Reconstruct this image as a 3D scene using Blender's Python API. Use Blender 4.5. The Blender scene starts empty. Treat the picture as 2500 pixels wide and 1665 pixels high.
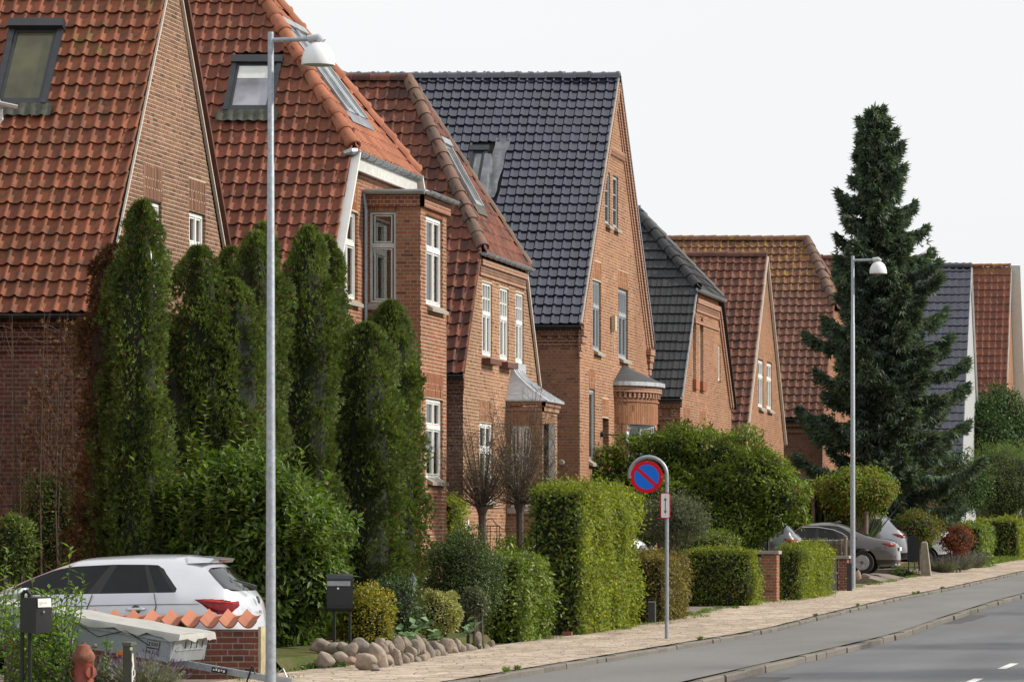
import bpy, bmesh, math, random
import numpy as np
from mathutils import Vector, Matrix
random.seed(7); np.random.seed(7); RNG = np.random.default_rng(7)
# ------------------------------------------------------------------ camera, sky, sun
# world: X to the right, Y along the street, Z up; the eye stands 1.52 m above the pavement
FPX, CX, CY, EYE = 10000.0, 3180.0, 1320.0, 1.52          # focal length and vanishing point in photo pixels (2500 x 1665)
scene = bpy.context.scene
cam = bpy.data.cameras.new('camera'); camo = bpy.data.objects.new('camera', cam); scene.collection.objects.link(camo)
camo.location = (0, 0, EYE); camo.rotation_euler = (math.radians(90), 0, 0)
cam.sensor_fit = 'HORIZONTAL'; cam.sensor_width = 36.0; cam.lens = 36.0 * FPX / 2500.0
cam.shift_x = (1250 - CX) / 2500.0; cam.shift_y = (CY - 832.5) / 2500.0
cam.clip_start = 0.5; cam.clip_end = 3000
scene.camera = camo
SUN_EL, SUN_AZ = math.radians(34), math.radians(78)       # azimuth measured from +Y towards +X
world = bpy.data.worlds.new('World'); scene.world = world; world.use_nodes = True
wn = world.node_tree; wn.nodes.clear()
w_out = wn.nodes.new('ShaderNodeOutputWorld'); w_bg = wn.nodes.new('ShaderNodeBackground')
sky = wn.nodes.new('ShaderNodeTexSky'); sky.sky_type = 'NISHITA'; sky.sun_disc = False
sky.sun_elevation = SUN_EL; sky.sun_rotation = SUN_AZ; sky.air_density = 1.0; sky.dust_density = 3.0
w_tc = wn.nodes.new('ShaderNodeTexCoord'); w_map = wn.nodes.new('ShaderNodeMapping'); w_map.inputs['Scale'].default_value = (1, 1, 3.5)
w_no = wn.nodes.new('ShaderNodeTexNoise'); w_no.inputs['Scale'].default_value = 2.2; w_no.inputs['Detail'].default_value = 6
w_rc = wn.nodes.new('ShaderNodeValToRGB')                   # thin even cloud veil over the whole sky
w_rc.color_ramp.elements[0].position = 0.36; w_rc.color_ramp.elements[0].color = (9.2, 9.4, 9.6, 1)
w_rc.color_ramp.elements[1].position = 0.62; w_rc.color_ramp.elements[1].color = (9.85, 9.88, 9.9, 1)
w_mix = wn.nodes.new('ShaderNodeMixRGB'); w_mix.inputs[0].default_value = 0.95
wn.links.new(w_tc.outputs['Generated'], w_map.inputs[0]); wn.links.new(w_map.outputs[0], w_no.inputs[0])
wn.links.new(w_no.outputs['Fac'], w_rc.inputs[0]); wn.links.new(sky.outputs[0], w_mix.inputs[1]); wn.links.new(w_rc.outputs[0], w_mix.inputs[2])
wn.links.new(w_mix.outputs[0], w_bg.inputs[0]); w_bg.inputs[1].default_value = 0.1; wn.links.new(w_bg.outputs[0], w_out.inputs[0])
sl = bpy.data.lights.new('sun', 'SUN'); sl.energy = 4.4; sl.angle = math.radians(2.5); sl.color = (1.0, 0.93, 0.82)
slo = bpy.data.objects.new('sun', sl); scene.collection.objects.link(slo)
_sd = Vector((math.sin(SUN_AZ) * math.cos(SUN_EL), math.cos(SUN_AZ) * math.cos(SUN_EL), math.sin(SUN_EL)))
slo.location = (40, 40, 60); slo.rotation_euler = _sd.to_track_quat('Z', 'Y').to_euler()
scene.view_settings.view_transform = 'Standard'; scene.view_settings.look = 'None'
scene.view_settings.exposure = 0.0; scene.view_settings.gamma = 1.0; scene.view_settings.use_curve_mapping = False
scene.render.engine = 'CYCLES'
scene.cycles.max_bounces = 6; scene.cycles.diffuse_bounces = 3; scene.cycles.transparent_max_bounces = 8
scene.cycles.use_denoising = True
# ------------------------------------------------------------------ helpers
COL = scene.collection
def W(x, y, Y): return Vector(((x - CX) * Y / FPX, Y, EYE - (y - CY) * Y / FPX))     # photo pixel at depth Y -> world
def YX(x, X): return X * FPX / (x - CX)                                             # depth of pixel column x on the plane X
def ZP(y, Y): return EYE - (y - CY) * Y / FPX
def pix(p): return (CX + FPX * p[0] / p[1], CY - FPX * (p[2] - EYE) / p[1])
_gy = [0, 66, 70.7, 79, 92, 106, 133, 200, 400, 1200]; _gz = [0, 0, .015, .11, .23, .30, .51, 1.0, 1.6, 1.6]
def G(Y): return float(np.interp(Y, _gy, _gz))                                       # the street climbs gently
def link(o, parent=None):
    COL.objects.link(o)
    if parent is not None:
        o.parent = parent
        if parent.type == 'EMPTY': o.matrix_parent_inverse = parent.matrix_basis.inverted()
    return o
def tag(o, label=None, cat=None, group=None, kind=None):
    if label: o['label'] = label
    if cat: o['category'] = cat
    if group: o['group'] = group
    if kind: o['kind'] = kind
    return o
def thing(name, label, cat, loc, group=None):
    o = bpy.data.objects.new(name, None); o.empty_display_size = .2; COL.objects.link(o)
    o.matrix_basis = Matrix.Translation(Vector(loc)); tag(o, label, cat, group)
    return o
class MB:
    def __init__(s): s.v = []; s.f = []; s.m = []
    def add(s, vs, fs, m=0):
        b = len(s.v); s.v.extend([tuple(p) for p in vs]); s.f.extend([tuple(i + b for i in f) for f in fs]); s.m.extend([m] * len(fs)); return s
    def box(s, x0, x1, y0, y1, z0, z1, m=0):
        return s.add([(x0,y0,z0),(x1,y0,z0),(x1,y1,z0),(x0,y1,z0),(x0,y0,z1),(x1,y0,z1),(x1,y1,z1),(x0,y1,z1)],
                     [(0,3,2,1),(4,5,6,7),(0,1,5,4),(1,2,6,5),(2,3,7,6),(3,0,4,7)], m)
    def obox(s, c, a, b, d, m=0):                      # centre and three half axes
        c, a, b, d = Vector(c), Vector(a), Vector(b), Vector(d)
        vs = [c-a-b-d, c+a-b-d, c+a+b-d, c-a+b-d, c-a-b+d, c+a-b+d, c+a+b+d, c-a+b+d]
        return s.add(vs, [(0,3,2,1),(4,5,6,7),(0,1,5,4),(1,2,6,5),(2,3,7,6),(3,0,4,7)], m)
    def beam(s, p, q, w, h, up=(0,0,1), m=0):
        p, q, up = Vector(p), Vector(q), Vector(up); d = (q - p); side = d.cross(up).normalized(); u2 = side.cross(d).normalized()
        return s.obox((p+q)/2, d/2, side*w/2, u2*h/2, m)
    def quad(s, a, b, c, d, m=0): return s.add([a,b,c,d], [(0,1,2,3)], m)
    def tube(s, pts, r, n=8, m=0, cap=True):
        pts = [Vector(p) for p in pts]; k = len(pts); rs = r if isinstance(r, (list, tuple)) else [r] * k
        base = len(s.v); prev = None
        for i, p in enumerate(pts):
            t = (pts[min(i+1,k-1)] - pts[max(i-1,0)]).normalized()
            a = prev if prev is not None else (Vector((0,0,1)) if abs(t.z) < .9 else Vector((1,0,0)))
            u = (a - t * a.dot(t)).normalized(); v = t.cross(u); prev = u
            for j in range(n):
                an = 2*math.pi*j/n; s.v.append(tuple(p + (u*math.cos(an) + v*math.sin(an)) * rs[i]))
        for i in range(k-1):
            for j in range(n):
                j2 = (j+1) % n; s.f.append((base+i*n+j, base+i*n+j2, base+(i+1)*n+j2, base+(i+1)*n+j)); s.m.append(m)
        if cap:
            s.f.append(tuple(base+j for j in range(n))[::-1]); s.m.append(m)
            s.f.append(tuple(base+(k-1)*n+j for j in range(n))); s.m.append(m)
        return s
    def lathe(s, prof, c=(0,0,0), n=16, m=0, axis=None):
        base = len(s.v); c = Vector(c); R = Matrix.Identity(3) if axis is None else Vector(axis).to_track_quat('Z','Y').to_matrix()
        for r, z in prof:
            for j in range(n):
                an = 2*math.pi*j/n; s.v.append(tuple(c + R @ Vector((r*math.cos(an), r*math.sin(an), z))))
        for i in range(len(prof)-1):
            for j in range(n):
                j2 = (j+1) % n; s.f.append((base+i*n+j, base+i*n+j2, base+(i+1)*n+j2, base+(i+1)*n+j)); s.m.append(m)
        s.f.append(tuple(base+j for j in range(n))[::-1]); s.m.append(m)
        s.f.append(tuple(base+(len(prof)-1)*n+j for j in range(n))); s.m.append(m)
        return s
    def prism(s, poly, mp, d0, d1, m=0):               # polygon (u,v) -> mp(u,v,d), extruded from d0 to d1
        k = len(poly); vs = [mp(u,v,d0) for u,v in poly] + [mp(u,v,d1) for u,v in poly]
        fs = [tuple(range(k)), tuple(range(2*k-1, k-1, -1))] + [(i, (i+1)%k+0, (i+1)%k+k, i+k) for i in range(k)]
        return s.add(vs, fs, m)
    def build(s, name, mats, parent=None, smooth=False, kind=None, label=None, angle=None):
        me = bpy.data.meshes.new(name); me.from_pydata(s.v, [], s.f)
        mats = mats if isinstance(mats, (list, tuple)) else [mats]
        for mm in mats: me.materials.append(mm)
        if len(mats) > 1: me.polygons.foreach_set('material_index', s.m)
        if s.v:
            bm = bmesh.new(); bm.from_mesh(me); bmesh.ops.recalc_face_normals(bm, faces=bm.faces); bm.to_mesh(me); bm.free()
        if smooth: me.polygons.foreach_set('use_smooth', [True]*len(me.polygons))
        if smooth and angle: me.set_sharp_from_angle(angle=math.radians(angle))
        o = bpy.data.objects.new(name, me); link(o, parent)
        if kind: o['kind'] = kind
        if label: o['label'] = label
        return o
# ------------------------------------------------------------------ materials
def srgb(r, g, b): return tuple((c/255/12.92 if c/255 <= .04045 else ((c/255+.055)/1.055)**2.4) for c in (r,g,b))
MATS = {}
class NT:
    def __init__(s, name):
        s.mat = bpy.data.materials.new(name); s.mat.use_nodes = True; s.t = s.mat.node_tree; s.t.nodes.clear()
        s.out = s.n('ShaderNodeOutputMaterial'); s.bsdf = s.n('ShaderNodeBsdfPrincipled'); s.l(s.bsdf.outputs[0], s.out.inputs[0]); MATS[name] = s.mat
    def n(s, t, **kw):
        nd = s.t.nodes.new(t)
        for k, v in kw.items(): setattr(nd, k, v)
        return nd
    def l(s, a, b): s.t.links.new(a, b)
    def val(s, sock, v):
        if isinstance(v, bpy.types.NodeSocket): s.l(v, sock)
        else: sock.default_value = v
    def pos(s): return s.n('ShaderNodeNewGeometry').outputs['Position']
    def rnd(s):                                          # one random number for each loose piece or object
        g = s.n('ShaderNodeNewGeometry').outputs['Random Per Island']; o = s.n('ShaderNodeObjectInfo').outputs['Random']
        return s.math('FRACT', s.math('ADD', g, o))
    def math(s, op, a, b=0.0, c=None):
        nd = s.n('ShaderNodeMath', operation=op); s.val(nd.inputs[0], a); s.val(nd.inputs[1], b)
        if c is not None: s.val(nd.inputs[2], c)
        return nd.outputs[0]
    def noise(s, scale, detail=4, rough=.55, vec=None, stretch=None, dist=0):
        nd = s.n('ShaderNodeTexNoise'); nd.inputs['Scale'].default_value = scale; nd.inputs['Detail'].default_value = detail
        nd.inputs['Roughness'].default_value = rough; nd.inputs['Distortion'].default_value = dist
        v = vec if vec is not None else s.pos()
        if stretch:
            mp = s.n('ShaderNodeMapping'); mp.inputs['Scale'].default_value = stretch; s.l(v, mp.inputs[0]); v = mp.outputs[0]
        s.l(v, nd.inputs['Vector']); return nd.outputs['Fac']
    def ramp(s, fac, stops, interp='LINEAR'):
        nd = s.n('ShaderNodeValToRGB'); cr = nd.color_ramp; cr.interpolation = interp
        while len(cr.elements) < len(stops): cr.elements.new(.5)
        for e, (p, c) in zip(cr.elements, stops):
            e.position = p; e.color = (c, c, c, 1) if isinstance(c, (int, float)) else (*c[:3], 1)
        s.val(nd.inputs[0], fac); return nd.outputs[0]
    def mix(s, fac, a, b, mode='MIX'):
        nd = s.n('ShaderNodeMixRGB', blend_type=mode)
        for i, v in enumerate((fac, a, b)):
            if isinstance(v, bpy.types.NodeSocket): s.l(v, nd.inputs[i])
            elif i == 0: nd.inputs[0].default_value = v
            else: nd.inputs[i].default_value = (v, v, v, 1) if isinstance(v, (int, float)) else (*v[:3], 1)
        return nd.outputs[0]
    def bump(s, h, strength=.3, dist=.01):
        nd = s.n('ShaderNodeBump'); nd.inputs['Strength'].default_value = strength; nd.inputs['Distance'].default_value = dist
        s.l(h, nd.inputs['Height']); s.l(nd.outputs[0], s.bsdf.inputs['Normal'])
    def set(s, color=None, rough=None, metal=None, spec=None, coat=None, **kw):
        B = s.bsdf.inputs
        for k, v in (('Base Color', color), ('Roughness', rough), ('Metallic', metal), ('Specular IOR Level', spec), ('Coat Weight', coat)):
            if v is None: continue
            if k == 'Base Color' and not isinstance(v, bpy.types.NodeSocket): B[k].default_value = (*v[:3], 1)
            else: s.val(B[k], v)
        for k, v in kw.items(): s.val(B[k.replace('_', ' ')], v)
        return s.mat
def plain(name, c, rough=.5, metal=0, spec=.5, var=.12, scale=6, bump=0, coat=0):
    t = NT(name); nz = t.noise(scale, 5); col = t.mix(1, c, t.ramp(nz, [(.3, 1-var), (.7, 1+var)]), 'MULTIPLY')
    r = t.ramp(t.noise(scale*2.3, 3), [(.3, max(0, rough-.06)), (.7, min(1, rough+.06))])
    t.set(col, r, metal, spec, coat)
    if bump: t.bump(t.noise(scale*12, 4), bump, .004)
    return t.mat
def brickmat(name, c1, c2, c3, dirt=.25):
    t = NT(name); r = t.rnd(); base = t.ramp(r, [(0, c3), (.12, c1), (.5, c2), (.85, c1), (1, tuple(x*1.25 for x in c2))])
    g = t.noise(60, 4, .6); g2 = t.noise(1.1, 5, .6)
    col = t.mix(1, base, t.ramp(g, [(.3, .72), (.7, 1.25)]), 'MULTIPLY'); col = t.mix(1, col, t.ramp(t.noise(.45, 5, .65, stretch=(1,1,.6)), [(.35, .80), (.65, 1.16)]), 'MULTIPLY')
    col = t.mix(t.ramp(g2, [(.52, 0), (.75, dirt)]), col, (.09, .075, .06))
    t.set(col, .88, 0, .2); t.bump(t.noise(140, 4, .7), .35, .006); return t.mat
def mortarmat(name, c):
    t = NT(name); col = t.mix(1, c, t.ramp(t.noise(9, 6, .7), [(.3, .72), (.7, 1.1)]), 'MULTIPLY'); t.set(col, .95, 0, .1); t.bump(t.noise(120, 3), .3, .005); return t.mat
def tilemat(name, c1, c2, stain, amount, moss=None, mossamt=0, rough=.75, spec=.25, coat=0, streak=(3, 3, .6), lichen=0, dark=0):
    t = NT(name); r = t.rnd(); base = t.mix(r, c1, c2)
    col = t.mix(1, base, t.ramp(t.math('FRACT', t.math('MULTIPLY', r, 7.31)), [(0, .84), (1, 1.14)]), 'MULTIPLY')
    st = t.noise(2.2, 8, .68, stretch=streak); fine = t.noise(42, 4, .65)
    f = t.math('ADD', st, t.math('MULTIPLY', t.math('SUBTRACT', fine, .5), .35))
    col = t.mix(t.ramp(f, [(.44, 0), (.66, amount)]), col, stain)
    if moss:
        mo = t.noise(1.3, 6, .6, stretch=(2.2, 2.2, .45)); mo2 = t.noise(25, 4, .7)
        col = t.mix(t.ramp(t.math('ADD', mo, t.math('MULTIPLY', t.math('SUBTRACT', mo2, .5), .4)), [(.6, 0), (.76, mossamt)]), col, moss)
    if dark:
        dk = t.ramp(t.math('FRACT', t.math('MULTIPLY', r, 3.77)), [(.72, 0), (.8, dark)], 'LINEAR'); col = t.mix(dk, col, (.035, .025, .025))
    if lichen:
        z = t.n('ShaderNodeSeparateXYZ'); t.l(t.pos(), z.inputs[0])
        li = t.ramp(t.noise(7, 5, .7), [(.52, 0), (.6, 1)]); zz = t.ramp(t.math('MULTIPLY', t.math('SUBTRACT', z.outputs[2], lichen), .55), [(0, 0), (.5, 1)])
        col = t.mix(t.math('MULTIPLY', li, zz), col, (.34, .20, .03))
    t.set(col, t.ramp(fine, [(.3, rough-.1), (.7, min(1, rough+.08))]), 0, spec, coat); t.bump(t.noise(90, 4, .6), .25, .004); return t.mat
def leafmat(name, dark, mid, light, rough=.5, trans=.3, spec=.35, patch=2.0):
    t = NT(name); r = t.rnd()
    col = t.ramp(r, [(0, dark), (.45, mid), (.82, mid), (1, light)])
    nz = t.ramp(t.noise(patch, 4, .6), [(.32, .62), (.7, 1.32)]); col = t.mix(1, col, nz, 'MULTIPLY')
    t.set(col, rough, 0, spec)
    tr = t.n('ShaderNodeBsdfTranslucent'); t.l(t.mix(1, col, (1.15, 1.25, .55), 'MULTIPLY'), tr.inputs[0])
    mx = t.n('ShaderNodeMixShader'); mx.inputs[0].default_value = trans; t.l(t.bsdf.outputs[0], mx.inputs[1]); t.l(tr.outputs[0], mx.inputs[2]); t.l(mx.outputs[0], t.out.inputs[0])
    return t.mat
def glassmat(name, tint=(.025,.03,.035), rough=.03):
    t = NT(name); c = t.ramp(t.noise(1.4, 3), [(.35, tint), (.65, tuple(x*2.6 for x in tint))]); t.set(c, rough, 0, .25 if 'car' in name else .6); return t.mat
M_brick1 = brickmat('brick_weathered', (.19,.098,.062), (.235,.125,.080), (.095,.056,.042), .35)
M_brick2 = brickmat('brick_red', (.26,.103,.055), (.31,.132,.072), (.16,.066,.042), .25)
M_brick3 = brickmat('brick_brown', (.255,.128,.070), (.31,.165,.095), (.15,.068,.045), .25)
M_brick4 = brickmat('brick_orange', (.29,.132,.070), (.345,.168,.094), (.19,.085,.052), .2)
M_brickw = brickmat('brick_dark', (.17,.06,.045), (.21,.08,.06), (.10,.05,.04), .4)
M_mortar = mortarmat('mortar_pale', (.50,.425,.33)); M_mortard = mortarmat('mortar_grey_shade', (.36,.31,.26)); M_mortarl = mortarmat('mortar_cream', (.56,.475,.365))  # the grey one also carries painted joint shade on the viewer-facing flanks
M_tile1 = tilemat('tile_orange', (.31,.105,.055), (.235,.078,.044), (.085,.062,.04), .8, (.10,.12,.02), .75, streak=(3.5,3.5,.8))
M_tile2 = tilemat('tile_red', (.27,.092,.054), (.21,.072,.045), (.085,.05,.036), .65, (.10,.11,.03), .4)
M_tile2n = tilemat('tile_hip_new', (.40,.155,.085), (.34,.125,.07), (.13,.065,.045), .4)
M_tile3 = tilemat('tile_brown', (.25,.088,.055), (.19,.07,.048), (.055,.042,.038), .75, dark=.6, streak=(4,4,.7))
M_tile3r = tilemat('tile_ridge_grey', (.20,.115,.085), (.15,.10,.08), (.09,.075,.06), .8, (.12,.115,.05), .4)
M_tile4 = tilemat('tile_glazed', (.036,.041,.070), (.023,.027,.050), (.05,.05,.046), .18, rough=.17, spec=.8, coat=.5)
M_tile5 = tilemat('tile_grey', (.032,.033,.036), (.026,.027,.03), (.05,.048,.045), .4, rough=.5, spec=.35)
M_tile6 = tilemat('tile_aged', (.205,.083,.055), (.155,.066,.048), (.07,.054,.046), .7, dark=.3)
M_tile7 = tilemat('tile_lichen', (.23,.10,.068), (.18,.085,.06), (.10,.08,.065), .6, lichen=9.6, dark=.25)
M_tile10 = tilemat('tile_far_red', (.23,.085,.055), (.19,.07,.048), (.09,.06,.045), .6, lichen=13.9)
M_under = plain('roof_underlay', (.03,.025,.022), .9)
M_white = plain('white_paint', (.72,.72,.70), .45, var=.06); M_offwhite = plain('aged_white_paint', (.52,.52,.50), .6, var=.14, scale=9)
M_greyp = plain('grey_frame_paint', (.30,.33,.36), .5, var=.08)
M_zinc = plain('zinc', (.34,.36,.38), .42, .55, var=.22, scale=5, bump=.05); M_lead = plain('lead_sheet', (.40,.42,.45), .55, .25, var=.22, scale=7, bump=.08)
M_darkmetal = plain('dark_metal', (.045,.048,.055), .4, .3, var=.15); M_blackp = plain('black_powder_coat', (.012,.013,.014), .45, 0, .4)
M_galv = plain('galvanised_steel', (.33,.36,.40), .5, .45, var=.2, scale=22); M_stone = plain('stone_sill', (.30,.27,.23), .85, var=.25, scale=18, bump=.3)
M_concrete = plain('concrete', (.30,.285,.26), .9, var=.22, scale=14, bump=.3); M_vergec = plain('verge_mortar', (.62,.54,.46), .9, var=.12, scale=12)
M_wood = plain('weathered_wood', (.16,.125,.095), .8, var=.3, scale=14, bump=.3); M_wooddark = plain('stained_wood', (.10,.035,.022), .6, var=.2)
M_glass = glassmat('window_glass', (.028,.033,.037)); M_glassl = glassmat('window_glass_curtain', (.10,.11,.11), .05); M_glassd = glassmat('car_glass', (.006,.0065,.008), .02)
M_rubber = plain('rubber', (.012,.012,.012), .8); M_redlens = plain('red_lens', (.17,.002,.006), .15, 0, .35, var=.35, scale=14, coat=.15); M_chrome = plain('chrome', (.65,.66,.68), .12, 1, var=.05)

def coursemat(name, c1, c2, mortar):
    """brick laid in courses for corbels and cornices: joints every 67 mm of height"""
    t = NT(name); s = t.n('ShaderNodeSeparateXYZ'); t.l(t.pos(), s.inputs[0]); v = t.math('DIVIDE', s.outputs[2], .0667); row = t.math('FLOOR', v)
    u = t.math('ADD', t.math('DIVIDE', t.math('ADD', s.outputs[0], s.outputs[1]), .12), t.math('MULTIPLY', row, .5)); h = t.math('LESS_THAN', t.math('FRACT', v), .16); w = t.math('LESS_THAN', t.math('FRACT', u), .09); j = t.math('MAXIMUM', h, w)
    wn_ = t.n('ShaderNodeTexWhiteNoise', noise_dimensions='2D'); cb = t.n('ShaderNodeCombineXYZ'); t.l(t.math('FLOOR', u), cb.inputs[0]); t.l(row, cb.inputs[1]); t.l(cb.outputs[0], wn_.inputs['Vector'])
    col = t.mix(wn_.outputs['Value'], c1, c2); col = t.mix(1, col, t.ramp(t.noise(50, 4, .6), [(.3, .75), (.7, 1.2)]), 'MULTIPLY'); col = t.mix(j, col, mortar); t.set(col, .9, 0, .15); t.bump(t.math('MULTIPLY', j, -1.0), .4, .006); return t.mat
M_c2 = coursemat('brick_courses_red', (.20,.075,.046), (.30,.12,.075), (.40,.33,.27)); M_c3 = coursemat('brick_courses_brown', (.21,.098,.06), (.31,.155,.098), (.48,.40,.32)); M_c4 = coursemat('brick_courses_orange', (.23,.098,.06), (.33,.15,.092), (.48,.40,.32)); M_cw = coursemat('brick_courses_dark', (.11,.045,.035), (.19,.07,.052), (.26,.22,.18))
# ------------------------------------------------------------------ building helpers
def mpbox(mb, mp, u0, u1, v0, v1, d0, d1, m=0):
    vs = [mp(u0,v0,d0),mp(u1,v0,d0),mp(u1,v1,d0),mp(u0,v1,d0),mp(u0,v0,d1),mp(u1,v0,d1),mp(u1,v1,d1),mp(u0,v1,d1)]
    return mb.add(vs, [(0,3,2,1),(4,5,6,7),(0,1,5,4),(1,2,6,5),(2,3,7,6),(3,0,4,7)], m)
_ub = MB().add([(0,0,0),(1,0,0),(1,0,1),(0,0,1),(.012,1,.05),(.988,1,.05),(.988,1,.95),(.012,1,.95)], [(4,5,6,7),(0,1,5,4),(1,2,6,5),(2,3,7,6),(3,0,4,7)])
BRICK_ME = {}
def brick_mesh(mat):
    if mat.name not in BRICK_ME:
        me = bpy.data.meshes.new('brick'); me.from_pydata(_ub.v, [], _ub.f); me.materials.append(mat); BRICK_ME[mat.name] = me
    return BRICK_ME[mat.name]
def inframe(p): return -10 < p[0] < 2510 and -10 < p[1] < 1675
def cross(poly, v):
    xs = []
    for (a, b), (c, d) in zip(poly, poly[1:] + poly[:1]):
        if (b <= v < d) or (d <= v < b): xs.append(a + (c - a) * (v - b) / (d - b))
    return (min(xs), max(xs)) if len(xs) >= 2 else None
def brickwork(parent, name, mp, poly, holes, bm, mm, nind=0, lintels=(), hid=None, course=.0667, seed=1, uphase=0.0, proud=.006, label=None, skin=True):
    rnd = random.Random(seed); vmin = min(p[1] for p in poly); vmax = max(p[1] for p in poly); k0 = int(math.floor(vmin / course))
    wall = MB(); bricks = []; blocked = list(holes) + [(a, b, c, d) for a, b, c, d, *_ in lintels]
    for k in range(k0, int(vmax / course) + 1):
        v0, v1 = k * course, (k + 1) * course; vm = (v0 + v1) / 2; iv = cross(poly, vm)
        if iv is None: continue
        def cut(rects):
            segs = [iv]
            for a, b, c, d in rects:
                if c - 1e-6 < vm < d + 1e-6:
                    segs = [s for x0, x1 in segs for s in ((x0, min(x1, a)), (max(x0, b), x1)) if s[1] - s[0] > .02]
            return segs
        if skin:
            for a, b in cut(holes): wall.quad(mp(a, v0, 0), mp(b, v0, 0), mp(b, v1, 0), mp(a, v1, 0))
        L = .24 if k % 2 == 0 else .12; off = ((k // 2) % 2) * .12 if k % 2 == 0 else .06
        for a, b in cut(blocked):
            i = math.floor((a - off - uphase) / L)
            while True:
                j0 = off + uphase + i * L; j1 = j0 + L; i += 1
                if j0 >= b: break
                x0, x1 = max(j0 + .006, a), min(j1 - .006, b)
                if x1 - x0 < .02: continue
                bricks.append((x0 + rnd.uniform(-.002,.002), x1 + rnd.uniform(-.002,.002), v0 + .006 + rnd.uniform(-.001,.001), v1 - .006 + rnd.uniform(-.001,.001), proud + rnd.uniform(-.002,.002)))
    for a, b, c, d, *_ in lintels:                        # soldier courses: upright bricks two high
        n = max(2, round((b - a) / .0667)); w = (b - a) / n
        for i in range(n):
            sp = c + (d - c) * (.36 if i % 2 else .64)
            for q0, q1 in ((c, sp), (sp, d)): bricks.append((a + i*w + .005, a + (i+1)*w - .005, q0 + .005, q1 - .005, proud + rnd.uniform(-.003,.003)))
    for a, b, c, d in holes:                              # brick reveals
        r = .14
        wall.quad(mp(a,c,0), mp(a,d,0), mp(a,d,-r), mp(a,c,-r)); wall.quad(mp(b,c,0), mp(b,c,-r), mp(b,d,-r), mp(b,d,0))
        wall.quad(mp(a,d,0), mp(b,d,0), mp(b,d,-r), mp(a,d,-r)); wall.quad(mp(a,c,0), mp(a,c,-r), mp(b,c,-r), mp(b,c,0))
        for kk in range(int(c/course), int(d/course)+1):
            z0, z1 = max(c, kk*course+.006), min(d, (kk+1)*course-.006)
            if z1 - z0 < .015: continue
            for uu, sg in ((a, 1), (b, -1)):
                e = .006 * sg; vs = [mp(uu+e,z0,0), mp(uu+e,z0,-.115), mp(uu+e,z1,-.115), mp(uu+e,z1,0)]; rev.append((vs))
    wo = wall.build(name, mm, parent, label=label)
    if nind:
        sc = []
        for i, (x0, x1, v0, v1, d) in enumerate(bricks):
            p, q = pix(mp(x0, v0, d)), pix(mp(x1, v1, d))
            vis = inframe(p) and not (hid and hid(p[0], p[1]))
            sc.append((-(abs(q[0]-p[0]) * abs(q[1]-p[1])) if vis else 0, i))
        sc.sort(); ind = set(i for s, i in sc[:nind] if s < 0)
    else: ind = set()
    O = mp(0,0,0); U = mp(1,0,0) - O; V = mp(0,1,0) - O; Dn = mp(0,0,1) - O; me = brick_mesh(bm); rest = MB()
    for i, (x0, x1, v0, v1, d) in enumerate(bricks):
        if i in ind:
            o = bpy.data.objects.new('brick', me); a, b, c = U*(x1-x0), Dn*(d+.002), V*(v1-v0); t = mp(x0, v0, -.002)
            o.matrix_basis = Matrix(((a.x,b.x,c.x,t.x),(a.y,b.y,c.y,t.y),(a.z,b.z,c.z,t.z),(0,0,0,1))); COL.objects.link(o); o.parent = wo
        else:
            e = .003; pq = pix(mp(x0, v0, d)); yy = mp(x0, v0, d).y
            if yy > 98 or not inframe(pq) or (hid and hid(*pq)): rest.add([mp(x0,v0,d),mp(x1,v0,d),mp(x1,v1,d),mp(x0,v1,d)], [(0,1,2,3)]); continue
            rest.add([mp(x0,v0,-.001),mp(x1,v0,-.001),mp(x1,v1,-.001),mp(x0,v1,-.001),mp(x0+e,v0+e,d),mp(x1-e,v0+e,d),mp(x1-e,v1-e,d),mp(x0+e,v1-e,d)], [(4,5,6,7),(0,1,5,4),(1,2,6,5),(2,3,7,6),(3,0,4,7)])
    for vs in rev: rest.add(vs, [(0,1,2,3)])
    rev.clear()
    if rest.v:
        me2 = bpy.data.meshes.new('brickwork'); me2.from_pydata(rest.v, [], rest.f); me2.materials.append(bm)
        ro = bpy.data.objects.new('brickwork', me2); link(ro, wo); ro['kind'] = 'stuff'
    return wo
rev = []
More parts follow.
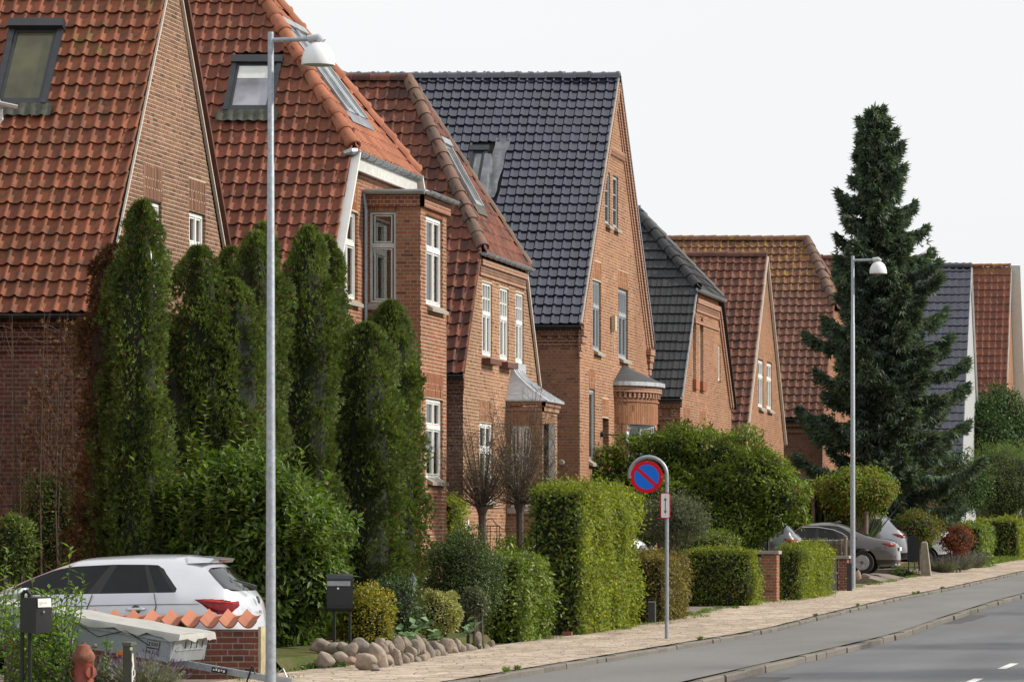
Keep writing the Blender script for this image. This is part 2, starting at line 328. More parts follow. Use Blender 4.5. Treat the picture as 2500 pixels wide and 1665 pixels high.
def window(parent, mp, u0, u1, v0, v1, cols=2, transom=.36, ucols=None, urows=1, depth=.03, near=0.0, fm=None, gm=None, bar=.055, sill=None, lrows=1, label=None, panes=True, name='window', room=True, curt=None):
    fm = fm or M_white; gm = gm or (M_clear if room else M_glass); U0, U1 = u0, u1; f = MB(); B = bar; d1 = -depth; d0 = -depth - .05
    mpbox(f, mp, u0, u0+near+B, v0, v1, d0, d1); u0 = u0+near; mpbox(f, mp, u1-B, u1, v0, v1, d0, d1); mpbox(f, mp, u0+B, u1-B, v0, v0+B, d0, d1); mpbox(f, mp, u0+B, u1-B, v1-B, v1, d0, d1)
    iu0, iu1, iv0, iv1 = u0+B, u1-B, v0+B, v1-B; regs = []
    if transom:
        vt = iv1 - (iv1-iv0)*transom; mpbox(f, mp, iu0, iu1, vt-.04, vt+.04, d0, d1+.012); regs = [(iv0, vt-.04, cols, lrows, False), (vt+.04, iv1, ucols or cols, urows, True)]
    else: regs = [(iv0, iv1, cols, lrows, False)]
    cells = []
    for a, b, c, r, up in regs:
        w = (iu1-iu0)/c; h = (b-a)/r
        for i in range(1, c): mpbox(f, mp, iu0+i*w-(.035 if not up or c == cols else .018), iu0+i*w+(.035 if not up or c == cols else .018), a, b, d0+.004, d1+.004)
        for j in range(1, r): mpbox(f, mp, iu0, iu1, a+j*h-.014, a+j*h+.014, d0+.008, d1-.01)
        for i in range(c):
            for j in range(r):
                x0, x1, z0, z1 = iu0+i*w, iu0+(i+1)*w, a+j*h, a+(j+1)*h; cells.append((x0, x1, z0, z1))
                s = .022                                   # sash frames inside each light
                if r == 1:
                    e = .035 if c > 1 else 0
                    mpbox(f, mp, x0+.03, x0+.03+s, z0+.012, z1-.012, d0+.012, d1-.008); mpbox(f, mp, x1-.03-s, x1-.03, z0+.012, z1-.012, d0+.012, d1-.008)
                    mpbox(f, mp, x0+.03+s, x1-.03-s, z0+.012, z0+.012+s, d0+.012, d1-.008); mpbox(f, mp, x0+.03+s, x1-.03-s, z1-.012-s, z1-.012, d0+.012, d1-.008)
    fo = f.build(name, fm, parent, label=label)
    for x0, x1, z0, z1 in cells:
        p = MB(); mpbox(p, mp, x0, x1, z0, z1, d0+.016, d0+.022); p.build('pane', gm, fo)
    if room and gm is M_clear:
        r = MB(); q0, q1 = d0-.002, d0-.75; a, b = U0-.12, U1+.35; c, e = v0-.05, v1+.05
        r.quad(mp(a,c,q1), mp(b,c,q1), mp(b,e,q1), mp(a,e,q1)); r.quad(mp(a,c,q0), mp(b,c,q0), mp(b,c,q1), mp(a,c,q1)); r.quad(mp(a,e,q0), mp(b,e,q0), mp(b,e,q1), mp(a,e,q1)); r.quad(mp(a,c,q0), mp(a,e,q0), mp(a,e,q1), mp(a,c,q1)); r.quad(mp(b,c,q0), mp(b,e,q0), mp(b,e,q1), mp(b,c,q1)); r.build('room', M_room, fo)
        k = (hash((round(U0*7), round(v0*5))) % 7)/6 if curt is None else curt; wd = (U1-U0)*(.16+.30*k); n = 14
        for s0, s1 in ((U0+.02, U0+.02+wd), (U1-.02-wd, U1-.02)):
            cu = MB(); vs = []
            for i in range(n+1): uu = s0+(s1-s0)*i/n; dd = d0-.10-.03*math.sin(i*1.9); vs += [mp(uu, v0+.02, dd), mp(uu, v1-.02, dd)]
            cu.add(vs, [(2*i, 2*i+2, 2*i+3, 2*i+1) for i in range(n)]); cu.build('curtain', M_curt, fo, smooth=True)
    if sill:
        s = MB(); a, b = u0-.06, u1+.06
        s.add([mp(a,v0+.01,-depth),mp(b,v0+.01,-depth),mp(b,v0-.07,.10),mp(a,v0-.07,.10),mp(a,v0-.13,.10),mp(b,v0-.13,.10),mp(b,v0-.09,-depth),mp(a,v0-.09,-depth)],
              [(0,1,2,3),(3,2,5,4),(4,5,6,7),(0,3,4,7),(1,6,5,2),(0,7,6,1)]); s.build('sill', sill, fo)
    return fo
t = NT('clear_glass'); gl = t.n('ShaderNodeBsdfGlossy'); gl.inputs['Roughness'].default_value = .02; tp = t.n('ShaderNodeBsdfTransparent'); tp.inputs[0].default_value = (.86,.88,.87,1); fr = t.n('ShaderNodeFresnel'); fr.inputs[0].default_value = 1.5; mx = t.n('ShaderNodeMixShader'); t.l(t.ramp(fr.outputs[0], [(0, .06), (1, 1.0)]), mx.inputs[0]); t.l(tp.outputs[0], mx.inputs[1]); t.l(gl.outputs[0], mx.inputs[2]); t.l(mx.outputs[0], t.out.inputs[0]); M_clear = t.mat
M_room = plain('room_wall', (.10,.09,.08), .85, var=.2, scale=2); M_curt = plain('net_curtain', (.55,.54,.50), .9, var=.15, scale=10)
# pantiles ---------------------------------------------------------
def pantile_mesh(name, w, length, prof, mat, lift=.03, th=.014):
    n = len(prof); vs = []; fs = []
    for v, up in ((0.0, lift), (length, 0.0)):
        for u, h in prof: vs.append((u*w, v, h + up))
    for u, h in prof: vs.append((u*w, 0.0, h + lift - th - .006))
    for i in range(n-1): fs.append((i, i+1, n+i+1, n+i)); fs.append((2*n+i, 2*n+i+1, i+1, i))
    me = bpy.data.meshes.new(name); me.from_pydata(vs, [], fs); me.materials.append(mat)
    me.polygons.foreach_set('use_smooth', [True]*len(me.polygons)); me.set_sharp_from_angle(angle=math.radians(40)); return me
PROF_S = [(-.02,.028),(.06,.014),(.18,.003),(.36,-.002),(.54,.002),(.68,.014),(.78,.032),(.87,.044),(.96,.042),(1.04,.028)]
PROF_T = [(-.02,.024),(.05,.012),(.14,.004),(.42,-.001),(.60,.002),(.70,.010),(.755,.028),(.83,.040),(.93,.040),(1.03,.024)]
PROF_F = [(-.02,.016),(.04,.016),(.10,.004),(.46,.001),(.50,.012),(.58,.012),(.63,.003),(.90,.002),(.96,.016),(1.02,.016)]
PROF_W = [(-.02,.036),(.05,.020),(.14,.007),(.28,-.003),(.45,-.005),(.60,.003),(.71,.018),(.80,.038),(.89,.048),(.97,.046),(1.04,.034)]
PROF_C = [(i/14-.02, .085*(1-math.sin(math.pi*i/14))**1.15) for i in range(15)]
def tile_roof(roof, P0, U, Vd, nu, nv, w, gauge, me, inside, nind=300, holes=(), u_off=0.0, v_off=0.0, hid=None, jit=.006, seed=3):
    """tiles laid on the plane P0 + u U + v Vd; inside(u, v) says whether a tile centre belongs to the slope"""
    U, Vd = Vector(U).normalized(), Vector(Vd).normalized(); N = U.cross(Vd).normalized(); P0 = Vector(P0); rnd = random.Random(seed); L = []
    for j in range(nv):
        for i in range(nu):
            u, v = u_off + i*w, v_off + j*gauge; uc, vc = u + w/2, v + gauge*.5
            if not inside(uc, vc): continue
            if any(a < uc < b and c < vc < d for a, b, c, d in holes): continue
            p = pix(P0 + U*uc + Vd*vc); vis = inframe(p) and not (hid and hid(*p)); L.append((0 if vis else 1, (P0 + U*uc + Vd*vc).y, u, v))
    L.sort(); vs0 = np.empty(len(me.vertices)*3); me.vertices.foreach_get('co', vs0); vs0 = vs0.reshape(-1, 3); fs0 = [tuple(p.vertices) for p in me.polygons]; rest = MB()
    for k, (q, y, u, v) in enumerate(L):
        t = P0 + U*(u + rnd.uniform(-jit, jit)) + Vd*(v + rnd.uniform(-jit, jit)) + N*(.012 + rnd.uniform(0, jit) + .010*math.sin(u*1.3+v*.9+seed) + .007*math.sin(u*3.1-v*1.7)); a = rnd.uniform(-.014, .014)
        u2 = (U + Vd*a).normalized(); v2 = N.cross(u2)
        if q == 0 and k < nind:
            o = bpy.data.objects.new('roof_tile', me); o.matrix_basis = Matrix(((u2.x,v2.x,N.x,t.x),(u2.y,v2.y,N.y,t.y),(u2.z,v2.z,N.z,t.z),(0,0,0,1))); COL.objects.link(o); o.parent = roof
        else:
            A = np.array([u2, v2, N]); rest.add([tuple(r) for r in vs0 @ A + np.array(t)], fs0)
    if rest.v:
        m2 = bpy.data.meshes.new('roof_tiles'); m2.from_pydata(rest.v, [], rest.f); m2.materials.append(me.materials[0]); m2.polygons.foreach_set('use_smooth', [True]*len(m2.polygons)); m2.set_sharp_from_angle(angle=math.radians(40))
        o = bpy.data.objects.new('roof_tiles', m2); link(o, roof); o['kind'] = 'stuff'
_RT = {}
def ridge_mesh(mat, r, ln, collar=True):
    k = (mat.name, r, ln, collar)
    if k in _RT: return _RT[k]
    n = 8; vs = []; fs = []; st = ([(0, 1.06), (.035, 1.2), (.075, 1.2), (.10, 1.04), (ln+.03, .93)] if collar else [(0, 1.12), (ln+.05, .9)])
    for x, s in st:
        for j in range(n+1):
            a = math.pi * (j/n) * 1.16 - math.pi*.08; vs.append((x, r*s*math.cos(a), r*s*math.sin(a)))
    for i in range(len(st)-1):
        for j in range(n): fs.append((i*(n+1)+j, i*(n+1)+j+1, (i+1)*(n+1)+j+1, (i+1)*(n+1)+j))
    b = len(vs)
    for j in range(n+1): a = math.pi*(j/n)*1.16 - math.pi*.08; vs.append((0, r*.8*math.cos(a), r*.8*math.sin(a)))
    for j in range(n): fs.append((j, b+j, b+j+1, j+1))
    me = bpy.data.meshes.new('ridge_tile'); me.from_pydata(vs, [], fs); me.materials.append(mat); me.polygons.foreach_set('use_smooth', [True]*len(me.polygons)); me.set_sharp_from_angle(angle=math.radians(45)); _RT[k] = me; return me
def ridge(parent, P, Q, mat, r=.105, ln=.36, collar=True, up=(0,0,1)):
    P, Q = Vector(P), Vector(Q); d = Q - P; n = max(1, round(d.length / ln)); step = d.length / n; x = d.normalized(); y = Vector(up).cross(x).normalized(); z = x.cross(y); me = ridge_mesh(mat, r, round(step, 3), collar)
    for i in range(n):
        t = P + x*step*i + z*random.uniform(-.008,.008); xx = (x + y*random.uniform(-.02,.02)).normalized(); yy = z.cross(xx).normalized(); zz = xx.cross(yy)
        o = bpy.data.objects.new('ridge_tile', me); o.matrix_basis = Matrix(((xx.x,yy.x,zz.x,t.x),(xx.y,yy.y,zz.y,t.y),(xx.z,yy.z,zz.z,t.z),(0,0,0,1))); COL.objects.link(o); o.parent = parent
def gutter(parent, P, Q, mat, r=.065, brackets=.55, name='gutter', out=None):
    P, Q = Vector(P), Vector(Q); d = (Q-P).normalized(); side = d.cross(Vector((0,0,1))).normalized(); g = MB(); n = 8; rows = []
    for A in (P, Q):
        rows.append([A + side*math.cos(math.pi + math.pi*j/n)*r + Vector((0,0,1))*math.sin(math.pi + math.pi*j/n)*r for j in range(n+1)])
    g.add(rows[0] + rows[1], [(j, j+1, n+2+j, n+1+j) for j in range(n)] + [tuple(range(n+1)), tuple(range(2*n+1, n, -1))])
    for e in (-1, 1): g.tube([P + side*r*e, Q + side*r*e], .010, 5)
    if brackets:
        k = int((Q-P).length / brackets)
        for i in range(k):
            c = P + d*(i+.5)*brackets
            g.tube([c + side*math.cos(math.pi + math.pi*j/6)*(r+.006) + Vector((0,0,1))*math.sin(math.pi + math.pi*j/6)*(r+.006) for j in range(7)], .009, 4)
    return g.build(name, mat, parent, smooth=True, angle=40)
class Slope:
    """roof slope facing the viewer: eave at (Y0, z0), rise tan; knows where a photo pixel meets it"""
    def __init__(s, Y0, z0, tan): s.Y0, s.z0, s.tan = Y0, z0, tan; s.V = Vector((0, 1, tan)).normalized(); s.N = Vector((0, -tan, 1)).normalized()
    def at(s, x, y):
        Y = (EYE - s.z0 + s.Y0*s.tan) / (s.tan - (CY - y)/FPX); return (x - CX)*Y/FPX, (Y - s.Y0)/s.V.y
    def P(s, X, t, d=0.0): return Vector((X, s.Y0, s.z0)) + s.V*t + s.N*d
def skylight(parent, mp, u0, u1, v0, v1, fm, gm, flash=None, box=0.0, blind=None, label=None, name='skylight'):
    f = MB(); B = .085; h = .075; b2 = .05
    mpbox(f, mp, u0, u0+B, v0, v1, 0, h); mpbox(f, mp, u1-B, u1, v0, v1, 0, h); mpbox(f, mp, u0+B, u1-B, v0, v0+B*.8, 0, h-.02); mpbox(f, mp, u0-.012, u1+.012, v1-B*1.6, v1+.02, 0, h+.03+box)
    a, b, c, d = u0+B, u1-B, v0+B*.8, v1-B*1.6
    mpbox(f, mp, a, a+b2, c, d, 0, h-.025); mpbox(f, mp, b-b2, b, c, d, 0, h-.025); mpbox(f, mp, a+b2, b-b2, c, c+b2, 0, h-.03); mpbox(f, mp, a+b2, b-b2, d-b2, d, 0, h-.028)
    fo = f.build(name, fm, parent, label=label)
    p = MB(); mpbox(p, mp, a+b2-.002, b-b2+.002, c+b2-.002, d-b2+.002, .02, .034); p.build('pane', gm, fo)
    if blind: q = MB(); mpbox(q, mp, a+b2, b-b2, c+b2+(d-c)*blind, d-b2, .035, .038); q.build('blind', M_white, fo)
    if flash:
        k = MB(); n = 24; vs = []
        for i in range(n+1):
            u = u0-.1 + (u1-u0+.2)*i/n; hh = .022 + .018*math.sin(i*2*math.pi/4.0)
            vs += [mp(u, v0+.01, .06), mp(u, v0-.10, hh+.03), mp(u, v0-.24, hh+.045)]
        k.add(vs, [(3*i+j, 3*i+3+j, 3*i+4+j, 3*i+1+j) for i in range(n) for j in (0, 1)]); k.build('flashing', flash, fo, smooth=True)
    return fo
def sideface(Xf):  return lambda u, v, d: Vector((Xf + d, u, v))          # street front, normal +X; u = Y
def nearface(Yf):  return lambda u, v, d: Vector((u, Yf - d, v))          # flank facing the viewer, normal -Y; u = X
def dentils(parent, mp, u0, u1, v, mat, proud=.05, pitch=.12, h=.13):
    c = MB(); mpbox(c, mp, u0, u1, v+h, v+h+.13, .0, proud+.03); mpbox(c, mp, u0, u1, v-.07, v, 0, proud-.01); mpbox(c, mp, u0, u1, v-.002, v+h, 0, .012)
    n = int((u1-u0)/pitch)
    for i in range(n): mpbox(c, mp, u0+i*pitch+.02, u0+i*pitch+.02+pitch*.5, v+.001, v+h-.001, .0, proud)
    return c.build('cornice', mat, parent)
def house_shell(parent, Xf, Xb, Y0, z0, Yt, zt, roofmat, Yw=None, hip=None, ov=.05):
    """underlay of both slopes and the unseen back; hip = (z, Xtop) gives a half-hipped street end"""
    r = MB(); Y1 = 2*Yt - Y0; X0 = Xf + ov
    if hip:
        zh, Xt = hip; k = (zh - z0)/(zt - z0); Ya, Yb = Y0 + (Yt-Y0)*k, Y1 - (Y1-Yt)*k
        r.add([(Xb,Y0,z0),(X0,Y0,z0),(X0,Ya,zh),(Xt,Yt,zt),(Xb,Yt,zt)], [(0,1,2,3,4)]); r.add([(Xb,Y1,z0),(X0,Y1,z0),(X0,Yb,zh),(Xt,Yt,zt),(Xb,Yt,zt)], [(0,4,3,2,1)])
        r.add([(X0,Ya,zh),(X0,Yb,zh),(Xt,Yt,zt)], [(0,1,2)])
    else:
        r.add([(Xb,Y0,z0),(X0,Y0,z0),(X0,Yt,zt),(Xb,Yt,zt)], [(0,1,2,3)]); r.add([(Xb,Y1,z0),(X0,Y1,z0),(X0,Yt,zt),(Xb,Yt,zt)], [(0,3,2,1)])
    r.add([(Xb,Y0,z0),(Xb,Yt,zt),(Xb,Y1,z0)], [(0,1,2)])
    return r.build('roof', roofmat, parent)
# ------------------------------------------------------------------ ground, road, pavement
def strip(name, X0, X1, dz, mat, ys, kind='structure', parent=None, xs=None):
    b = MB(); xs = xs or [X0, X1]; n = len(xs)
    vs = [(x, y, G(y) + dz) for y in ys for x in xs]
    b.add(vs, [(j*n+i, j*n+i+1, (j+1)*n+i+1, (j+1)*n+i) for j in range(len(ys)-1) for i in range(n-1)])
    o = b.build(name, mat, parent); 
    if kind: o['kind'] = kind
    return o
YS = [-60, 0, 30, 40, 50, 60, 66, 70.7, 75, 79, 85, 92, 99, 106, 115, 125, 133, 145, 160, 180, 200, 260, 400, 1500]
t = NT('garden_soil'); c = t.ramp(t.noise(.9, 6, .6), [(.35, (.060,.075,.022)), (.5, (.085,.095,.03)), (.66, (.10,.075,.045))]); c = t.mix(1, c, t.ramp(t.noise(30, 4), [(.3, .7), (.7, 1.25)]), 'MULTIPLY'); t.set(c, .95, 0, .1); t.bump(t.noise(25, 5), .6, .03); M_soil = t.mat
t = NT('road_asphalt'); c = t.ramp(t.noise(.35, 5, .6, stretch=(1, .25, 1)), [(.35, (.092,.094,.10)), (.65, (.118,.12,.126))]); c = t.mix(1, c, t.ramp(t.noise(80, 3), [(.3, .82), (.7, 1.16)]), 'MULTIPLY'); c = t.mix(1, c, t.ramp(t.noise(.9, 4, .6, stretch=(1,.03,1)), [(.35, .86), (.65, 1.12)]), 'MULTIPLY'); cr = t.ramp(t.noise(1.7, 3, .6, stretch=(1,.3,1), dist=3), [(.496, 0), (.5, .6), (.504, 0)]); c = t.mix(cr, c, (.045,.045,.046)); c = t.mix(t.ramp(t.noise(1.1, 6, .7, stretch=(1,.4,1)), [(.63, 0), (.7, .35)]), c, (.06,.06,.062)); t.set(c, t.ramp(t.noise(.5, 4, stretch=(1,.3,1)), [(.35, .55), (.65, .72)]), 0, .4); t.bump(t.noise(160, 3), .25, .004); M_road = t.mat
t = NT('cycle_asphalt'); c = t.ramp(t.noise(.5, 6, .6, stretch=(1, .3, 1)), [(.35, (.15,.148,.144)), (.65, (.185,.181,.174))]); c = t.mix(1, c, t.ramp(t.noise(70, 3), [(.3, .85), (.7, 1.13)]), 'MULTIPLY')
cr = t.ramp(t.noise(2.6, 2, .5, stretch=(1, .22, 1), dist=2), [(.494, 0), (.5, .5), (.506, 0)]); c = t.mix(cr, c, (.07,.068,.062)); t.set(c, .8, 0, .3); t.bump(t.noise(140, 3), .25, .004); M_cycle = t.mat
t = NT('clay_paving'); vo = t.n('ShaderNodeTexVoronoi'); vo.inputs['Scale'].default_value = 3.2; mp_ = t.n('ShaderNodeMapping'); mp_.inputs['Scale'].default_value = (1.5, .8, 1); t.l(t.pos(), mp_.inputs[0]); t.l(mp_.outputs[0], vo.inputs['Vector'])
ve = t.n('ShaderNodeTexVoronoi', feature='DISTANCE_TO_EDGE'); ve.inputs['Scale'].default_value = 3.2; t.l(mp_.outputs[0], ve.inputs['Vector']); sp = t.n('ShaderNodeSeparateColor'); t.l(vo.outputs['Color'], sp.inputs[0])
c = t.ramp(sp.outputs[0], [(0, (.36,.285,.22)), (.5, (.45,.365,.285)), (1, (.52,.435,.35))]); c = t.mix(t.ramp(ve.outputs['Distance'], [(.0, .75), (.06, 0)]), c, (.20,.16,.125))
c = t.mix(1, c, t.ramp(t.noise(1.2, 6, .62, stretch=(1,.3,1)), [(.3, .76), (.7, 1.14)]), 'MULTIPLY'); c = t.mix(t.ramp(t.noise(.8, 7, .7, stretch=(1,.25,1)), [(.56, 0), (.72, .55)]), c, (.21,.18,.14)); c = t.mix(t.ramp(t.noise(3.1, 4, .6, stretch=(1,.12,1)), [(.62, 0), (.66, .5)]), c, (.16,.13,.10))
t.set(c, .9, 0, .2); t.bump(t.math('ADD', t.ramp(ve.outputs['Distance'], [(0, 0), (.06, 1)]), t.noise(14, 4)), .6, .02); M_pave = t.mat
t = NT('drive_paving'); c = t.ramp(t.noise(5, 6, .65), [(.3, (.15,.125,.105)), (.7, (.26,.225,.19))]); t.set(c, .92, 0, .2); t.bump(t.noise(22, 5), .5, .02); M_drive = t.mat
t = NT('granite_kerb'); r = t.rnd(); c = t.mix(r, (.185,.168,.145), (.14,.128,.112)); c = t.mix(1, c, t.ramp(t.noise(25, 5, .7), [(.3, .65), (.7, 1.2)]), 'MULTIPLY'); t.set(c, .85, 0, .3); t.bump(t.noise(40, 4), .6, .015); M_kerb = t.mat
M_line = plain('road_marking', (.62,.62,.60), .7, var=.18, scale=14)
gb = MB(); xs = [-900, -60, -12, -9.14, -9.13, -2, 20, 900]; ys = YS
gb.add([(x, y, G(y) + (0.0 if x < -9.135 else -.30)) for y in ys for x in xs], [(j*8+i, j*8+i+1, (j+1)*8+i+1, (j+1)*8+i) for j in range(len(ys)-1) for i in range(7)])
gr = gb.build('ground', M_soil); gr['kind'] = 'structure'
strip('pavement', -11.62, -9.2, .02, M_pave, YS)
strip('cycle_path', -9.05, -6.98, -.06, M_cycle, YS, xs=[-9.14, -6.98])
road = strip('road', -6.9, 9, -.165, M_road, YS, xs=[-6.9, 5.0])
def kerb(name, X0, X1, ztop, zbot, y0, y1, ln, seed, wob):
    rn = random.Random(seed); k = bpy.data.objects.new(name, None); COL.objects.link(k); k['kind'] = 'structure'; y = y0
    while y < y1:
        l = ln * rn.uniform(.75, 1.2); b = MB(); d = rn.uniform(-wob, wob); e = rn.uniform(-wob, wob)*.5; g0, g1 = G(y), G(y+l); c = .018
        b.add([(X0,y+.003,g0+zbot),(X1+d,y+.003,g0+zbot),(X1+d,y+l-.003,g1+zbot),(X0,y+l-.003,g1+zbot),(X0,y+.003,g0+ztop+e),(X1+d-c,y+.003,g0+ztop+e),(X1+d-c,y+l-.003,g1+ztop+e),(X0,y+l-.003,g1+ztop+e),(X1+d,y+.003,g0+ztop+e-c),(X1+d,y+l-.003,g1+ztop+e-c)],
              [(4,5,6,7),(5,8,9,6),(8,1,2,9),(0,1,8,5,4),(3,7,6,9,2),(0,4,7,3)])
        b.build('kerb_stone', M_kerb, k); y += l
kerb('road_kerb', -6.99, -6.87, -.072, -.3, 34, 150, 1.5, 5, .02)
kerb('pavement_kerb', -9.21, -9.09, .006, -.2, 34, 165, .8, 6, .014)
for y0 in np.arange(22.9, 160, 6.2):
    m = MB(); g0, g1 = G(y0), G(y0+2.4); m.add([(-4.02,y0,g0-.161),(-3.90,y0,g0-.161),(-3.90,y0+2.4,g1-.161),(-4.02,y0+2.4,g1-.161)], [(0,1,2,3)]); m.build('lane_dash', M_line, road)
drives = [(-17.5, 41, 47.0), (-16, 63.2, 65.4), (-16, 76.4, 84.4), (-16, 102, 111)]
for i, (xa, ya, yb) in enumerate(drives):
    d = strip('driveway', xa, -11.63, .012, M_drive, [ya] + [y for y in YS if ya < y < yb] + [yb]); 
t = NT('patch_asphalt'); c = t.ramp(t.noise(60, 3), [(.3, .05), (.7, .085)]); t.set(c, .8, 0, .3); M_patch = t.mat
for (xa, xb, ya, yb) in ((-6.85, -6.3, 47.0, 50.5), (-6.85, -6.45, 78, 84)):
    m = MB(); m.add([(xa,ya,G(ya)-.160),(xb,ya+.5,G(ya)-.160),(xb,yb,G(yb)-.160),(xa,yb+.3,G(yb)-.160)], [(0,1,2,3)]); m.build('asphalt_patch', M_patch, road)

for ya, yb, zz in ((96.6, 100.0, .575), (112.6, 119.6, .575), (124.6, 131.5, .655)):
    m = MB(); ys2 = np.linspace(ya, yb, 4); m.add([p for y in ys2 for p in ((-11.45, y, G(y)+.012), (-12.1, y, zz-.02), (-12.4, y, zz), (-17, y, zz))], [(4*i+j, 4*i+j+1, 4*i+j+5, 4*i+j+4) for i in range(3) for j in range(3)]); m.add([(-11.45, ya, G(ya)-.05), (-17, ya, G(ya)-.05), (-17, ya, zz), (-12.4, ya, zz), (-12.1, ya, zz-.02), (-11.45, ya, G(ya)+.012)], [(0,1,2,3,4,5)]); d = m.build('driveway', M_drive); d['kind'] = 'structure'
M_leadd = plain('weathered_lead', (.17,.18,.20), .5, .2, var=.4, scale=5)
M_flash = plain('mossy_flashing', (.07,.075,.055), .7, .1, var=.35, scale=8)
# ------------------------------------------------------------------ the houses, nearest first
def half_hip_facade(Y0, z0, Yt, zt, zh, dz=.06):
    k = (zh - z0)/(zt - z0); Ya = Y0 + (Yt-Y0)*k; Y1 = 2*Yt - Y0; return [(Y0+.12,-.4),(Y0+.12,z0),(Ya+.06,zh-dz),(2*Yt-Ya-.06,zh-dz),(Y1-.12,z0),(Y1-.12,-.4)]
# ---- house 1: orange pantiles, full gable
H1 = thing('brick_house', 'nearest brick house with mossy orange tiled roof and large dark skylight at the left edge', 'house', (-20, 64.5, 0))
Xf, Y0, z0, Yt, zt = -17.79, 60.6, 4.94, 64.53, 10.6; S = Slope(Y0, z0, (zt-z0)/(Yt-Y0)); Xb = -29
mf = sideface(Xf); mn = nearface(Y0+.15)
wins = [(62.88, 63.88, 5.35, 6.78), (65.43, 66.42, 5.3, 6.80), (63.2, 65.9, 1.5, 3.4)]
brickwork(H1, 'front_wall', mf, [(Y0+.15,-.3),(Y0+.15,z0-.05),(Yt,zt-.03),(2*Yt-Y0-.15,z0-.05),(2*Yt-Y0-.15,-.3)], wins, M_brick1, M_mortar, 160, lintels=[(a-.02,b+.02,d,d+.52) for a,b,c,d in wins], hid=lambda x,y: y > 640, seed=11)
brickwork(H1, 'flank_wall', mn, [(Xb,-.3),(Xf,-.3),(Xf,z0-.28),(Xb,z0-.28)], [], M_brickw, M_mortard, 140, hid=lambda x,y: y > 1330, seed=12)  # flank shade put into darker brick and mortar than the front
for a,b,c,d in wins: window(H1, mf, a+.01, b-.01, c+.03, d-.02, 2, .34, sill=M_stone, depth=.05, near=.15)
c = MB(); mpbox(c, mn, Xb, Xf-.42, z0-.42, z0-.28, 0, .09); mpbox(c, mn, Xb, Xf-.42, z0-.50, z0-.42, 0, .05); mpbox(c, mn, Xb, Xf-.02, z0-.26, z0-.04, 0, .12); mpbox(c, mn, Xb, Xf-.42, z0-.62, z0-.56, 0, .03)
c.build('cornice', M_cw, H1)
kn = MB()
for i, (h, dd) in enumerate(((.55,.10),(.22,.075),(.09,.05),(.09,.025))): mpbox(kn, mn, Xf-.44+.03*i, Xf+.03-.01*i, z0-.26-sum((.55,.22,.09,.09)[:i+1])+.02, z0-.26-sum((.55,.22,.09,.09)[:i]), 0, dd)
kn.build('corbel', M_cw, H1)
R1 = house_shell(H1, Xf, Xb, Y0, z0, Yt, zt, M_under, ov=.0)
T1 = pantile_mesh('pantile', .2095, .36, PROF_W, M_tile1, lift=.05)
(ax, at_), (bx_, bt_) = S.at(-30, 268), S.at(165, 70); sk = (S.at(0, 268)[0]-.1, S.at(118, 268)[0]+.035, S.at(60, 270)[1], S.at(60, 68)[1])
gw = .2095; sk = (sk[0], Xf - round((Xf-sk[1])/gw)*gw + .012, sk[2]+.05, sk[3])
tile_roof(R1, S.P(Xf+.0-.2095*43, 0), (1,0,0), S.V, 43, 24, .2095, .296, T1, lambda u,v: True, 300, holes=[(sk[0]-(Xf-.2095*43)-.06, sk[1]-(Xf-.2095*43)+.03, sk[2]-.2, sk[3]+.05)], v_off=-.1)
skylight(H1, lambda u,v,d: S.P(u,v,d+.05), sk[0], sk[1], sk[2], sk[3], M_darkmetal, None or glassmat('skylight_mossy_glass', (.045,.045,.022), .18), M_flash, box=.05, label='dark framed skylight with a mossy pane')
gutter(H1, (Xb, Y0-.09, z0-.09), (Xf+.02, Y0-.09, z0-.09), M_darkmetal)
v = MB(); v.beam((Xf+.015, Y0+.1, z0-.03), (Xf+.010, Yt, zt+.02), .03, .03, (1,0,0)); v.build('verge_mortar', M_vergec, H1)
v = MB(); v.beam((Xf+.03, Yt, zt+.02), (Xf+.03, 2*Yt-Y0, z0-.03), .03, .05, (1,0,0)); v.build('verge_mortar', M_vergec, H1)
v = MB(); v.beam((Xf+.05, Yt+.10, zt+.02), (Xf+.05, 2*Yt-Y0+.13, z0-.02), .06, .13, (1,0,0)); v.build('verge_board', M_wooddark, H1)
# the next house stands outside the left edge; the white end of its gutter reaches into view and its bulk shades the flank of house 1
H0 = thing('brick_house', 'house beyond the left edge of which only a white gutter end shows', 'house', (-24, 52, 0))
m = MB(); m.prism([(46.5,-.3),(46.5,7.5),(51.6,11.4),(56.7,7.5),(56.7,-.3)], sideface(-18.7), -11, 0); m.build('wall', M_brick2, H0)
m = MB(); [m.add([(-30,y0,7.4),(-18.5,y0,7.4),(-18.5,51.6,11.5),(-30,51.6,11.5)], [(0,1,2,3)]) for y0 in (46.2, 57.0)]; m.build('roof', M_tile1, H0)
gutter(H0, W(-160, 216, 57.0), W(42, 260, 57.5), M_white, r=.05, brackets=0, name='gutter'); m = MB(); m.beam(W(-160, 225, 57.2), W(-2, 262, 57.6), .05, .20); m.build('fascia_board', M_offwhite, H0)
m = MB(); m.tube([W(0, 268, 57.5), W(2, 290, 57.5), W(-30, 330, 57.5), W(-60, 900, 57.5)], .04, 8); m.build('downpipe', M_white, H0)
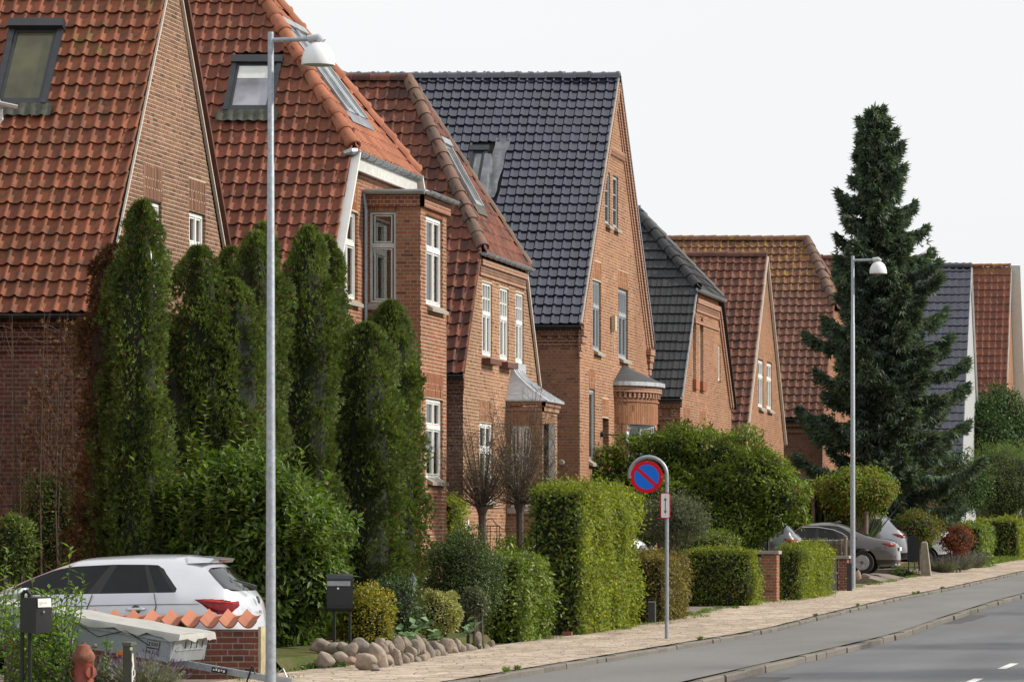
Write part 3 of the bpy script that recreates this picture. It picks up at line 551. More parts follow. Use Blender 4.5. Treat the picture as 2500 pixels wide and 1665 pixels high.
# ---- house 2: half-hipped, box bay
H2 = thing('brick_house', 'red brick house with half-hipped red tiled roof and a boxed brick bay behind the conifers', 'house', (-19, 73.6, 0))
Xf, Y0, z0, Yt, zt, zh, Xt = -16.6, 69.5, 6.0, 73.6, 12.07, 8.33, -19.2; S = Slope(Y0, z0, (zt-z0)/(Yt-Y0)); Xb = -29; mf = sideface(Xf); mn = nearface(Y0+.15)
w0 = (70.55, 71.95, 5.72, 7.30)
brickwork(H2, 'front_wall', mf, half_hip_facade(Y0, z0, Yt, zt, zh, .15), [w0], M_brick2, M_mortar, 60, lintels=[(w0[0]-.02, w0[1]+.02, w0[3], w0[3]+.45)], hid=lambda x,y: x < 800 or x > 885 or y > 800, seed=21)
window(H2, mf, w0[0]+.01, w0[1]-.01, w0[2]+.02, w0[3]-.02, 2, .36, sill=M_stone, depth=.05, near=.18)
brickwork(H2, 'flank_wall', mn, [(Xb,-.3),(Xf,-.3),(Xf,z0-.1),(Xb,z0-.1)], [], M_brick2, M_mortard, 0, seed=22)
R2 = house_shell(H2, Xf, Xb, Y0, z0, Yt, zt, M_under, hip=(zh, Xt), ov=.12)
T2 = pantile_mesh('pantile', .212, .36, PROF_W, M_tile2, lift=.048); T2h = pantile_mesh('pantile', .212, .36, PROF_T, M_tile2n, lift=.03)
X0 = Xf + .12; k = (zh-z0)/(zt-z0); tH = (zh-z0)/S.V.z; tT = (zt-z0)/S.V.z
def in2(u, v): X = X0 - 9.54 + u; lim = X0 if v < tH else X0 + (Xt-X0)*(v-tH)/(tT-tH); return X < lim + .03
q = [S.at(540, 285), S.at(660, 285), S.at(600, 150)]; gw = .212; sk = (X0 - round((X0-q[0][0])/gw)*gw - .01, X0 - round((X0-q[1][0])/gw)*gw + .012, q[0][1]+.06, q[2][1])
tile_roof(R2, S.P(X0-9.54, 0), (1,0,0), S.V, 45, 26, .212, .296, T2, in2, 300, holes=[(sk[0]-X0+9.54-.02, sk[1]-X0+9.54+.02, sk[2]-.18, sk[3]+.06)], v_off=-.1, hid=lambda x,y: x < 440 or (x < 553 and y > (x-440)*5.4), seed=4)
skylight(H2, lambda u,v,d: S.P(u,v,d+.05), sk[0], sk[1], sk[2], sk[3], M_darkmetal, glassmat('skylight_pale_glass', (.16,.16,.18),   .12), M_flash, blind=.62, label='dark framed skylight with a white blind half drawn')
Ya, Yb = Y0 + (Yt-Y0)*k, 2*Yt - Y0 - (Yt-Y0)*k; Vh = (Vector((Xt, Yt, zt)) - Vector((X0, Yt, zh))).normalized(); lh = (Vector((Xt, Yt, zt)) - Vector((X0, Yt, zh))).length
tile_roof(R2, (X0, Ya, zh), (0,1,0), Vh, int((Yb-Ya)/.212)+1, 17, .212, .29, T2h, lambda u,v: abs(u-(Yb-Ya)/2) < (Yb-Ya)/2*(1-v/lh)+.06, 200, holes=[(1.45, 3.45, .75, 3.0)], v_off=-.08, seed=5)
mh = lambda u,v,d: Vector((X0, Ya, zh)) + Vector((0,1,0))*u + Vh*v + Vector((0,1,0)).cross(Vh)*d
for a, b in ((1.6, 2.38), (2.43, 3.21)): skylight(H2, lambda u,v,d: mh(u,v,d+.05), a, b, .95, 2.95, M_zinc, glassmat('skylight_sky_glass', (.20,.22,.23), .12), None, name='roof_window')
m = MB(); m.add([mh(1.55,.95,.09),mh(3.26,.95,.09),mh(3.3,.70,.085),mh(1.5,.70,.085)], [(0,1,2,3)]); m.build('flashing', M_leadd, H2)
ridge(R2, (X0+.02, Ya, zh+.03), (Xt, Yt, zt+.06), M_tile2n, .125, .37); ridge(R2, (X0+.02, Yb, zh+.03), (Xt, Yt, zt+.06), M_tile2n, .125, .37); ridge(R2, (Xt, Yt, zt+.05), (Xb, Yt, zt+.05), M_tile2n, .12)
gutter(H2, (X0+.07, Ya-.16, zh-.06), (X0+.07, Yb+.05, zh-.06), M_zinc, .07); gutter(H2, (Xb, Y0-.09, z0-.09), (X0+.02, Y0-.09, z0-.09), M_zinc)
m = MB(); m.tube([(X0+.07, Ya-.12, zh-.07), (X0+.02, Ya-.20, zh-.08), (X0-.10, Ya-.24, zh-.12)], [.068,.06,.04], 8); m.build('gutter_end', M_zinc, H2)
f = MB(); f.box(X0-.03, X0+.03, Ya+.02, Yb-.02, zh-.36, zh-.10); f.build('fascia_board', M_offwhite, H2)
f = MB(); f.box(Xf+.0, X0-.03, Ya, Yb, zh-.16, zh-.10); f.build('soffit', M_wood, H2)
for yy, y2, s in ((Y0, Ya, 1), (2*Yt-Y0, Yb, -1)):
    f = MB(); f.beam((X0+.01, yy-.02*s, z0-.04), (X0+.01, y2+.02*s, zh-.05), .06, .26, (1,0,0)); f.build('barge_board', M_white, H2)
# bay
BX, BY0, BY1, BZ = -15.6, 72.46, 74.63, 7.55; mbf = sideface(BX); mbn = nearface(BY0)
bw = [(72.87, 74.32, 5.72, 7.33), (72.87, 74.32, 2.62, 4.08)]; bs = [(-16.51, -16.03, 5.72, 7.34)]
bay = MB(); bay.box(Xf-.3, BX+.10, BY0-.10, BY1+.10, BZ+.12, BZ+.18); bay_o = bay.build('bay_roof', M_lead, H2)
brickwork(H2, 'bay_front_wall', mbf, [(BY0,-.3),(BY0,BZ),(BY1,BZ),(BY1,-.3)], bw, M_brick2, M_mortarl, 80, lintels=[(a-.02,b+.02,d,d+.30 if d > 5 else d+.40) for a,b,c,d in bw], seed=23)
brickwork(H2, 'bay_flank_wall', mbn, [(Xf,-.3),(BX,-.3),(BX,BZ),(Xf,BZ)], bs, M_brick2, M_mortard, 120, lintels=[(a-.02,b+.02,d,d+.30) for a,b,c,d in bs], hid=lambda x,y: y > 760, seed=24)
for a,b,c,d in bw: window(H2, mbf, a+.01, b-.01, c+.02, d-.02, 2, .36 if d > 5 else .34, sill=M_stone, depth=.045, near=.18)
window(H2, mbn, bs[0][0]+.01, bs[0][1]-.01, bs[0][2]+.01, bs[0][3]-.01, 1, .36, fm=M_offwhite, gm=M_clear, sill=M_stone, depth=.03, bar=.04, room=False)
bl = MB()
for i in range(44): z = 5.82 + i*.034; bl.box(-16.5, -16.05, BY0+.20, BY0+.222, z, z+.006)
bl.build('blind', plain('blind_slat', (.30,.31,.29), .6), H2)
m = MB(); m.box(-16.55, -15.75, BY0+.16, BY1-.15, 5.6, 5.65); m.box(-16.55,-15.75, BY1-.2, BY1-.15, 5.6, 7.5); m.box(-16.6,-16.55, BY0+.16, BY1-.15, 5.6, 7.5); m.build('bay_room', M_room, H2)
c = MB(); mpbox(c, mbf, BY0-.06, BY1+.06, BZ-.12, BZ+.12, 0, .07); mpbox(c, mbn, Xf, BX+.07, BZ-.12, BZ+.12, 0, .06); c.build('bay_cornice', M_c2, H2)
gutter(H2, (Xf-.1, BY0-.15, BZ+.14), (BX+.10, BY0-.15, BZ+.14), M_zinc, .06, 0); gutter(H2, (BX+.16, BY0-.12, BZ+.14), (BX+.16, BY1+.12, BZ+.14), M_zinc, .06)
m = MB(); m.tube([(Xf+.02, BY0-.15, BZ+.1), (Xf+.05, BY0-.10, BZ-.2), (Xf+.05, BY0-.10, .2)], .035, 8); m.build('downpipe', M_galv, H2)
# ---- house 3
H3 = thing('brick_house', 'brick house with brown weathered half-hipped roof, three tall white windows and a lead roofed bay', 'house', (-19, 83.4, 0))
Xf, Y0, z0, Yt, zt, zh, Xt = -16.3, 79.4, 4.81, 83.4, 10.86, 7.27, -18.2; S = Slope(Y0, z0, (zt-z0)/(Yt-Y0)); Xb = -28; mf = sideface(Xf); mn = nearface(Y0+.15)
uw = [(81.36, 82.38, 5.2, 6.70), (83.15, 84.10, 5.2, 6.70), (84.82, 85.73, 5.2, 6.70)]; lw = [(81.1, 82.45, 2.35, 3.88)]
brickwork(H3, 'front_wall', mf, half_hip_facade(Y0, z0, Yt, zt, zh, .1), uw + lw, M_brick3, M_mortarl, 200, lintels=[(a-.02,b+.02,d,d+.36) for a,b,c,d in uw] + [(lw[0][0]-.02, lw[0][1]+.02, lw[0][3], lw[0][3]+.42)], hid=lambda x,y: y > 1060 or x > 1330, seed=31)
for a,b,c,d in uw: window(H3, mf, a+.01, b-.01, c+.02, d-.02, 2, .42, ucols=3, urows=2, bar=.06, near=.14)
for a,b,c,d in lw: window(H3, mf, a+.01, b-.01, c+.02, d-.02, 2, .34, sill=M_stone, near=.14)
for a,b,c,d in uw[:2]:
    m = MB(); mpbox(m, mf, a-.04, b+.06, c-.16, c-.05, 0, .18); m.build('sill', M_wooddark, H3)
brickwork(H3, 'flank_wall', mn, [(Xb,-.3),(Xf,-.3),(Xf,z0-.1),(Xb,z0-.1)], [], M_brickw, M_mortard, 60, hid=lambda x,y: x < 1088 or y > 1240, seed=32)  # shaded flank coloured with the dark brick and grey mortar
dentils(H3, mf, Y0+1.66, 2*Yt-Y0-1.6, zh-.42, M_c3)
R3 = house_shell(H3, Xf, Xb, Y0, z0, Yt, zt, M_under, hip=(zh, Xt), ov=.06)
T3 = pantile_mesh('pantile', .212, .36, PROF_S, M_tile3, lift=.048); T3h = pantile_mesh('pantile', .212, .36, PROF_T, M_tile3, lift=.03)
X0 = Xf + .06; k = (zh-z0)/(zt-z0); tH = (zh-z0)/S.V.z; tT = (zt-z0)/S.V.z
def in3(u, v): X = X0 - 6.36 + u; lim = X0 if v < tH else X0 + (Xt-X0)*(v-tH)/(tT-tH); return X < lim + .03
tile_roof(R3, S.P(X0-6.36, 0), (1,0,0), S.V, 30, 25, .212, .298, T3, in3, 260, v_off=-.1, hid=lambda x,y: (y > 440 and x < 1090) or (x < 1000 and y > (x-660)*1.23), seed=6)
Ya, Yb = Y0 + (Yt-Y0)*k, 2*Yt - Y0 - (Yt-Y0)*k; Vh = (Vector((Xt, Yt, zt)) - Vector((X0, Yt, zh))).normalized(); lh = (Vector((Xt, Yt, zt)) - Vector((X0, Yt, zh))).length
tile_roof(R3, (X0, Ya, zh), (0,1,0), Vh, int((Yb-Ya)/.212)+1, 15, .212, .29, T3h, lambda u,v: abs(u-(Yb-Ya)/2) < (Yb-Ya)/2*(1-v/lh)+.06, 160, holes=[(1.6, 2.6, 1.0, 2.7)], v_off=-.08, seed=7)
mh3 = lambda u,v,d, Ya=Ya, X0=X0, zh=zh, Vh=Vh: Vector((X0, Ya, zh)) + Vector((0,1,0))*u + Vh*v + Vector((0,1,0)).cross(Vh)*d
skylight(H3, lambda u,v,d: mh3(u,v,d+.05), 1.65, 2.5, 1.15, 2.65, M_zinc, M_glassl, None, name='roof_window'); m = MB(); m.add([mh3(1.5,1.15,.09),mh3(2.55,1.15,.09),mh3(2.6,.92,.085),mh3(1.5,.92,.085)], [(0,1,2,3)]); m.build('flashing', M_flash, H3)
ridge(R3, (X0+.02, Ya, zh+.03), (Xt, Yt, zt+.06), M_tile3r, .125, .37, False); ridge(R3, (X0+.02, Yb, zh+.03), (Xt, Yt, zt+.06), M_tile3r, .10, .37, False); ridge(R3, (Xt, Yt, zt+.05), (Xb, Yt, zt+.05), M_tile3, .115, .38, False)
gutter(H3, (X0+.08, Ya-.2, zh-.06), (X0+.08, Yb+.15, zh-.06), M_zinc, .065); gutter(H3, (Xb, Y0-.09, z0-.09), (X0+.0, Y0-.09, z0-.09), M_darkmetal)
for yy, y2 in ((Y0, Ya), (2*Yt-Y0, Yb)):
    f = MB(); f.beam((X0-.02, yy, z0-.03), (X0-.02, y2, zh-.03), .05, .05, (1,0,0)); f.build('verge_mortar', M_vergec if yy > Y0 else M_brick3, H3)
kn = MB(); [mpbox(kn, mn, Xf-.5+.02*i, Xf+.03-.012*i, z0-.34-.09*i, z0-.25-.09*i if i else z0-.1, 0, .09-.025*i) for i in range(4)]; kn.build('corbel', M_cw, H3)
# canted bay with a swept lead roof
bx, by0, by1, bz = -15.57, 83.9, 85.55, 4.3; mb3 = sideface(bx); mbn3 = nearface(by0)
fw = [(84.2, 85.05, 2.2, 3.86)]; sw = [(-16.23, -15.80, 2.2, 3.88)]
brickwork(H3, 'bay_front_wall', mb3, [(by0,-.3),(by0,bz),(by1,bz),(by1,-.3)], fw, M_brick3, M_mortarl, 20, lintels=[(a-.02,b+.02,d,d+.36) for a,b,c,d in fw], seed=33)
brickwork(H3, 'bay_flank_wall', mbn3, [(Xf,-.3),(bx,-.3),(bx,bz),(Xf,bz)], sw, M_brick3, M_mortard, 20, lintels=[(a-.02,b+.02,d,d+.36) for a,b,c,d in sw], seed=34)
for a,b,c,d in fw: window(H3, mb3, a+.01, b-.01, c+.02, d-.02, 2, .36, sill=M_stone, near=.12)
for a,b,c,d in sw: window(H3, mbn3, a+.01, b-.01, c+.01, d-.01, 2, .36, sill=M_stone, depth=.05)
c = MB(); mpbox(c, mb3, by0-.06, by1+.06, bz-.02, bz+.10, 0, .07); mpbox(c, mbn3, Xf, bx+.07, bz-.02, bz+.10, 0, .06); mpbox(c, mb3, by0-.03, by1+.03, bz-.12, bz-.04, 0, .04); mpbox(c, mbn3, Xf, bx+.04, bz-.12, bz-.04, 0, .03); c.build('bay_cornice', M_c3, H3)
lr = MB(); rows = []
for i in range(9):
    s = i/8; z = bz + .10 + .66*s; e = (1-s)**1.35; rows.append((bx + .12 - (bx+.12-Xf-.06)*(1-e), by0 - .12 + .52*(1-e), by1 + .12 - .52*(1-e), z))
vs = []
for x, ya, yb, z in rows: vs += [(Xf, ya, z), (x, ya, z), (x, yb, z), (Xf, yb, z)]
lr.add(vs, [(4*i+j, 4*i+j+1, 4*i+j+5, 4*i+j+4) for i in range(8) for j in range(3)]); lr.box(Xf, rows[0][0]+.01, rows[0][1]-.01, rows[0][2]+.01, bz+.07, bz+.10)
for q in range(1, 5):
    lr.tube([(r[0]+.006, r[1]+(r[2]-r[1])*q/4.0 - .02, r[3]+.006) for r in rows], .014, 5)
lr.build('bay_roof', M_lead, H3, smooth=True, angle=30)
m = MB(); mpbox(m, mf, 84.78, 85.62, 4.86, 5.2, 0, .07); m.build('pedestal', M_lead, H3)
# ---- house 4: tall gable, glazed blue-black tiles
H4 = thing('brick_house', 'tall orange brick gable house with glossy blue black tiled roof', 'house', (-19, 95.5, .2))
Xf, Y0, z0, Yt, zt = -16.0, 90.55, 6.35, 95.5, 12.29; S = Slope(Y0, z0, (zt-z0)/(Yt-Y0)); Xb = -29; mf = sideface(Xf); mn = nearface(Y0+.12)
uw = [(92.3, 93.42, 5.82, 7.43), (95.75, 97.15, 5.8, 7.44)]; aw = [(93.9, 94.62, 8.8, 10.0), (95.0, 95.75, 8.8, 10.0)]; lw = [(91.85, 92.6, 3.3, 4.93), (93.6, 94.45, 1.2, 4.36)]
brickwork(H4, 'front_wall', mf, [(Y0+.12,-.3),(Y0+.12,z0),(Yt,zt-.03),(2*Yt-Y0-.12,z0),(2*Yt-Y0-.12,-.3)], uw+aw+lw, M_brick4, M_mortarl, 180, lintels=[(a-.02,b+.02,d,d+.42) for a,b,c,d in uw+lw], hid=lambda x,y: y > 1060, seed=41)
for a,b,c,d in uw: window(H4, mf, a+.02, b-.02, c+.02, d-.02, 2, .36, ucols=4, fm=M_greyp, sill=M_stone, depth=.045, near=.22)
for a,b,c,d in aw: window(H4, mf, a+.02, b-.02, c+.02, d-.02, 1, 0, lrows=3, fm=M_greyp, sill=M_stone, near=.16)
window(H4, mf, lw[0][0]+.02, lw[0][1]-.02, lw[0][2]+.02, lw[0][3]-.02, 1, 0, fm=M_greyp, sill=M_stone)
m = MB(); mpbox(m, mf, lw[1][0], lw[1][1], lw[1][2], lw[1][3], -.5, -.45); m.build('door', M_wooddark, H4)
brickwork(H4, 'flank_wall', mn, [(Xb,-.3),(Xf,-.3),(Xf,z0-.1),(Xb,z0-.1)], [], M_brick2, M_mortard, 100, hid=lambda x,y: x < 1322 or y > 1100, seed=42)  # red for orange brick puts the flank's shade into its colour
c = MB(); mpbox(c, mn, Xb, Xf+.08, z0-.28, z0-.10, 0, .10); mpbox(c, mn, Xb, Xf+.02, z0-.44, z0-.36, 0, .05); mpbox(c, mn, Xb, Xf+.01, z0-.52, z0-.45, 0, .03)
for i in range(26): mpbox(c, mn, Xf-.12-.24*i-.12, Xf-.12-.24*i, z0-.36, z0-.29, 0, .07)
c.build('cornice', M_c2, H4)
c = MB()                                                   # stepped brick courses following both rakes, and the kneelers
for yy, s in ((Y0, 1), (2*Yt-Y0, -1)):
    for o_, pr in ((.10, .10), (.24, .06), (.36, .03)):
        c.beam((Xf+pr/2, yy+o_*s*.9, z0-o_*.8), (Xf+pr/2, Yt, zt-o_*1.45), .14, pr, (1,0,0))
    for i in range(4): mpbox(c, mf, min(yy-.05*s, yy+(.62-.12*i)*s), max(yy-.05*s, yy+(.62-.12*i)*s), z0-.30-.16*i, z0-.15-.16*i, 0, .12-.03*i)
c.build('rake_cornice', M_c4, H4)  # shadowed rake profile painted by darker brick courses
c = MB(); mpbox(c, mf, 94.35, 96.65, 10.55, 10.62, 0, .05); [mpbox(c, mf, 94.5+.12*i, 94.56+.12*i, 10.43, 10.55, 0, .05) for i in range(17)]; c.build('dentil_band', M_c4, H4)
R4 = house_shell(H4, Xf, Xb, Y0, z0, Yt, zt, M_under, ov=.03)
T4 = pantile_mesh('pantile', .2075, .35, PROF_T, M_tile4, lift=.046, th=.014); X0 = Xf + .05; n4 = 60
hol = [S.at(1132, 480)[0], S.at(1225, 480)[0], S.at(1200, 482)[1], S.at(1200, 345)[1]]
tile_roof(R4, S.P(X0-.2075*n4, 0), (1,0,0), S.V, n4, 28, .2075, .283, T4, lambda u,v: v < 7.74, 300, holes=[(hol[0]-X0+.2075*n4, hol[1]-X0+.2075*n4, hol[2], hol[3])], v_off=-.08, hid=lambda x,y: y > (x-995)*1.42+215, seed=8)
ridge(R4, (X0+.04, Yt, zt+.035), (Xb, Yt, zt+.035), M_tile4, .115, .335)
gutter(H4, (Xb, Y0-.09, z0-.09), (X0+.03, Y0-.09, z0-.09), M_darkmetal, .07)
f = MB(); f.beam((X0+.0, Y0, z0-.02), (X0+.0, Yt, zt+.0), .03, .05, (1,0,0)); f.build('verge_mortar', M_vergec, H4)
f = MB(); f.beam((X0+.02, Yt+.05, zt+.04), (X0+.02, 2*Yt-Y0+.1, z0), .08, .08, (1,0,0)); f.build('verge_tiles', M_tile4, H4)
mr = lambda u,v,d: S.P(u, v, d)
f = MB(); vs = []
for i in range(9):
    for j in range(5): vs.append(mr(hol[0]+.52+.20*j/4*(1+.7*i/8) + .02*math.sin(i*1.9), hol[2]-.1+(hol[3]-hol[2]+.1)*i/8, .09+.012*math.sin(j*2.1+i)))
f.add(vs, [(5*i+j, 5*i+j+1, 5*i+j+6, 5*i+j+5) for i in range(8) for j in range(4)]); f.build('lead_flashing', M_leadd, H4, smooth=True)
f = MB(); mpbox(f, mr, hol[0]+.40, hol[0]+.55, hol[2]-.1, hol[3]-.75, .05, .34); f.build('dormer_cheek', M_leadd, H4)
skylight(H4, lambda u,v,d: S.P(u,v,d+.05), hol[0]-.02, hol[0]+.40, hol[2]+.1, hol[3]-.3, M_darkmetal, M_glassl)
# shallow bowed bay
cy, hw, dp, bz = 96.6, 1.38, .76, 5.15; arc = [(Xf + dp*math.cos(a), cy + hw*math.sin(a)) for a in np.linspace(-math.pi/2, math.pi/2, 25)]
b = MB(); b.add([(x,y,z) for x,y in arc for z in (-.2, 1.2, 4.23, bz)], [(4*i+j, 4*i+4+j, 4*i+5+j, 4*i+1+j) for i in range(24) for j in range(3) if not (j == 1 and (.12 < (i+.5)/24 < .46 or .60 < (i+.5)/24 < .88))]); bo = b.build('bay_wall', M_mortarl, H4)
br = MB()
for kk in range(0, int(bz/.0667)):
    z0_, z1_ = kk*.0667+.006, (kk+1)*.0667-.006; o_ = .5 if kk % 2 else 0
    if 4.30 < z0_ < 4.66 or z0_ > 4.98: continue
    for i in range(23):
        (xa, ya), (xb, yb) = arc[i], arc[i+1]; f0 = Vector((xa, ya, 0)); f1 = Vector((xb, yb, 0)); dd = (f1-f0)
        if kk % 2: f0, f1 = f0 + dd*.5, f1 + (Vector((*arc[i+2],0))-f1)*.5
        dd = f1-f0; nn = Vector((dd.y, -dd.x, 0)).normalized()*.008; f0, f1 = f0 + dd.normalized()*.006, f1 - dd.normalized()*.006
        ang = (i+.5)/24
        if 1.2 < z0_ < 4.22 and (.12 < ang < .46 or .60 < ang < .88): continue
        a_ = [f0+nn+Vector((0,0,z0_)), f1+nn+Vector((0,0,z0_)), f1+nn+Vector((0,0,z1_)), f0+nn+Vector((0,0,z1_))]; br.add(a_ + [p-nn for p in a_], [(0,1,2,3),(0,4,5,1),(3,2,6,7),(0,3,7,4),(1,5,6,2)])
for i in range(48):                                       # upright bricks over the bay windows
    t_ = i/2; j = min(23, int(t_)); e = t_-j; f0 = Vector((*arc[j],0)).lerp(Vector((*arc[j+1],0)), e); f1 = Vector((*arc[j],0)).lerp(Vector((*arc[j+1],0)), min(1, e+.5)); dd = f1-f0; nn = Vector((dd.y,-dd.x,0)).normalized()*.009; sp = 4.42 if i % 2 else 4.52
    for a0, a1 in ((4.24, sp-.005), (sp+.005, 4.68)):
        q = [f0+dd*.07+nn+Vector((0,0,a0)), f1-dd*.07+nn+Vector((0,0,a0)), f1-dd*.07+nn+Vector((0,0,a1)), f0+dd*.07+nn+Vector((0,0,a1))]; br.add(q + [p-nn for p in q], [(0,1,2,3),(0,4,5,1),(3,2,6,7),(0,3,7,4),(1,5,6,2)])
me2 = bpy.data.meshes.new('brickwork'); me2.from_pydata(br.v, [], br.f); me2.materials.append(M_brick4); bo2 = bpy.data.objects.new('brickwork', me2); link(bo2, bo); bo2['kind'] = 'stuff'
def arcpt(t, out, z): j = min(23, int(t*24)); e = t*24-j; p = Vector((*arc[j],0)).lerp(Vector((*arc[j+1],0)), e); n_ = Vector((p.x-Xf, (p.y-cy)*.35, 0)).normalized(); return p + n_*out + Vector((0,0,z))
c = MB()
for zz0, zz1, o0 in ((4.98, 5.15, .10), (4.76, 4.80, .04)):
    c.add([arcpt(i/24, o, z) for i in range(25) for o, z in ((0, zz0), (o0, zz0), (o0, zz1), (0, zz1))], [(4*i+j, 4*i+(j+1)%4, 4*i+4+(j+1)%4, 4*i+4+j) for i in range(24) for j in range(4)])
for i in range(0, 48, 2): a_, b_ = arcpt(i/48, .0, 0), arcpt((i+1)/48, .0, 0); n_ = (b_-a_); n2 = Vector((n_.y,-n_.x,0)).normalized()*.07; c.add([a_+Vector((0,0,4.86)),b_+Vector((0,0,4.86)),b_+n2+Vector((0,0,4.86)),a_+n2+Vector((0,0,4.86)),a_+Vector((0,0,4.98)),b_+Vector((0,0,4.98)),b_+n2+Vector((0,0,4.98)),a_+n2+Vector((0,0,4.98))], [(0,3,2,1),(4,5,6,7),(0,1,5,4),(1,2,6,5),(2,3,7,6),(3,0,4,7)])
c.build('bay_cornice', M_c4, bo)
c = MB(); c.add([arcpt(i/24, .16, z) for i in range(25) for z in (5.15, 5.22)], [(2*i, 2*i+2, 2*i+3, 2*i+1) for i in range(24)]); c.add([arcpt(i/24, .16, 5.22) for i in range(25)] + [Vector((Xf, cy-.2, 5.66))], [(i, i+1, 25) for i in range(24)]); c.add([arcpt(i/24, .16, 5.15) for i in range(25)] + [Vector((Xf, cy, 5.15))], [(i, i+1, 25) for i in range(24)])
c.build('bay_roof', plain('roofing_felt', (.05,.052,.055), .8, var=.2), bo); c = MB(); c.add([arcpt(i/24, .175, z) for i in range(25) for z in (5.13, 5.225)], [(2*i, 2*i+2, 2*i+3, 2*i+1) for i in range(24)]); c.build('bay_fascia', M_lead, bo)
for a0, a1 in ((.125, .455), (.61, .87)):
    p, q = arcpt(a0, -.04, 0), arcpt(a1, -.04, 0); dd = q-p; L_ = dd.length; dn = dd.normalized(); nn = Vector((dn.y, -dn.x, 0)); mpw = lambda u,v,d, p=p, dn=dn, nn=nn: p + dn*u + nn*d + Vector((0,0,v))
    window(bo, mpw, -.02, L_+.02, 1.2, 4.22, 2, .3, fm=M_greyp, depth=-.02, curt=.8)
# ---- house 5: half-hipped, dark grey tiles, pointed niches
H5 = thing('brick_house', 'orange brick house with dark grey half-hipped roof and two tall pointed niches', 'house', (-19, 110, .3))
Xf, Y0, z0, Yt, zt, zh, Xt = -16.0, 105.2, 5.24, 110.0, 10.70, 8.18, -18.2; S = Slope(Y0, z0, (zt-z0)/(Yt-Y0)); Xb = -27; mf = sideface(Xf); mn = nearface(Y0+.1)
nw = [(107.45, 108.05, 5.75, 7.45), (108.7, 109.35, 5.75, 7.45), (112.1, 112.6, 5.9, 6.9)]; lw = [(105.9, 107.0, 2.9, 4.6), (108.6, 109.8, 2.9, 4.6)]
brickwork(H5, 'front_wall', mf, half_hip_facade(Y0, z0, Yt, zt, zh, .1), nw+lw, M_brick4, M_mortarl, 60, lintels=[(a-.02,b+.02,d,d+.35) for a,b,c,d in lw], hid=lambda x,y: y > 1000, seed=51)
for a,b,c,d in nw[:2]:
    ar = MB(); n_ = 8
    for s in (0, 1):
        pts = [(a if s == 0 else b, d-.34)] + [((a if s == 0 else b) + (1 if s == 0 else -1)*(b-a)/2*(1-math.cos(t_*math.pi/2)), d-.34+.34*math.sin(t_*math.pi/2)) for t_ in np.linspace(0, 1, n_)] + [(a if s == 0 else b, d)]
        ar.prism(pts, mf, -.12, .008)
    ar.build('pointed_arch', M_brick4, H5)
    window(H5, mf, a+.01, b-.01, c+.01, d-.01, 1, 0, depth=.08, near=.2)
window(H5, mf, nw[2][0]+.01, nw[2][1]-.01, nw[2][2]+.01, nw[2][3]-.01, 1, 0)
for a,b,c,d in lw:
    window(H5, mf, a+.02, b-.02, c+.02, d-.02, 2, .3); ar = MB(); n_ = 10; pts = [(a-.0, d-.4)] + [((a+b)/2 - (b-a)/2*math.cos(t_*math.pi), d-.4+.4*math.sin(t_*math.pi)) for t_ in np.linspace(0, 1, n_)] + [(b, d-.4), (b, d), (a, d)]
    ar.prism([(a, d)] + [((a+b)/2 - (b-a)/2*math.cos(t_*math.pi), d-.4+.395*math.sin(t_*math.pi)) for t_ in np.linspace(0, .5, 7)], mf, -.12, .008); ar.prism([(b, d)] + [((a+b)/2 + (b-a)/2*math.cos(t_*math.pi), d-.4+.395*math.sin(t_*math.pi)) for t_ in np.linspace(0, .5, 7)], mf, -.12, .008); ar.build('round_arch', M_brick4, H5)
for a,b,c,d in nw[:2]: m = MB(); mpbox(m, mf, a-.03, b+.03, c-.25, c, 0, .10); m.build('sill', M_brick2, H5)
brickwork(H5, 'flank_wall', mn, [(Xb,-.3),(Xf,-.3),(Xf,z0-.1),(Xb,z0-.1)], [], M_brick2, M_mortard, 20, hid=lambda x,y: x < 1600, seed=52)  # flank in redder, darker brick and mortar as painted shade
c = MB(); mpbox(c, mn, Xb, Xf+.06, z0-.3, z0-.1, 0, .1); mpbox(c, mn, Xb, Xf+.02, z0-.62, z0-.55, 0, .05); [mpbox(c, mn, Xf-.1-.36*i-.14, Xf-.1-.36*i, z0-.54, z0-.32, 0, .06) for i in range(10)]; c.build('cornice', M_c2, H5)
dentils(H5, mf, Y0+2.75, 2*Yt-Y0-2.7, zh-.55, M_c4, h=.16); c = MB(); mpbox(c, mf, Y0+2.6, 2*Yt-Y0-2.6, zh-.92, zh-.84, 0, .04)
for o_, pr in ((.18,.09),(.34,.05)): c.beam((Xf+pr/2, 2*Yt-Y0-o_, z0), (Xf+pr/2, 2*Yt-Y0-2.55-o_, zh-.3), .12, pr, (1,0,0))
c.build('rake_cornice', M_c4, H5)
R5 = house_shell(H5, Xf, Xb, Y0, z0, Yt, zt, M_under, hip=(zh, Xt), ov=.06)
T5 = pantile_mesh('flat_tile', .30, .40, PROF_F, M_tile5, lift=.042); X0 = Xf+.06; k = (zh-z0)/(zt-z0); tH = (zh-z0)/S.V.z; tT = (zt-z0)/S.V.z
def in5(u, v): X = X0 - 4.8 + u; lim = X0 if v < tH else X0 + (Xt-X0)*(v-tH)/(tT-tH); return X < lim + .03
tile_roof(R5, S.P(X0-4.8, 0), (1,0,0), S.V, 16, 24, .30, .335, T5, in5, 220, v_off=-.1, hid=lambda x,y: x < 1545, seed=9)
Ya, Yb = Y0 + (Yt-Y0)*k, 2*Yt - Y0 - (Yt-Y0)*k; Vh = (Vector((Xt, Yt, zt)) - Vector((X0, Yt, zh))).normalized(); lh = (Vector((Xt, Yt, zt)) - Vector((X0, Yt, zh))).length
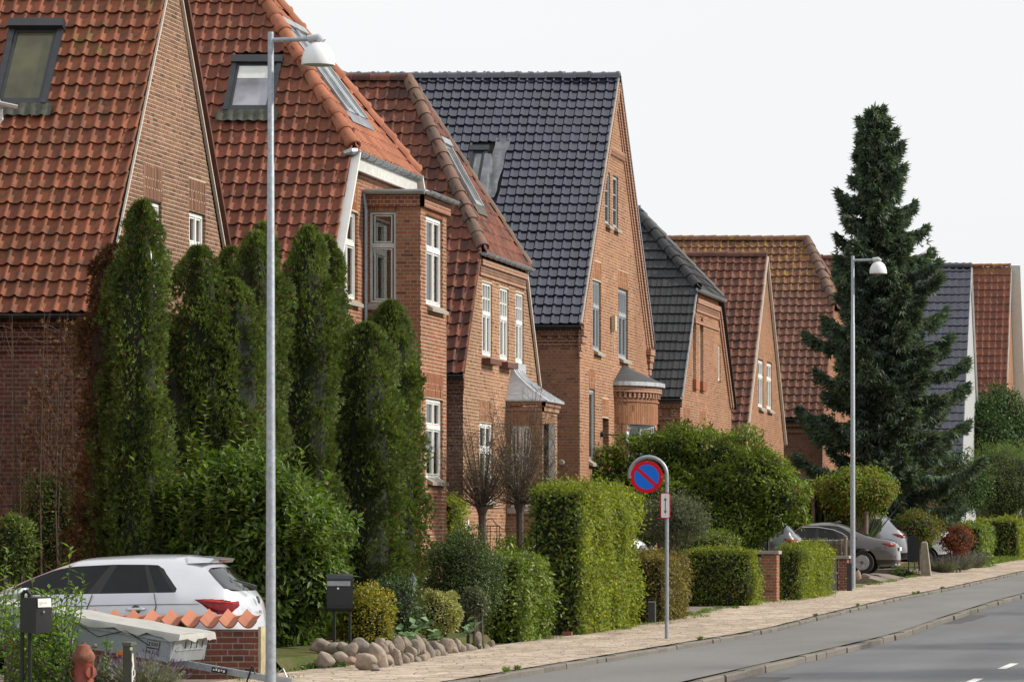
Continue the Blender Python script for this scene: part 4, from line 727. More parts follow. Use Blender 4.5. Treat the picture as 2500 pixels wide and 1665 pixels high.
tile_roof(R5, (X0, Ya, zh), (0,1,0), Vh, int((Yb-Ya)/.3)+1, 12, .30, .33, T5, lambda u,v: abs(u-(Yb-Ya)/2) < (Yb-Ya)/2*(1-v/lh)+.06, 60, v_off=-.08, seed=10)
ridge(R5, (X0+.02, Ya, zh+.03), (Xt, Yt, zt+.06), M_tile5, .13, .40, False); ridge(R5, (X0+.02, Yb, zh+.03), (Xt, Yt, zt+.06), M_tile5, .10, .4, False); ridge(R5, (Xt, Yt, zt+.05), (Xb, Yt, zt+.05), M_tile5, .12, .4, False)
gutter(H5, (X0+.08, Ya-.2, zh-.06), (X0+.08, Yb+.2, zh-.06), M_zinc, .075, 0); gutter(H5, (Xb, Y0-.09, z0-.09), (X0+.02, Y0-.09, z0-.09), M_darkmetal, .07, 0)
f = MB(); f.beam((X0+.0, Y0, z0-.03), (X0+.0, Ya, zh-.03), .05, .06, (1,0,0)); f.build('verge_board', M_lead, H5); f = MB(); f.beam((X0+.02, 2*Yt-Y0, z0-.03), (X0+.02, Yb, zh-.03), .05, .14, (1,0,0)); f.build('verge_board', M_blackp, H5)
# ---- the houses beyond
def gable_house(label, Xf, Y0, z0, Yt, zt, Xb, tmat, bmat, w=.23, gauge=.31, prof=PROF_S, nind=200, wins=(), verge=M_vergec, hid=None, hip=None, ridge_m=None, seed=60, rl=.38, wallm=None, bricks=40, flank=True, rmat=None):
    H = thing('brick_house', label, 'house', (Xf-3, Yt, G(Yt))); S = Slope(Y0, z0, (zt-z0)/(Yt-Y0)); mf = sideface(Xf); mn = nearface(Y0+.12)
    poly = half_hip_facade(Y0, z0, Yt, zt, hip[0], .1) if hip else [(Y0+.12,-.3),(Y0+.12,z0),(Yt,zt-.03),(2*Yt-Y0-.12,z0),(2*Yt-Y0-.12,-.3)]
    if wallm:
        m = MB(); m.prism(poly, mf, -.2, 0); m.build('front_wall', wallm, H)
    else: brickwork(H, 'front_wall', mf, poly, list(wins), bmat, M_mortarl, bricks, seed=seed, hid=lambda x,y: y > 1060)
    for a,b,c,d in wins: window(H, mf, a+.01, b-.01, c+.02, d-.02, 2, .33, sill=M_stone, urows=1, near=.2)
    if flank: brickwork(H, 'flank_wall', mn, [(max(Xb, Xf-5),-.3),(Xf,-.3),(Xf,z0-.1),(max(Xb, Xf-5),z0-.1)], [], bmat, M_mortard, 0, seed=seed+1)  # grey joints paint the flank's shade, pale ones stay on the front
    c = MB(); mpbox(c, mn, max(Xb, Xf-5), Xf, z0-.32, z0-.1, 0, .1); mpbox(c, mn, max(Xb, Xf-5), Xf, z0-.52, z0-.42, 0, .05); c.build('cornice', M_c2, H)
    R = house_shell(H, Xf, Xb, Y0, z0, Yt, zt, M_under, hip=hip, ov=.05); T = pantile_mesh('pantile', w, gauge+.06, prof, tmat, lift=.05); X0 = Xf+.05; n = int((X0-Xb)/w); tT = (zt-z0)/S.V.z; nv = int(tT/gauge)+1
    if hip:
        zh, Xt = hip; k = (zh-z0)/(zt-z0); tH = (zh-z0)/S.V.z; ins = lambda u,v: X0-n*w+u < (X0 if v < tH else X0+(Xt-X0)*(v-tH)/(tT-tH))+.03 and v < tT
    else: ins = lambda u,v: v < tT
    tile_roof(R, S.P(X0-n*w, 0), (1,0,0), S.V, n, nv, w, gauge, T, ins, nind, v_off=-.08, hid=hid, seed=seed)
    rm = rmat or ridge_m or tmat
    if hip:
        Ya, Yb = Y0+(Yt-Y0)*k, 2*Yt-Y0-(Yt-Y0)*k; Vh = (Vector((Xt,Yt,zt))-Vector((X0,Yt,zh))).normalized(); lh = (Vector((Xt,Yt,zt))-Vector((X0,Yt,zh))).length
        tile_roof(R, (X0,Ya,zh), (0,1,0), Vh, int((Yb-Ya)/w)+1, int(lh/gauge)+1, w, gauge, T, lambda u,v: abs(u-(Yb-Ya)/2) < (Yb-Ya)/2*(1-v/lh)+.06, 40, v_off=-.08, seed=seed+3)
        ridge(R, (X0+.02,Ya,zh+.03), (Xt,Yt,zt+.06), rm, .15, .42, False); ridge(R, (X0+.02,Yb,zh+.03), (Xt,Yt,zt+.06), rm, .13, .42, False); ridge(R, (Xt,Yt,zt+.05), (Xb,Yt,zt+.05), ridge_m or tmat, .13, rl, False)
    else:
        ridge(R, (X0,Yt,zt+.05), (Xb,Yt,zt+.05), ridge_m or tmat, .12, rl, False)
        for y_ in (Y0, 2*Yt-Y0): f = MB(); f.beam((X0+.01, y_, z0-.03), (X0+.01, Yt, zt+.02), .05, .08, (1,0,0)); f.build('verge_mortar', verge, H)
    gutter(H, (Xb, Y0-.09, z0-.09), (X0+.02, Y0-.09, z0-.09), M_darkmetal, .07, 0)
    return H
H6 = gable_house('slim orange brick gable with white verges and brown tiles behind the big green bush', -16.0, 117.5, 4.52, 121.95, 9.95, -26, M_tile6, M_brick4, .235, .31, nind=220, wins=[(120.3,121.55,5.45,6.85),(122.25,123.5,5.45,6.85)], hid=lambda x,y: x < 1580 or x < 1660+(y-620)*.33-30, ridge_m=M_tile6, seed=61)
H7 = gable_house('wide brown tiled house with yellow lichen along its ridge, left of the spruce', -15.6, 133, 5.54, 138, 11.62, -27, M_tile7, M_brick2, .25, .33, nind=220, hid=lambda x,y: x < 1870 and y > 640, hip=(9.3, -16.7), ridge_m=tilemat('tile_ridge_lichen', (.24,.11,.075), (.2,.1,.07), (.10,.09,.06), .6, lichen=10.2), rmat=M_tile3r, seed=64)
H8 = gable_house('brown roofed house mostly hidden behind the spruce', -15.2, 150, 6.2, 155.5, 12.2, -27, M_tile6, M_brick4, .26, .34, nind=30, hid=lambda x,y: x < 1990 or y > 720, seed=67)
H9 = gable_house('dark tiled house with pale grey gable right of the spruce', -14.5, 173.6, 4.6, 178.6, 13.4, -24, M_tile4, M_brick4, .30, .40, nind=120, wallm=plain('grey_render', (.36,.37,.38), .85, var=.06), verge=M_white, hid=lambda x,y: x < 2230, ridge_m=M_tile5, seed=70, flank=True)
H10 = gable_house('red tiled house with white barge boards at the right end of the row', -14.0, 191, 4.6, 196, 14.6, -24, M_tile10, M_brick4, .30, .40, nind=120, verge=M_white, hid=lambda x,y: x < 2365, ridge_m=M_tile10, seed=73, rl=.45)
f = MB(); f.beam((-13.75, 195.9, 14.7), (-13.75, 201.2, 4.4), .10, .5, (1,0,0)); f.build('barge_board', M_white, H10)
# ------------------------------------------------------------------ plants
def unit(a): return a / np.maximum(1e-9, np.linalg.norm(a, axis=-1, keepdims=True))
def leaves(name, P, D, Nn, L, Wd, mat, parent, kind='leaf', curl=.15, stuff=False, label=None):
    """one folded blade for each point: P base, D direction, Nn blade normal, L length, Wd width"""
    n = len(P); D = unit(D); S = unit(np.cross(D, Nn)); N2 = np.cross(S, D); L = np.broadcast_to(np.asarray(L, float), (n,))[:, None]; Wd = np.broadcast_to(np.asarray(Wd, float), (n,))[:, None]
    if kind == 'leaf':                                      # two halves folded along the midrib
        a = P; b = P + D*L*.42 + S*Wd*.5 + N2*Wd*curl; c = P + D*L - N2*L*curl*.6; d = P + D*L*.42 - S*Wd*.5 + N2*Wd*curl
        V = np.stack([a, b, c, d], 1).reshape(-1, 3); base = (np.arange(n)*4)[:, None]; F = np.concatenate([base + np.array([0,1,2]), base + np.array([0,2,3])], 1).reshape(-1, 3); k = 3
    else:                                                   # spray: three narrow fingers
        vs = []
        for ang, ll in ((-.6, .8), (0, 1.0), (.6, .8)):
            d2 = D*math.cos(ang) + S*math.sin(ang); s2 = S*math.cos(ang) - D*math.sin(ang); vs += [P + d2*L*ll*.25 + s2*Wd*.62, P + d2*L*ll*.25 - s2*Wd*.62, P + d2*L*ll - N2*L*curl]
        V = np.stack(vs, 1).reshape(-1, 3); F = np.arange(n*9).reshape(-1, 3); k = 3
    me = bpy.data.meshes.new(name); me.vertices.add(len(V)); me.vertices.foreach_set('co', V.astype(np.float32).ravel()); nf = len(F); me.loops.add(nf*k); me.loops.foreach_set('vertex_index', F.astype(np.int32).ravel())
    me.polygons.add(nf); me.polygons.foreach_set('loop_start', np.arange(nf, dtype=np.int32)*k); me.polygons.foreach_set('loop_total', np.full(nf, k, np.int32)); me.update(calc_edges=True); me.validate()
    me.materials.append(mat); o = bpy.data.objects.new(name, me); link(o, parent)
    if stuff: o['kind'] = 'stuff'
    if label: o['label'] = label
    return o
def rnd3(n): return unit(RNG.normal(size=(n, 3)))
def blob(name, c, r, mat, parent, sub=3, amp=.12, seed=0):
    bm = bmesh.new(); bmesh.ops.create_icosphere(bm, subdivisions=sub, radius=1.0); rn = np.random.default_rng(seed); ph = rn.uniform(0, 6, 9); me = bpy.data.meshes.new(name)
    for v in bm.verts:
        p = v.co; k = 1 + amp*(math.sin(p.x*4+ph[0])*math.sin(p.y*5+ph[1]) + math.sin(p.z*6+ph[2])*math.cos(p.x*5+ph[3])*.7); v.co = Vector((c[0]+p.x*r[0]*k, c[1]+p.y*r[1]*k, c[2]+p.z*r[2]*k))
    bm.to_mesh(me); bm.free(); me.materials.append(mat); o = bpy.data.objects.new(name, me); link(o, parent); return o
M_core = plain('foliage_core_shade', (.016,.020,.009), .95, var=.5, scale=12); M_bark = plain('bark', (.075,.06,.05), .95, var=.4, scale=18, bump=.6); M_barkd = plain('dark_bark', (.035,.026,.022), .95, var=.4, scale=14, bump=.6); M_twig = plain('dead_twig', (.085,.062,.047), .95, var=.3)  # core colour holds the shade inside the foliage
L_thuja = leafmat('thuja_green', (0.055,0.082,0.026), (0.118,0.162,0.046), (0.250,0.285,0.085), .65, .35, .12, 2.6); L_thujab = leafmat('thuja_brown', (0.072,0.038,0.019), (0.123,0.065,0.032), (0.174,0.094,0.043), .8, .1, .1)
L_laurel = leafmat('broad_leaf', (0.045,0.080,0.015), (0.100,0.160,0.028), (0.220,0.290,0.050), .45, .35, .3, 1.5); L_lance = leafmat('lance_leaf', (0.072,0.145,0.026), (0.160,0.275,0.043), (0.319,0.435,0.072), .45, .35, .35, 3)
L_shoot = leafmat('shoot_leaf', (.07,.12,.02), (.14,.21,.035), (.26,.33,.06), .45, .4, .3, 2); L_horn = leafmat('hornbeam_leaf', (0.120,0.155,0.022), (0.205,0.245,0.034), (0.44,0.42,0.062), .5, .4, .2, 2.2); L_hornshade = leafmat('hornbeam_shade_leaf', (0.055,0.085,0.014), (0.115,0.155,0.024), (0.260,0.270,0.045), .55, .3, .3, 2.6)  # darker hornbeam is a shaded copy of the hornbeam leaf
L_hornb = leafmat('hornbeam_rusty_leaf', (0.102,0.080,0.026), (0.174,0.145,0.038), (0.290,0.203,0.058), .6, .3, .25, 2.6); L_fresh = leafmat('fresh_hedge_leaf', (0.065,0.110,0.016), (0.140,0.200,0.026), (0.320,0.360,0.050), .45, .35, .35, 2.4)
L_box = leafmat('box_leaf', (0.040,0.066,0.022), (0.085,0.125,0.042), (0.190,0.235,0.095), .45, .3, .3, 3); L_euo = leafmat('gold_leaf', (0.160,0.150,0.020), (0.360,0.300,0.035), (0.660,0.540,0.070), .5, .3, .35, 5); L_varie = leafmat('cream_leaf', (0.165,0.187,0.055), (0.396,0.396,0.143), (0.660,0.638,0.286), .5, .3, .35, 5)
L_magn = leafmat('magnolia_leaf', (.066,.100,.017), (.145,.200,.032), (.31,.36,.06), .45, .4, .25, 1.1); L_maple = leafmat('maple_leaf', (.075,.135,.016), (.155,.235,.028), (.32,.38,.05), .55, .4, .3, 1.6); L_maplr = leafmat('maple_turning_leaf', (0.203,0.145,0.043), (0.348,0.232,0.087), (0.377,0.145,0.072), .6, .35, .25, 2)
L_spruce = leafmat('spruce_needles', (0.042,0.066,0.046), (0.100,0.140,0.095), (0.240,0.285,0.210), .75, .25, .1, 1.2); L_grey = leafmat('grey_leaf', (0.075,0.090,0.055), (0.140,0.160,0.095), (0.250,0.265,0.170), .6, .25, .3, 2); L_red = leafmat('red_leaf', (0.131,0.038,0.025), (0.246,0.072,0.038), (0.348,0.145,0.072), .55, .3, .3, 3)
L_willow = leafmat('pale_green_leaf', (0.087,0.123,0.041), (0.174,0.232,0.080), (0.290,0.348,0.131), .55, .35, .3, 1.2); L_tree = leafmat('tree_leaf', (0.023,0.052,0.014), (0.052,0.102,0.026), (0.116,0.181,0.051), .5, .25, .3, .8); L_lav = leafmat('lavender_leaf', (0.131,0.145,0.109), (0.232,0.246,0.174), (0.362,0.348,0.275), .75, .2, .2, 6); L_lavf = leafmat('lavender_flower', (0.116,0.087,0.174), (0.189,0.145,0.275), (0.261,0.217,0.334), .8, .2, .1)
L_hosta = leafmat('hosta_leaf', (0.102,0.174,0.087), (0.203,0.319,0.160), (0.392,0.522,0.290), .42, .3, .4, 3); L_grass = leafmat('grass_blade', (0.087,0.131,0.029), (0.160,0.246,0.043), (0.290,0.362,0.087), .6, .35, .3, 2); L_cover = leafmat('ground_cover_leaf', (0.029,0.055,0.017), (0.058,0.102,0.029), (0.123,0.174,0.058), .5, .25, .4, 4); L_dry = leafmat('sparse_leaf', (0.087,0.094,0.043), (0.145,0.145,0.072), (0.189,0.145,0.087), .6, .3, .2, 3); L_reed = leafmat('reed_blade', (0.043,0.072,0.029), (0.080,0.123,0.043), (0.145,0.174,0.072), .55, .2, .3)
def thuja(x, ytop, X, R, n=7000, mat=None, label='', dead=False, zb=.05, flare=1.04, group='conifer columns in a row'):
    n = int(n*1.6); R = R*1.10; Y = YX(x, X); ztop = ZP(ytop, Y); t = thing('conifer', label, 'conifer', (X, Y, 0), group); H = ztop - zb
    u = RNG.random(n)**.9; th = RNG.random(n)*2*math.pi; ph = RNG.uniform(0, 6, 6)
    prof = lambda u: np.clip(1-u**8, 0, 1)**.62*(flare-(flare-1)*np.minimum(1, u*1.5))*np.minimum(1, .86+u*2.2)
    lump = 1 + .16*np.sin(th*3+ph[0]+u*5) + .14*np.sin(th*5+ph[1]-u*9) + .15*np.sin(u*15+ph[2]+th*2) + .12*np.sin(u*37+ph[3]+th*3)
    nc_ = 260; cu_ = RNG.random(nc_); ct_ = RNG.random(nc_)*2*math.pi; ci = RNG.integers(0, nc_, n); cl_ = RNG.random(n) < .72; u = np.where(cl_, np.clip(cu_[ci] + RNG.normal(0, .016, n) + .008, 0, .995), u); th = np.where(cl_, ct_[ci] + RNG.normal(0, .17, n), th)
    lump = 1 + .16*np.sin(th*3+ph[0]+u*5) + .14*np.sin(th*5+ph[1]-u*9) + .15*np.sin(u*15+ph[2]+th*2) + .10*np.sin(u*37+ph[3]+th*3)
    rr = R*prof(u)*lump*np.where(cl_, RNG.uniform(.92, 1.0, n) + RNG.random(n)**2*.30, RNG.uniform(.72, .98, n)); sway = .05*np.sin(u*3+ph[4])
    P = np.stack([X + rr*np.cos(th) + sway, Y + rr*np.sin(th), zb + u*H], 1); out = np.stack([np.cos(th), np.sin(th), np.zeros(n)], 1)
    D = out*RNG.uniform(.3, 1.0, (n,1)) + np.array([0,0,1])*RNG.uniform(.25, 1.0, (n,1)) + rnd3(n)*.45; Nn = np.cross(out, [0,0,1]) + rnd3(n)*.8
    m = RNG.random(n) < (.035 if not dead else 0)
    leaves('foliage', P[~m], D[~m], Nn[~m], RNG.uniform(.05, .105, (~m).sum()), .021, mat or L_thuja, t, 'spray', .12)
    if m.any(): leaves('dry_sprays', P[m], D[m], Nn[m], RNG.uniform(.05, .09, m.sum()), .025, L_thujab, t, 'spray', .1)
    c = MB(); c.lathe([(max(.02, R*.74*float(prof(np.array(q)))), zb+q*H) for q in (0,.06,.15,.3,.45,.6,.75,.86,.93,.97)], (X, Y, 0), 10); co = c.build('trunk', M_barkd if dead else M_core, t)  # solid foliage core, inner shade painted into its dark colour
    return t
def hedge(x0, x1, y0, y1, z1, label, mat=None, dens=1000, size=.055, zb=None, rnd=.0, front=None, top=None, group=None, rag=.05):
    g = G((y0+y1)/2) if zb is None else zb; t = thing('hedge', label, 'hedge', ((x0+x1)/2, (y0+y1)/2, g), group); mat = mat or L_horn; h = z1 - g
    faces = [(('x', x1), (y1-y0)*h, front or mat, np.array([1.,0,0])), (('x', x0), (y1-y0)*h*.4, mat, np.array([-1.,0,0])), (('y', y0), (x1-x0)*h, mat, np.array([0,-1.,0])), (('y', y1), (x1-x0)*h*.4, mat, np.array([0,1.,0])), (('z', z1), (x1-x0)*(y1-y0), top or front or mat, np.array([0,0,1.]))]  # street face and top can take a lighter leaf as painted sunlight
    acc = {}
    for (ax, v), area, mm, nr in faces:
        n = int(area*dens); P = np.stack([RNG.uniform(x0, x1, n), RNG.uniform(y0, y1, n), g + .03 + RNG.random(n)*(h-.03)], 1); i = 'xyz'.index(ax); P[:, i] = v
        wob = .05*np.sin(P[:,0]*4+P[:,2]*5+x0) + .05*np.sin(P[:,1]*3.1+P[:,2]*3.7) + RNG.normal(0, rag, n)*np.where(RNG.random(n) < .12, 2.0, 1) - .03; P = P + nr*wob[:, None]
        D = rnd3(n)*.8 + np.array([0,0,-.25]) + nr*.35; Nn = nr*1.0 + rnd3(n)*.75 + np.array([0,0,.5]); acc.setdefault(mm.name, []).append((P, D, Nn))
    for k, L in acc.items(): leaves('foliage', np.concatenate([a for a,_,_ in L]), np.concatenate([b for _,b,_ in L]), np.concatenate([c for _,_,c in L]), RNG.uniform(size*.6, size*1.6, sum(len(a) for a,_,_ in L)), size*.66, MATS[k], t, 'leaf', .12)
    c = MB(); i = .10; c.box(x0+i, x1-i, y0+i, y1-i, g, z1-i); c.build('branches', M_core, t); return t  # solid dark box inside, painted as the hedge's inner shade
def bush(cx, cy, cz, rx, ry, rz, label, mat, n=6000, size=.05, asp=.5, nclump=40, cr=.28, name='bush', cat='bush', core=.60, zmin=.02, kind='leaf', group=None, droop=0.0, spread=.25, mat2=None, f2=0.0, stem=True):
    g = G(cy); t = thing(name, label, cat, (cx, cy, g), group); dirs = rnd3(nclump); k = RNG.uniform(.62, .95, (nclump,1)); C = np.array([cx, cy, cz]) + dirs*k*np.array([rx, ry, rz]); R = cr*RNG.uniform(.7, 1.25, nclump)*min(1.0, (rx+rz)/2/.6)
    w = R**2; idx = RNG.choice(nclump, n, p=w/w.sum()); d = rnd3(n); d[:, 2] = np.where(RNG.random(n) < .55, np.abs(d[:, 2]), d[:, 2]); P = C[idx] + d*R[idx][:, None]*RNG.uniform(.6, 1.08, (n,1)); sh = RNG.random(n) < .42; dd = rnd3(n); P[sh] = (np.array([cx, cy, cz]) + dd*np.array([rx, ry, rz])*RNG.uniform(.66, .95, (n,1)))[sh]
    q = (P - np.array([cx, cy, cz]))/np.array([rx, ry, rz]); ln = np.linalg.norm(q, axis=1); keep = (ln > .55) & (ln < 1.12 + spread*RNG.random(n)) & (P[:, 2] > g + zmin); P, d = P[keep], d[keep]; m = len(P); out = unit(q[keep])
    D = rnd3(m)*.8 + d*.5 + out*.3 + np.array([0,0,-droop]); Nn = out*.6 + np.array([0,0,.8]) + rnd3(m)*.7; s2 = RNG.random(m) < f2
    for sel, mm in ((~s2, mat), (s2, mat2)):
        if mm is not None and sel.any(): leaves('foliage', P[sel], D[sel], Nn[sel], RNG.uniform(size*.65, size*1.3, sel.sum()), size*asp, mm, t, kind, .14)
    if core: blob('branches', (cx, cy, cz), (rx*core, ry*core, rz*core), M_core, t, 3, .16, int(abs(cx)*100))  # dark solid blob blocks see-through, shade put into its colour
    if stem:
        s = MB()
        for i in range(4): a = i*1.6; s.tube([(cx+.1*math.cos(a), cy+.1*math.sin(a), g-.05), (cx+rx*.4*math.cos(a), cy+ry*.4*math.sin(a), cz)], [.03, .015], 5)
        s.build('stem', M_bark, t)
    return t
# clipped conifers in front of the first two houses
for args in [(276, 600, -15.1, .36, 5000, L_thujab, 'dead brown conifer column at the left end of the conifer row', True), (297, 668, -14.9, .25, 6000, None, 'short round-topped conifer in front of the dead brown one'), (338, 494, -14.6, .26, 9500, None, 'slender conifer with the pointed top left of the gable windows'),
             (425, 790, -14.9, .36, 5500, None, 'low conifer filling the gap between the two gable windows'), (489, 605, -14.6, .33, 8000, None, 'conifer column standing below the right gable window'), (560, 607, -15.2, .33, 7000, None, 'conifer with rounded top just right of the gable edge'), (574, 685, -14.2, .36, 8000, None, 'broader low conifer in front, left of the near lamp post'), (616, 567, -14.7, .33, 7500, None, 'tall conifer directly left of the near lamp post'), (645, 546, -15.3, .34, 6500, None, 'tall dark conifer partly behind the near lamp post'), (690, 760, -15.2, .33, 5000, None, 'low conifer right behind the near lamp post'), (752, 556, -14.5, .35, 9500, None, 'tall full conifer right of the near lamp post'), (800, 577, -15.0, .34, 8000, None, 'conifer close to the brick bay, half behind its neighbour'), (842, 850, -14.7, .36, 7500, None, 'low conifer between the tall full one and the bay conifers'), (890, 792, -14.2, .44, 11000, None, 'shorter conifer in front of the bay, right part of the row'), (962, 738, -14.45, .38, 10000, None, 'last conifer of the row beside the brick bay')]:
    x, yt, X, R, n, mt, lb = args[:7]; thuja(x, yt, X, R, n, mt, lb, dead=len(args) > 7)
# big broad-leaved shrub behind the silver hatchback
t = bush(-13.45, 51.9, 1.25, 1.42, .75, 1.40, 'large glossy broad-leaved shrub behind the silver hatchback', L_laurel, 26000, .115, .42, 120, .30, 'shrub', 'shrub', .55, droop=.35, spread=.5)
P, D, N_ = [], [], []; st = MB()
for x, yt_, yb_ in ((508, 948, 1180), (590, 998, 1180), (640, 1040, 1200), (470, 1060, 1220), (330, 1110, 1300), (400, 1130, 1280), (745, 1090, 1250), (790, 1150, 1300), (700, 1110, 1260), (560, 1090, 1240), (820, 1240, 1350), (430, 1090, 1250)) + tuple((RNG.uniform(290, 830), RNG.uniform(1120, 1330), RNG.uniform(1330, 1400)) for _ in range(36)):
    a, b = W(x+RNG.normal(0,38), yb_, 51.4), W(x, yt_, 51.0+RNG.uniform(-.2,.2)); st.tube([a, a.lerp(b,.5)+Vector((.03,-.03,.02)), b], [.006, .004, .002], 4); n = int((b-a).length/.045)
    for i in range(n):
        p = a.lerp(b, i/n); an = i*2.4; P.append(p); D.append((math.cos(an), math.sin(an), .35 if i < n-3 else 1)); N_.append((-.3*math.cos(an), -.3*math.sin(an), 1))
st.build('shoots', M_bark, t); leaves('shoot_leaves', np.array(P), np.array(D), np.array(N_), RNG.uniform(.09, .15, len(P)), .06, L_shoot, t, 'leaf', .15)
# twigs and dead climber in front of the first house's flank
t = thing('bare_shrub', 'tangle of bare dead stems against the dark brick flank at the left', 'shrub', W(130, 1560, 54.0)); s = MB(); tw = MB(); rn = random.Random(3)
for i in range(34):
    x = rn.uniform(5, 265); Yq = rn.uniform(52.5, 57); a = W(x + rn.uniform(-12, 12), 1620, Yq); top = W(x + rn.uniform(-14, 14), rn.uniform(900, 1250) if rn.random() < .7 else rn.uniform(720, 900), Yq); mid = a.lerp(top, .5) + Vector((rn.uniform(-.06,.06), 0, 0)); s.tube([a, mid, top], [rn.uniform(.010,.02), .010, .003], 4)
    for k in range(16):
        p = a.lerp(top, rn.uniform(.2, 1)); d = Vector((rn.uniform(-.35,.35), rn.uniform(-.2,.2), rn.uniform(.05,.5))); tw.tube([p, p + d*.6, p + d + Vector((0,0,rn.uniform(-.05,.15)))], [.004, .0028, .0015], 3)
s.build('stems', M_twig, t); tw.build('twigs', M_twig, t)
n = 5200; zz = RNG.random(n)**1.2; P = np.stack([RNG.uniform(0, 1, n), RNG.uniform(52.6, 57, n), zz], 1); P = np.array([tuple(W(265 - 190*abs(q[0])**2.2 + 30*math.sin(q[2]*8), 1560 - q[2]*780, q[1])) for q in P]); leaves('dry_sprays', P, rnd3(n)*.7 + np.array([0,0,.4]), rnd3(n), RNG.uniform(.05,.10,n), .018, L_thujab, t, 'spray', .1)
bush(*W(115, 1290, 53.5), .42, .4, .75, 'dark green climbing shrub low against the shaded flank', L_thuja, 5000, .06, .4, 40, .22, cat='shrub', name='shrub'); bush(*W(28, 1335, 50.5), .32, .3, .42, 'feathery dark green plant at the left edge above the mailbox', L_thuja, 2600, .07, .4, 22, .2, cat='shrub', name='shrub')
# lance-leaved shrub round the near mailbox
t = thing('shrub', 'bright green lance-leaved shrub around the small black mailbox at lower left', 'shrub', W(90, 1760, 42.5)); s = MB(); P, D, N_ = [], [], []; rn = random.Random(9)
shoots = [(172, 1328, 150, 1600, 41.8), (205, 1400, 165, 1640, 42.0), (78, 1390, 60, 1640, 42.6), (20, 1335, 10, 1600, 42.8), (8, 1380, 0, 1600, 42.2), (40, 1420, 35, 1660, 42.4)] + [(rn.uniform(-10, 215), rn.uniform(1425, 1600), rn.uniform(-10, 230), 1720, rn.uniform(41.3, 43.2)) for _ in range(85)]
for x1, yt_, x0, yb_, Yq in shoots:
    a, b = W(x0, yb_, Yq), W(x1, yt_, Yq); mid = a.lerp(b, .55) + Vector((rn.uniform(-.05,.05), rn.uniform(-.05,.05), 0)); s.tube([a, mid, b], [.007, .005, .002], 4); n = int((b-a).length/.036)
    for i in range(n):
        e = i/n; p = a.lerp(mid, e/.55) if e < .55 else mid.lerp(b, (e-.55)/.45); an = i*math.pi/2 + rn.uniform(-.4,.4); P.append(p); D.append((math.cos(an), math.sin(an), -.25 if i < n-4 else .8)); N_.append((.35*math.cos(an), .35*math.sin(an), 1))
s.build('stems', M_bark, t); leaves('foliage', np.array(P), np.array(D), np.array(N_), RNG.uniform(.07, .125, len(P)), .038, L_lance, t, 'leaf', .2)
def lavender(px, py, Y, rx, rz, label, n=1500, flower=.25, seed=0):
    c = W(px, py, Y); g = c.z; t = thing('lavender', label, 'lavender', (c.x, c.y, g)); rn = np.random.default_rng(seed); an = rn.random(n)*2*math.pi; q = rn.random(n)**.6; d = np.stack([np.cos(an)*q*.9, np.sin(an)*q*.9, .35 + rn.random(n)*.9], 1); ln = rz*rn.uniform(.55, 1.1, n); b = np.stack([c.x + np.cos(an)*q*rx*.55, c.y + np.sin(an)*q*rx*.55, np.full(n, g)], 1)
    leaves('stalks', b, d, rnd3(n), ln, .010, L_lav, t, 'leaf', .05); P = b + unit(d)*ln[:, None]*rn.uniform(.3, .95, (n,1)); leaves('foliage', P, d + rnd3(n)*.7, rnd3(n), .045, .010, L_lav, t, 'spray', .1)
    f = rn.random(n) < flower; P2 = (b + unit(d)*ln[:, None])[f]; leaves('flowers', P2, d[f], rnd3(len(P2)), .055, .018, L_lavf, t, 'leaf', .1, True); return t
lavender(255, 1705, 42.3, .30, .42, 'grey lavender clump between the red hydrant and the number post'); lavender(352, 1700, 42.0, .22, .42, 'small lavender clump right of the number post', 900, seed=2)
t = thing('flower_stem', 'single tall faded flower stem beside the hydrant', 'plant', W(255, 1690, 42.0)); s = MB(); s.tube([W(232, 1690, 42), W(234, 1590, 42)], .004, 4); s.tube([W(255, 1690, 42), W(262, 1550, 42)], .004, 4); s.build('stems', M_twig, t); s = MB(); c0 = W(232, 1577, 42); s.lathe([(.002,-.02),(.03,-.012),(.035,0),(.02,.02),(.004,.03)], c0, 8); s.build('seed_head', M_wood, t); n = 60; P = np.array([tuple(W(262 + RNG.normal(0, 7), 1560 + RNG.random()*100, 42)) for _ in range(n)]); leaves('foliage', P, rnd3(n), rnd3(n), .06, .025, L_lance, t)
# shrubs in the bed behind the boulders
bush(-12.05, 52.6, .52, .42, .40, .44, 'golden variegated shrub behind the black letter box', L_euo, 9000, .036, .6, 40, .17, mat2=L_laurel, f2=.22); bush(-11.88, 56.2, .52, .36, .34, .33, 'round cream and green variegated shrub above the boulders', L_varie, 9000, .034, .6, 36, .15)
bush(-12.33, 60.3, .92, .57, .55, .76, 'large clipped dark green ball-shaped shrub in front of the brick bay', L_box, 22000, .038, .55, 110, .20, spread=.05)
bush(*W(1160, 1470, 57.2), .22, .2, .22, 'small grey green rounded perennial right of the cream shrub', L_grey, 1800, .045, .5, 20, .12); bush(*W(960, 1480, 55.5), .45, .35, .45, 'dark loose shrub in the shade behind the boulders', L_cover, 3000, .05, .5, 30, .2)
t = thing('hosta', 'broad-leaved hosta clump with pale green leaves above the boulders', 'plant', (-11.92, 54.4, .1)); P, D, N_ = [], [], []
for cx_, cy_ in ((945, 1555), (985, 1545), (1010, 1560), (1035, 1530), (1065, 1555), (1150, 1535), (1085, 1575), (1000, 1575)):
    for i in range(11):
        a = RNG.uniform(0, 6.28); p = W(cx_ + RNG.normal(0, 7), cy_ + RNG.normal(0, 6), 54.6 + (cx_-1000)*.012); P.append(p); D.append((math.cos(a), math.sin(a)-.3, RNG.uniform(-.2, .9))); N_.append((-.4*math.cos(a), -.5, .8))
leaves('leaf_cluster', np.array(P), np.array(D), np.array(N_), RNG.uniform(.12, .19, len(P)), .10, L_hosta, t, 'leaf', .12, True)
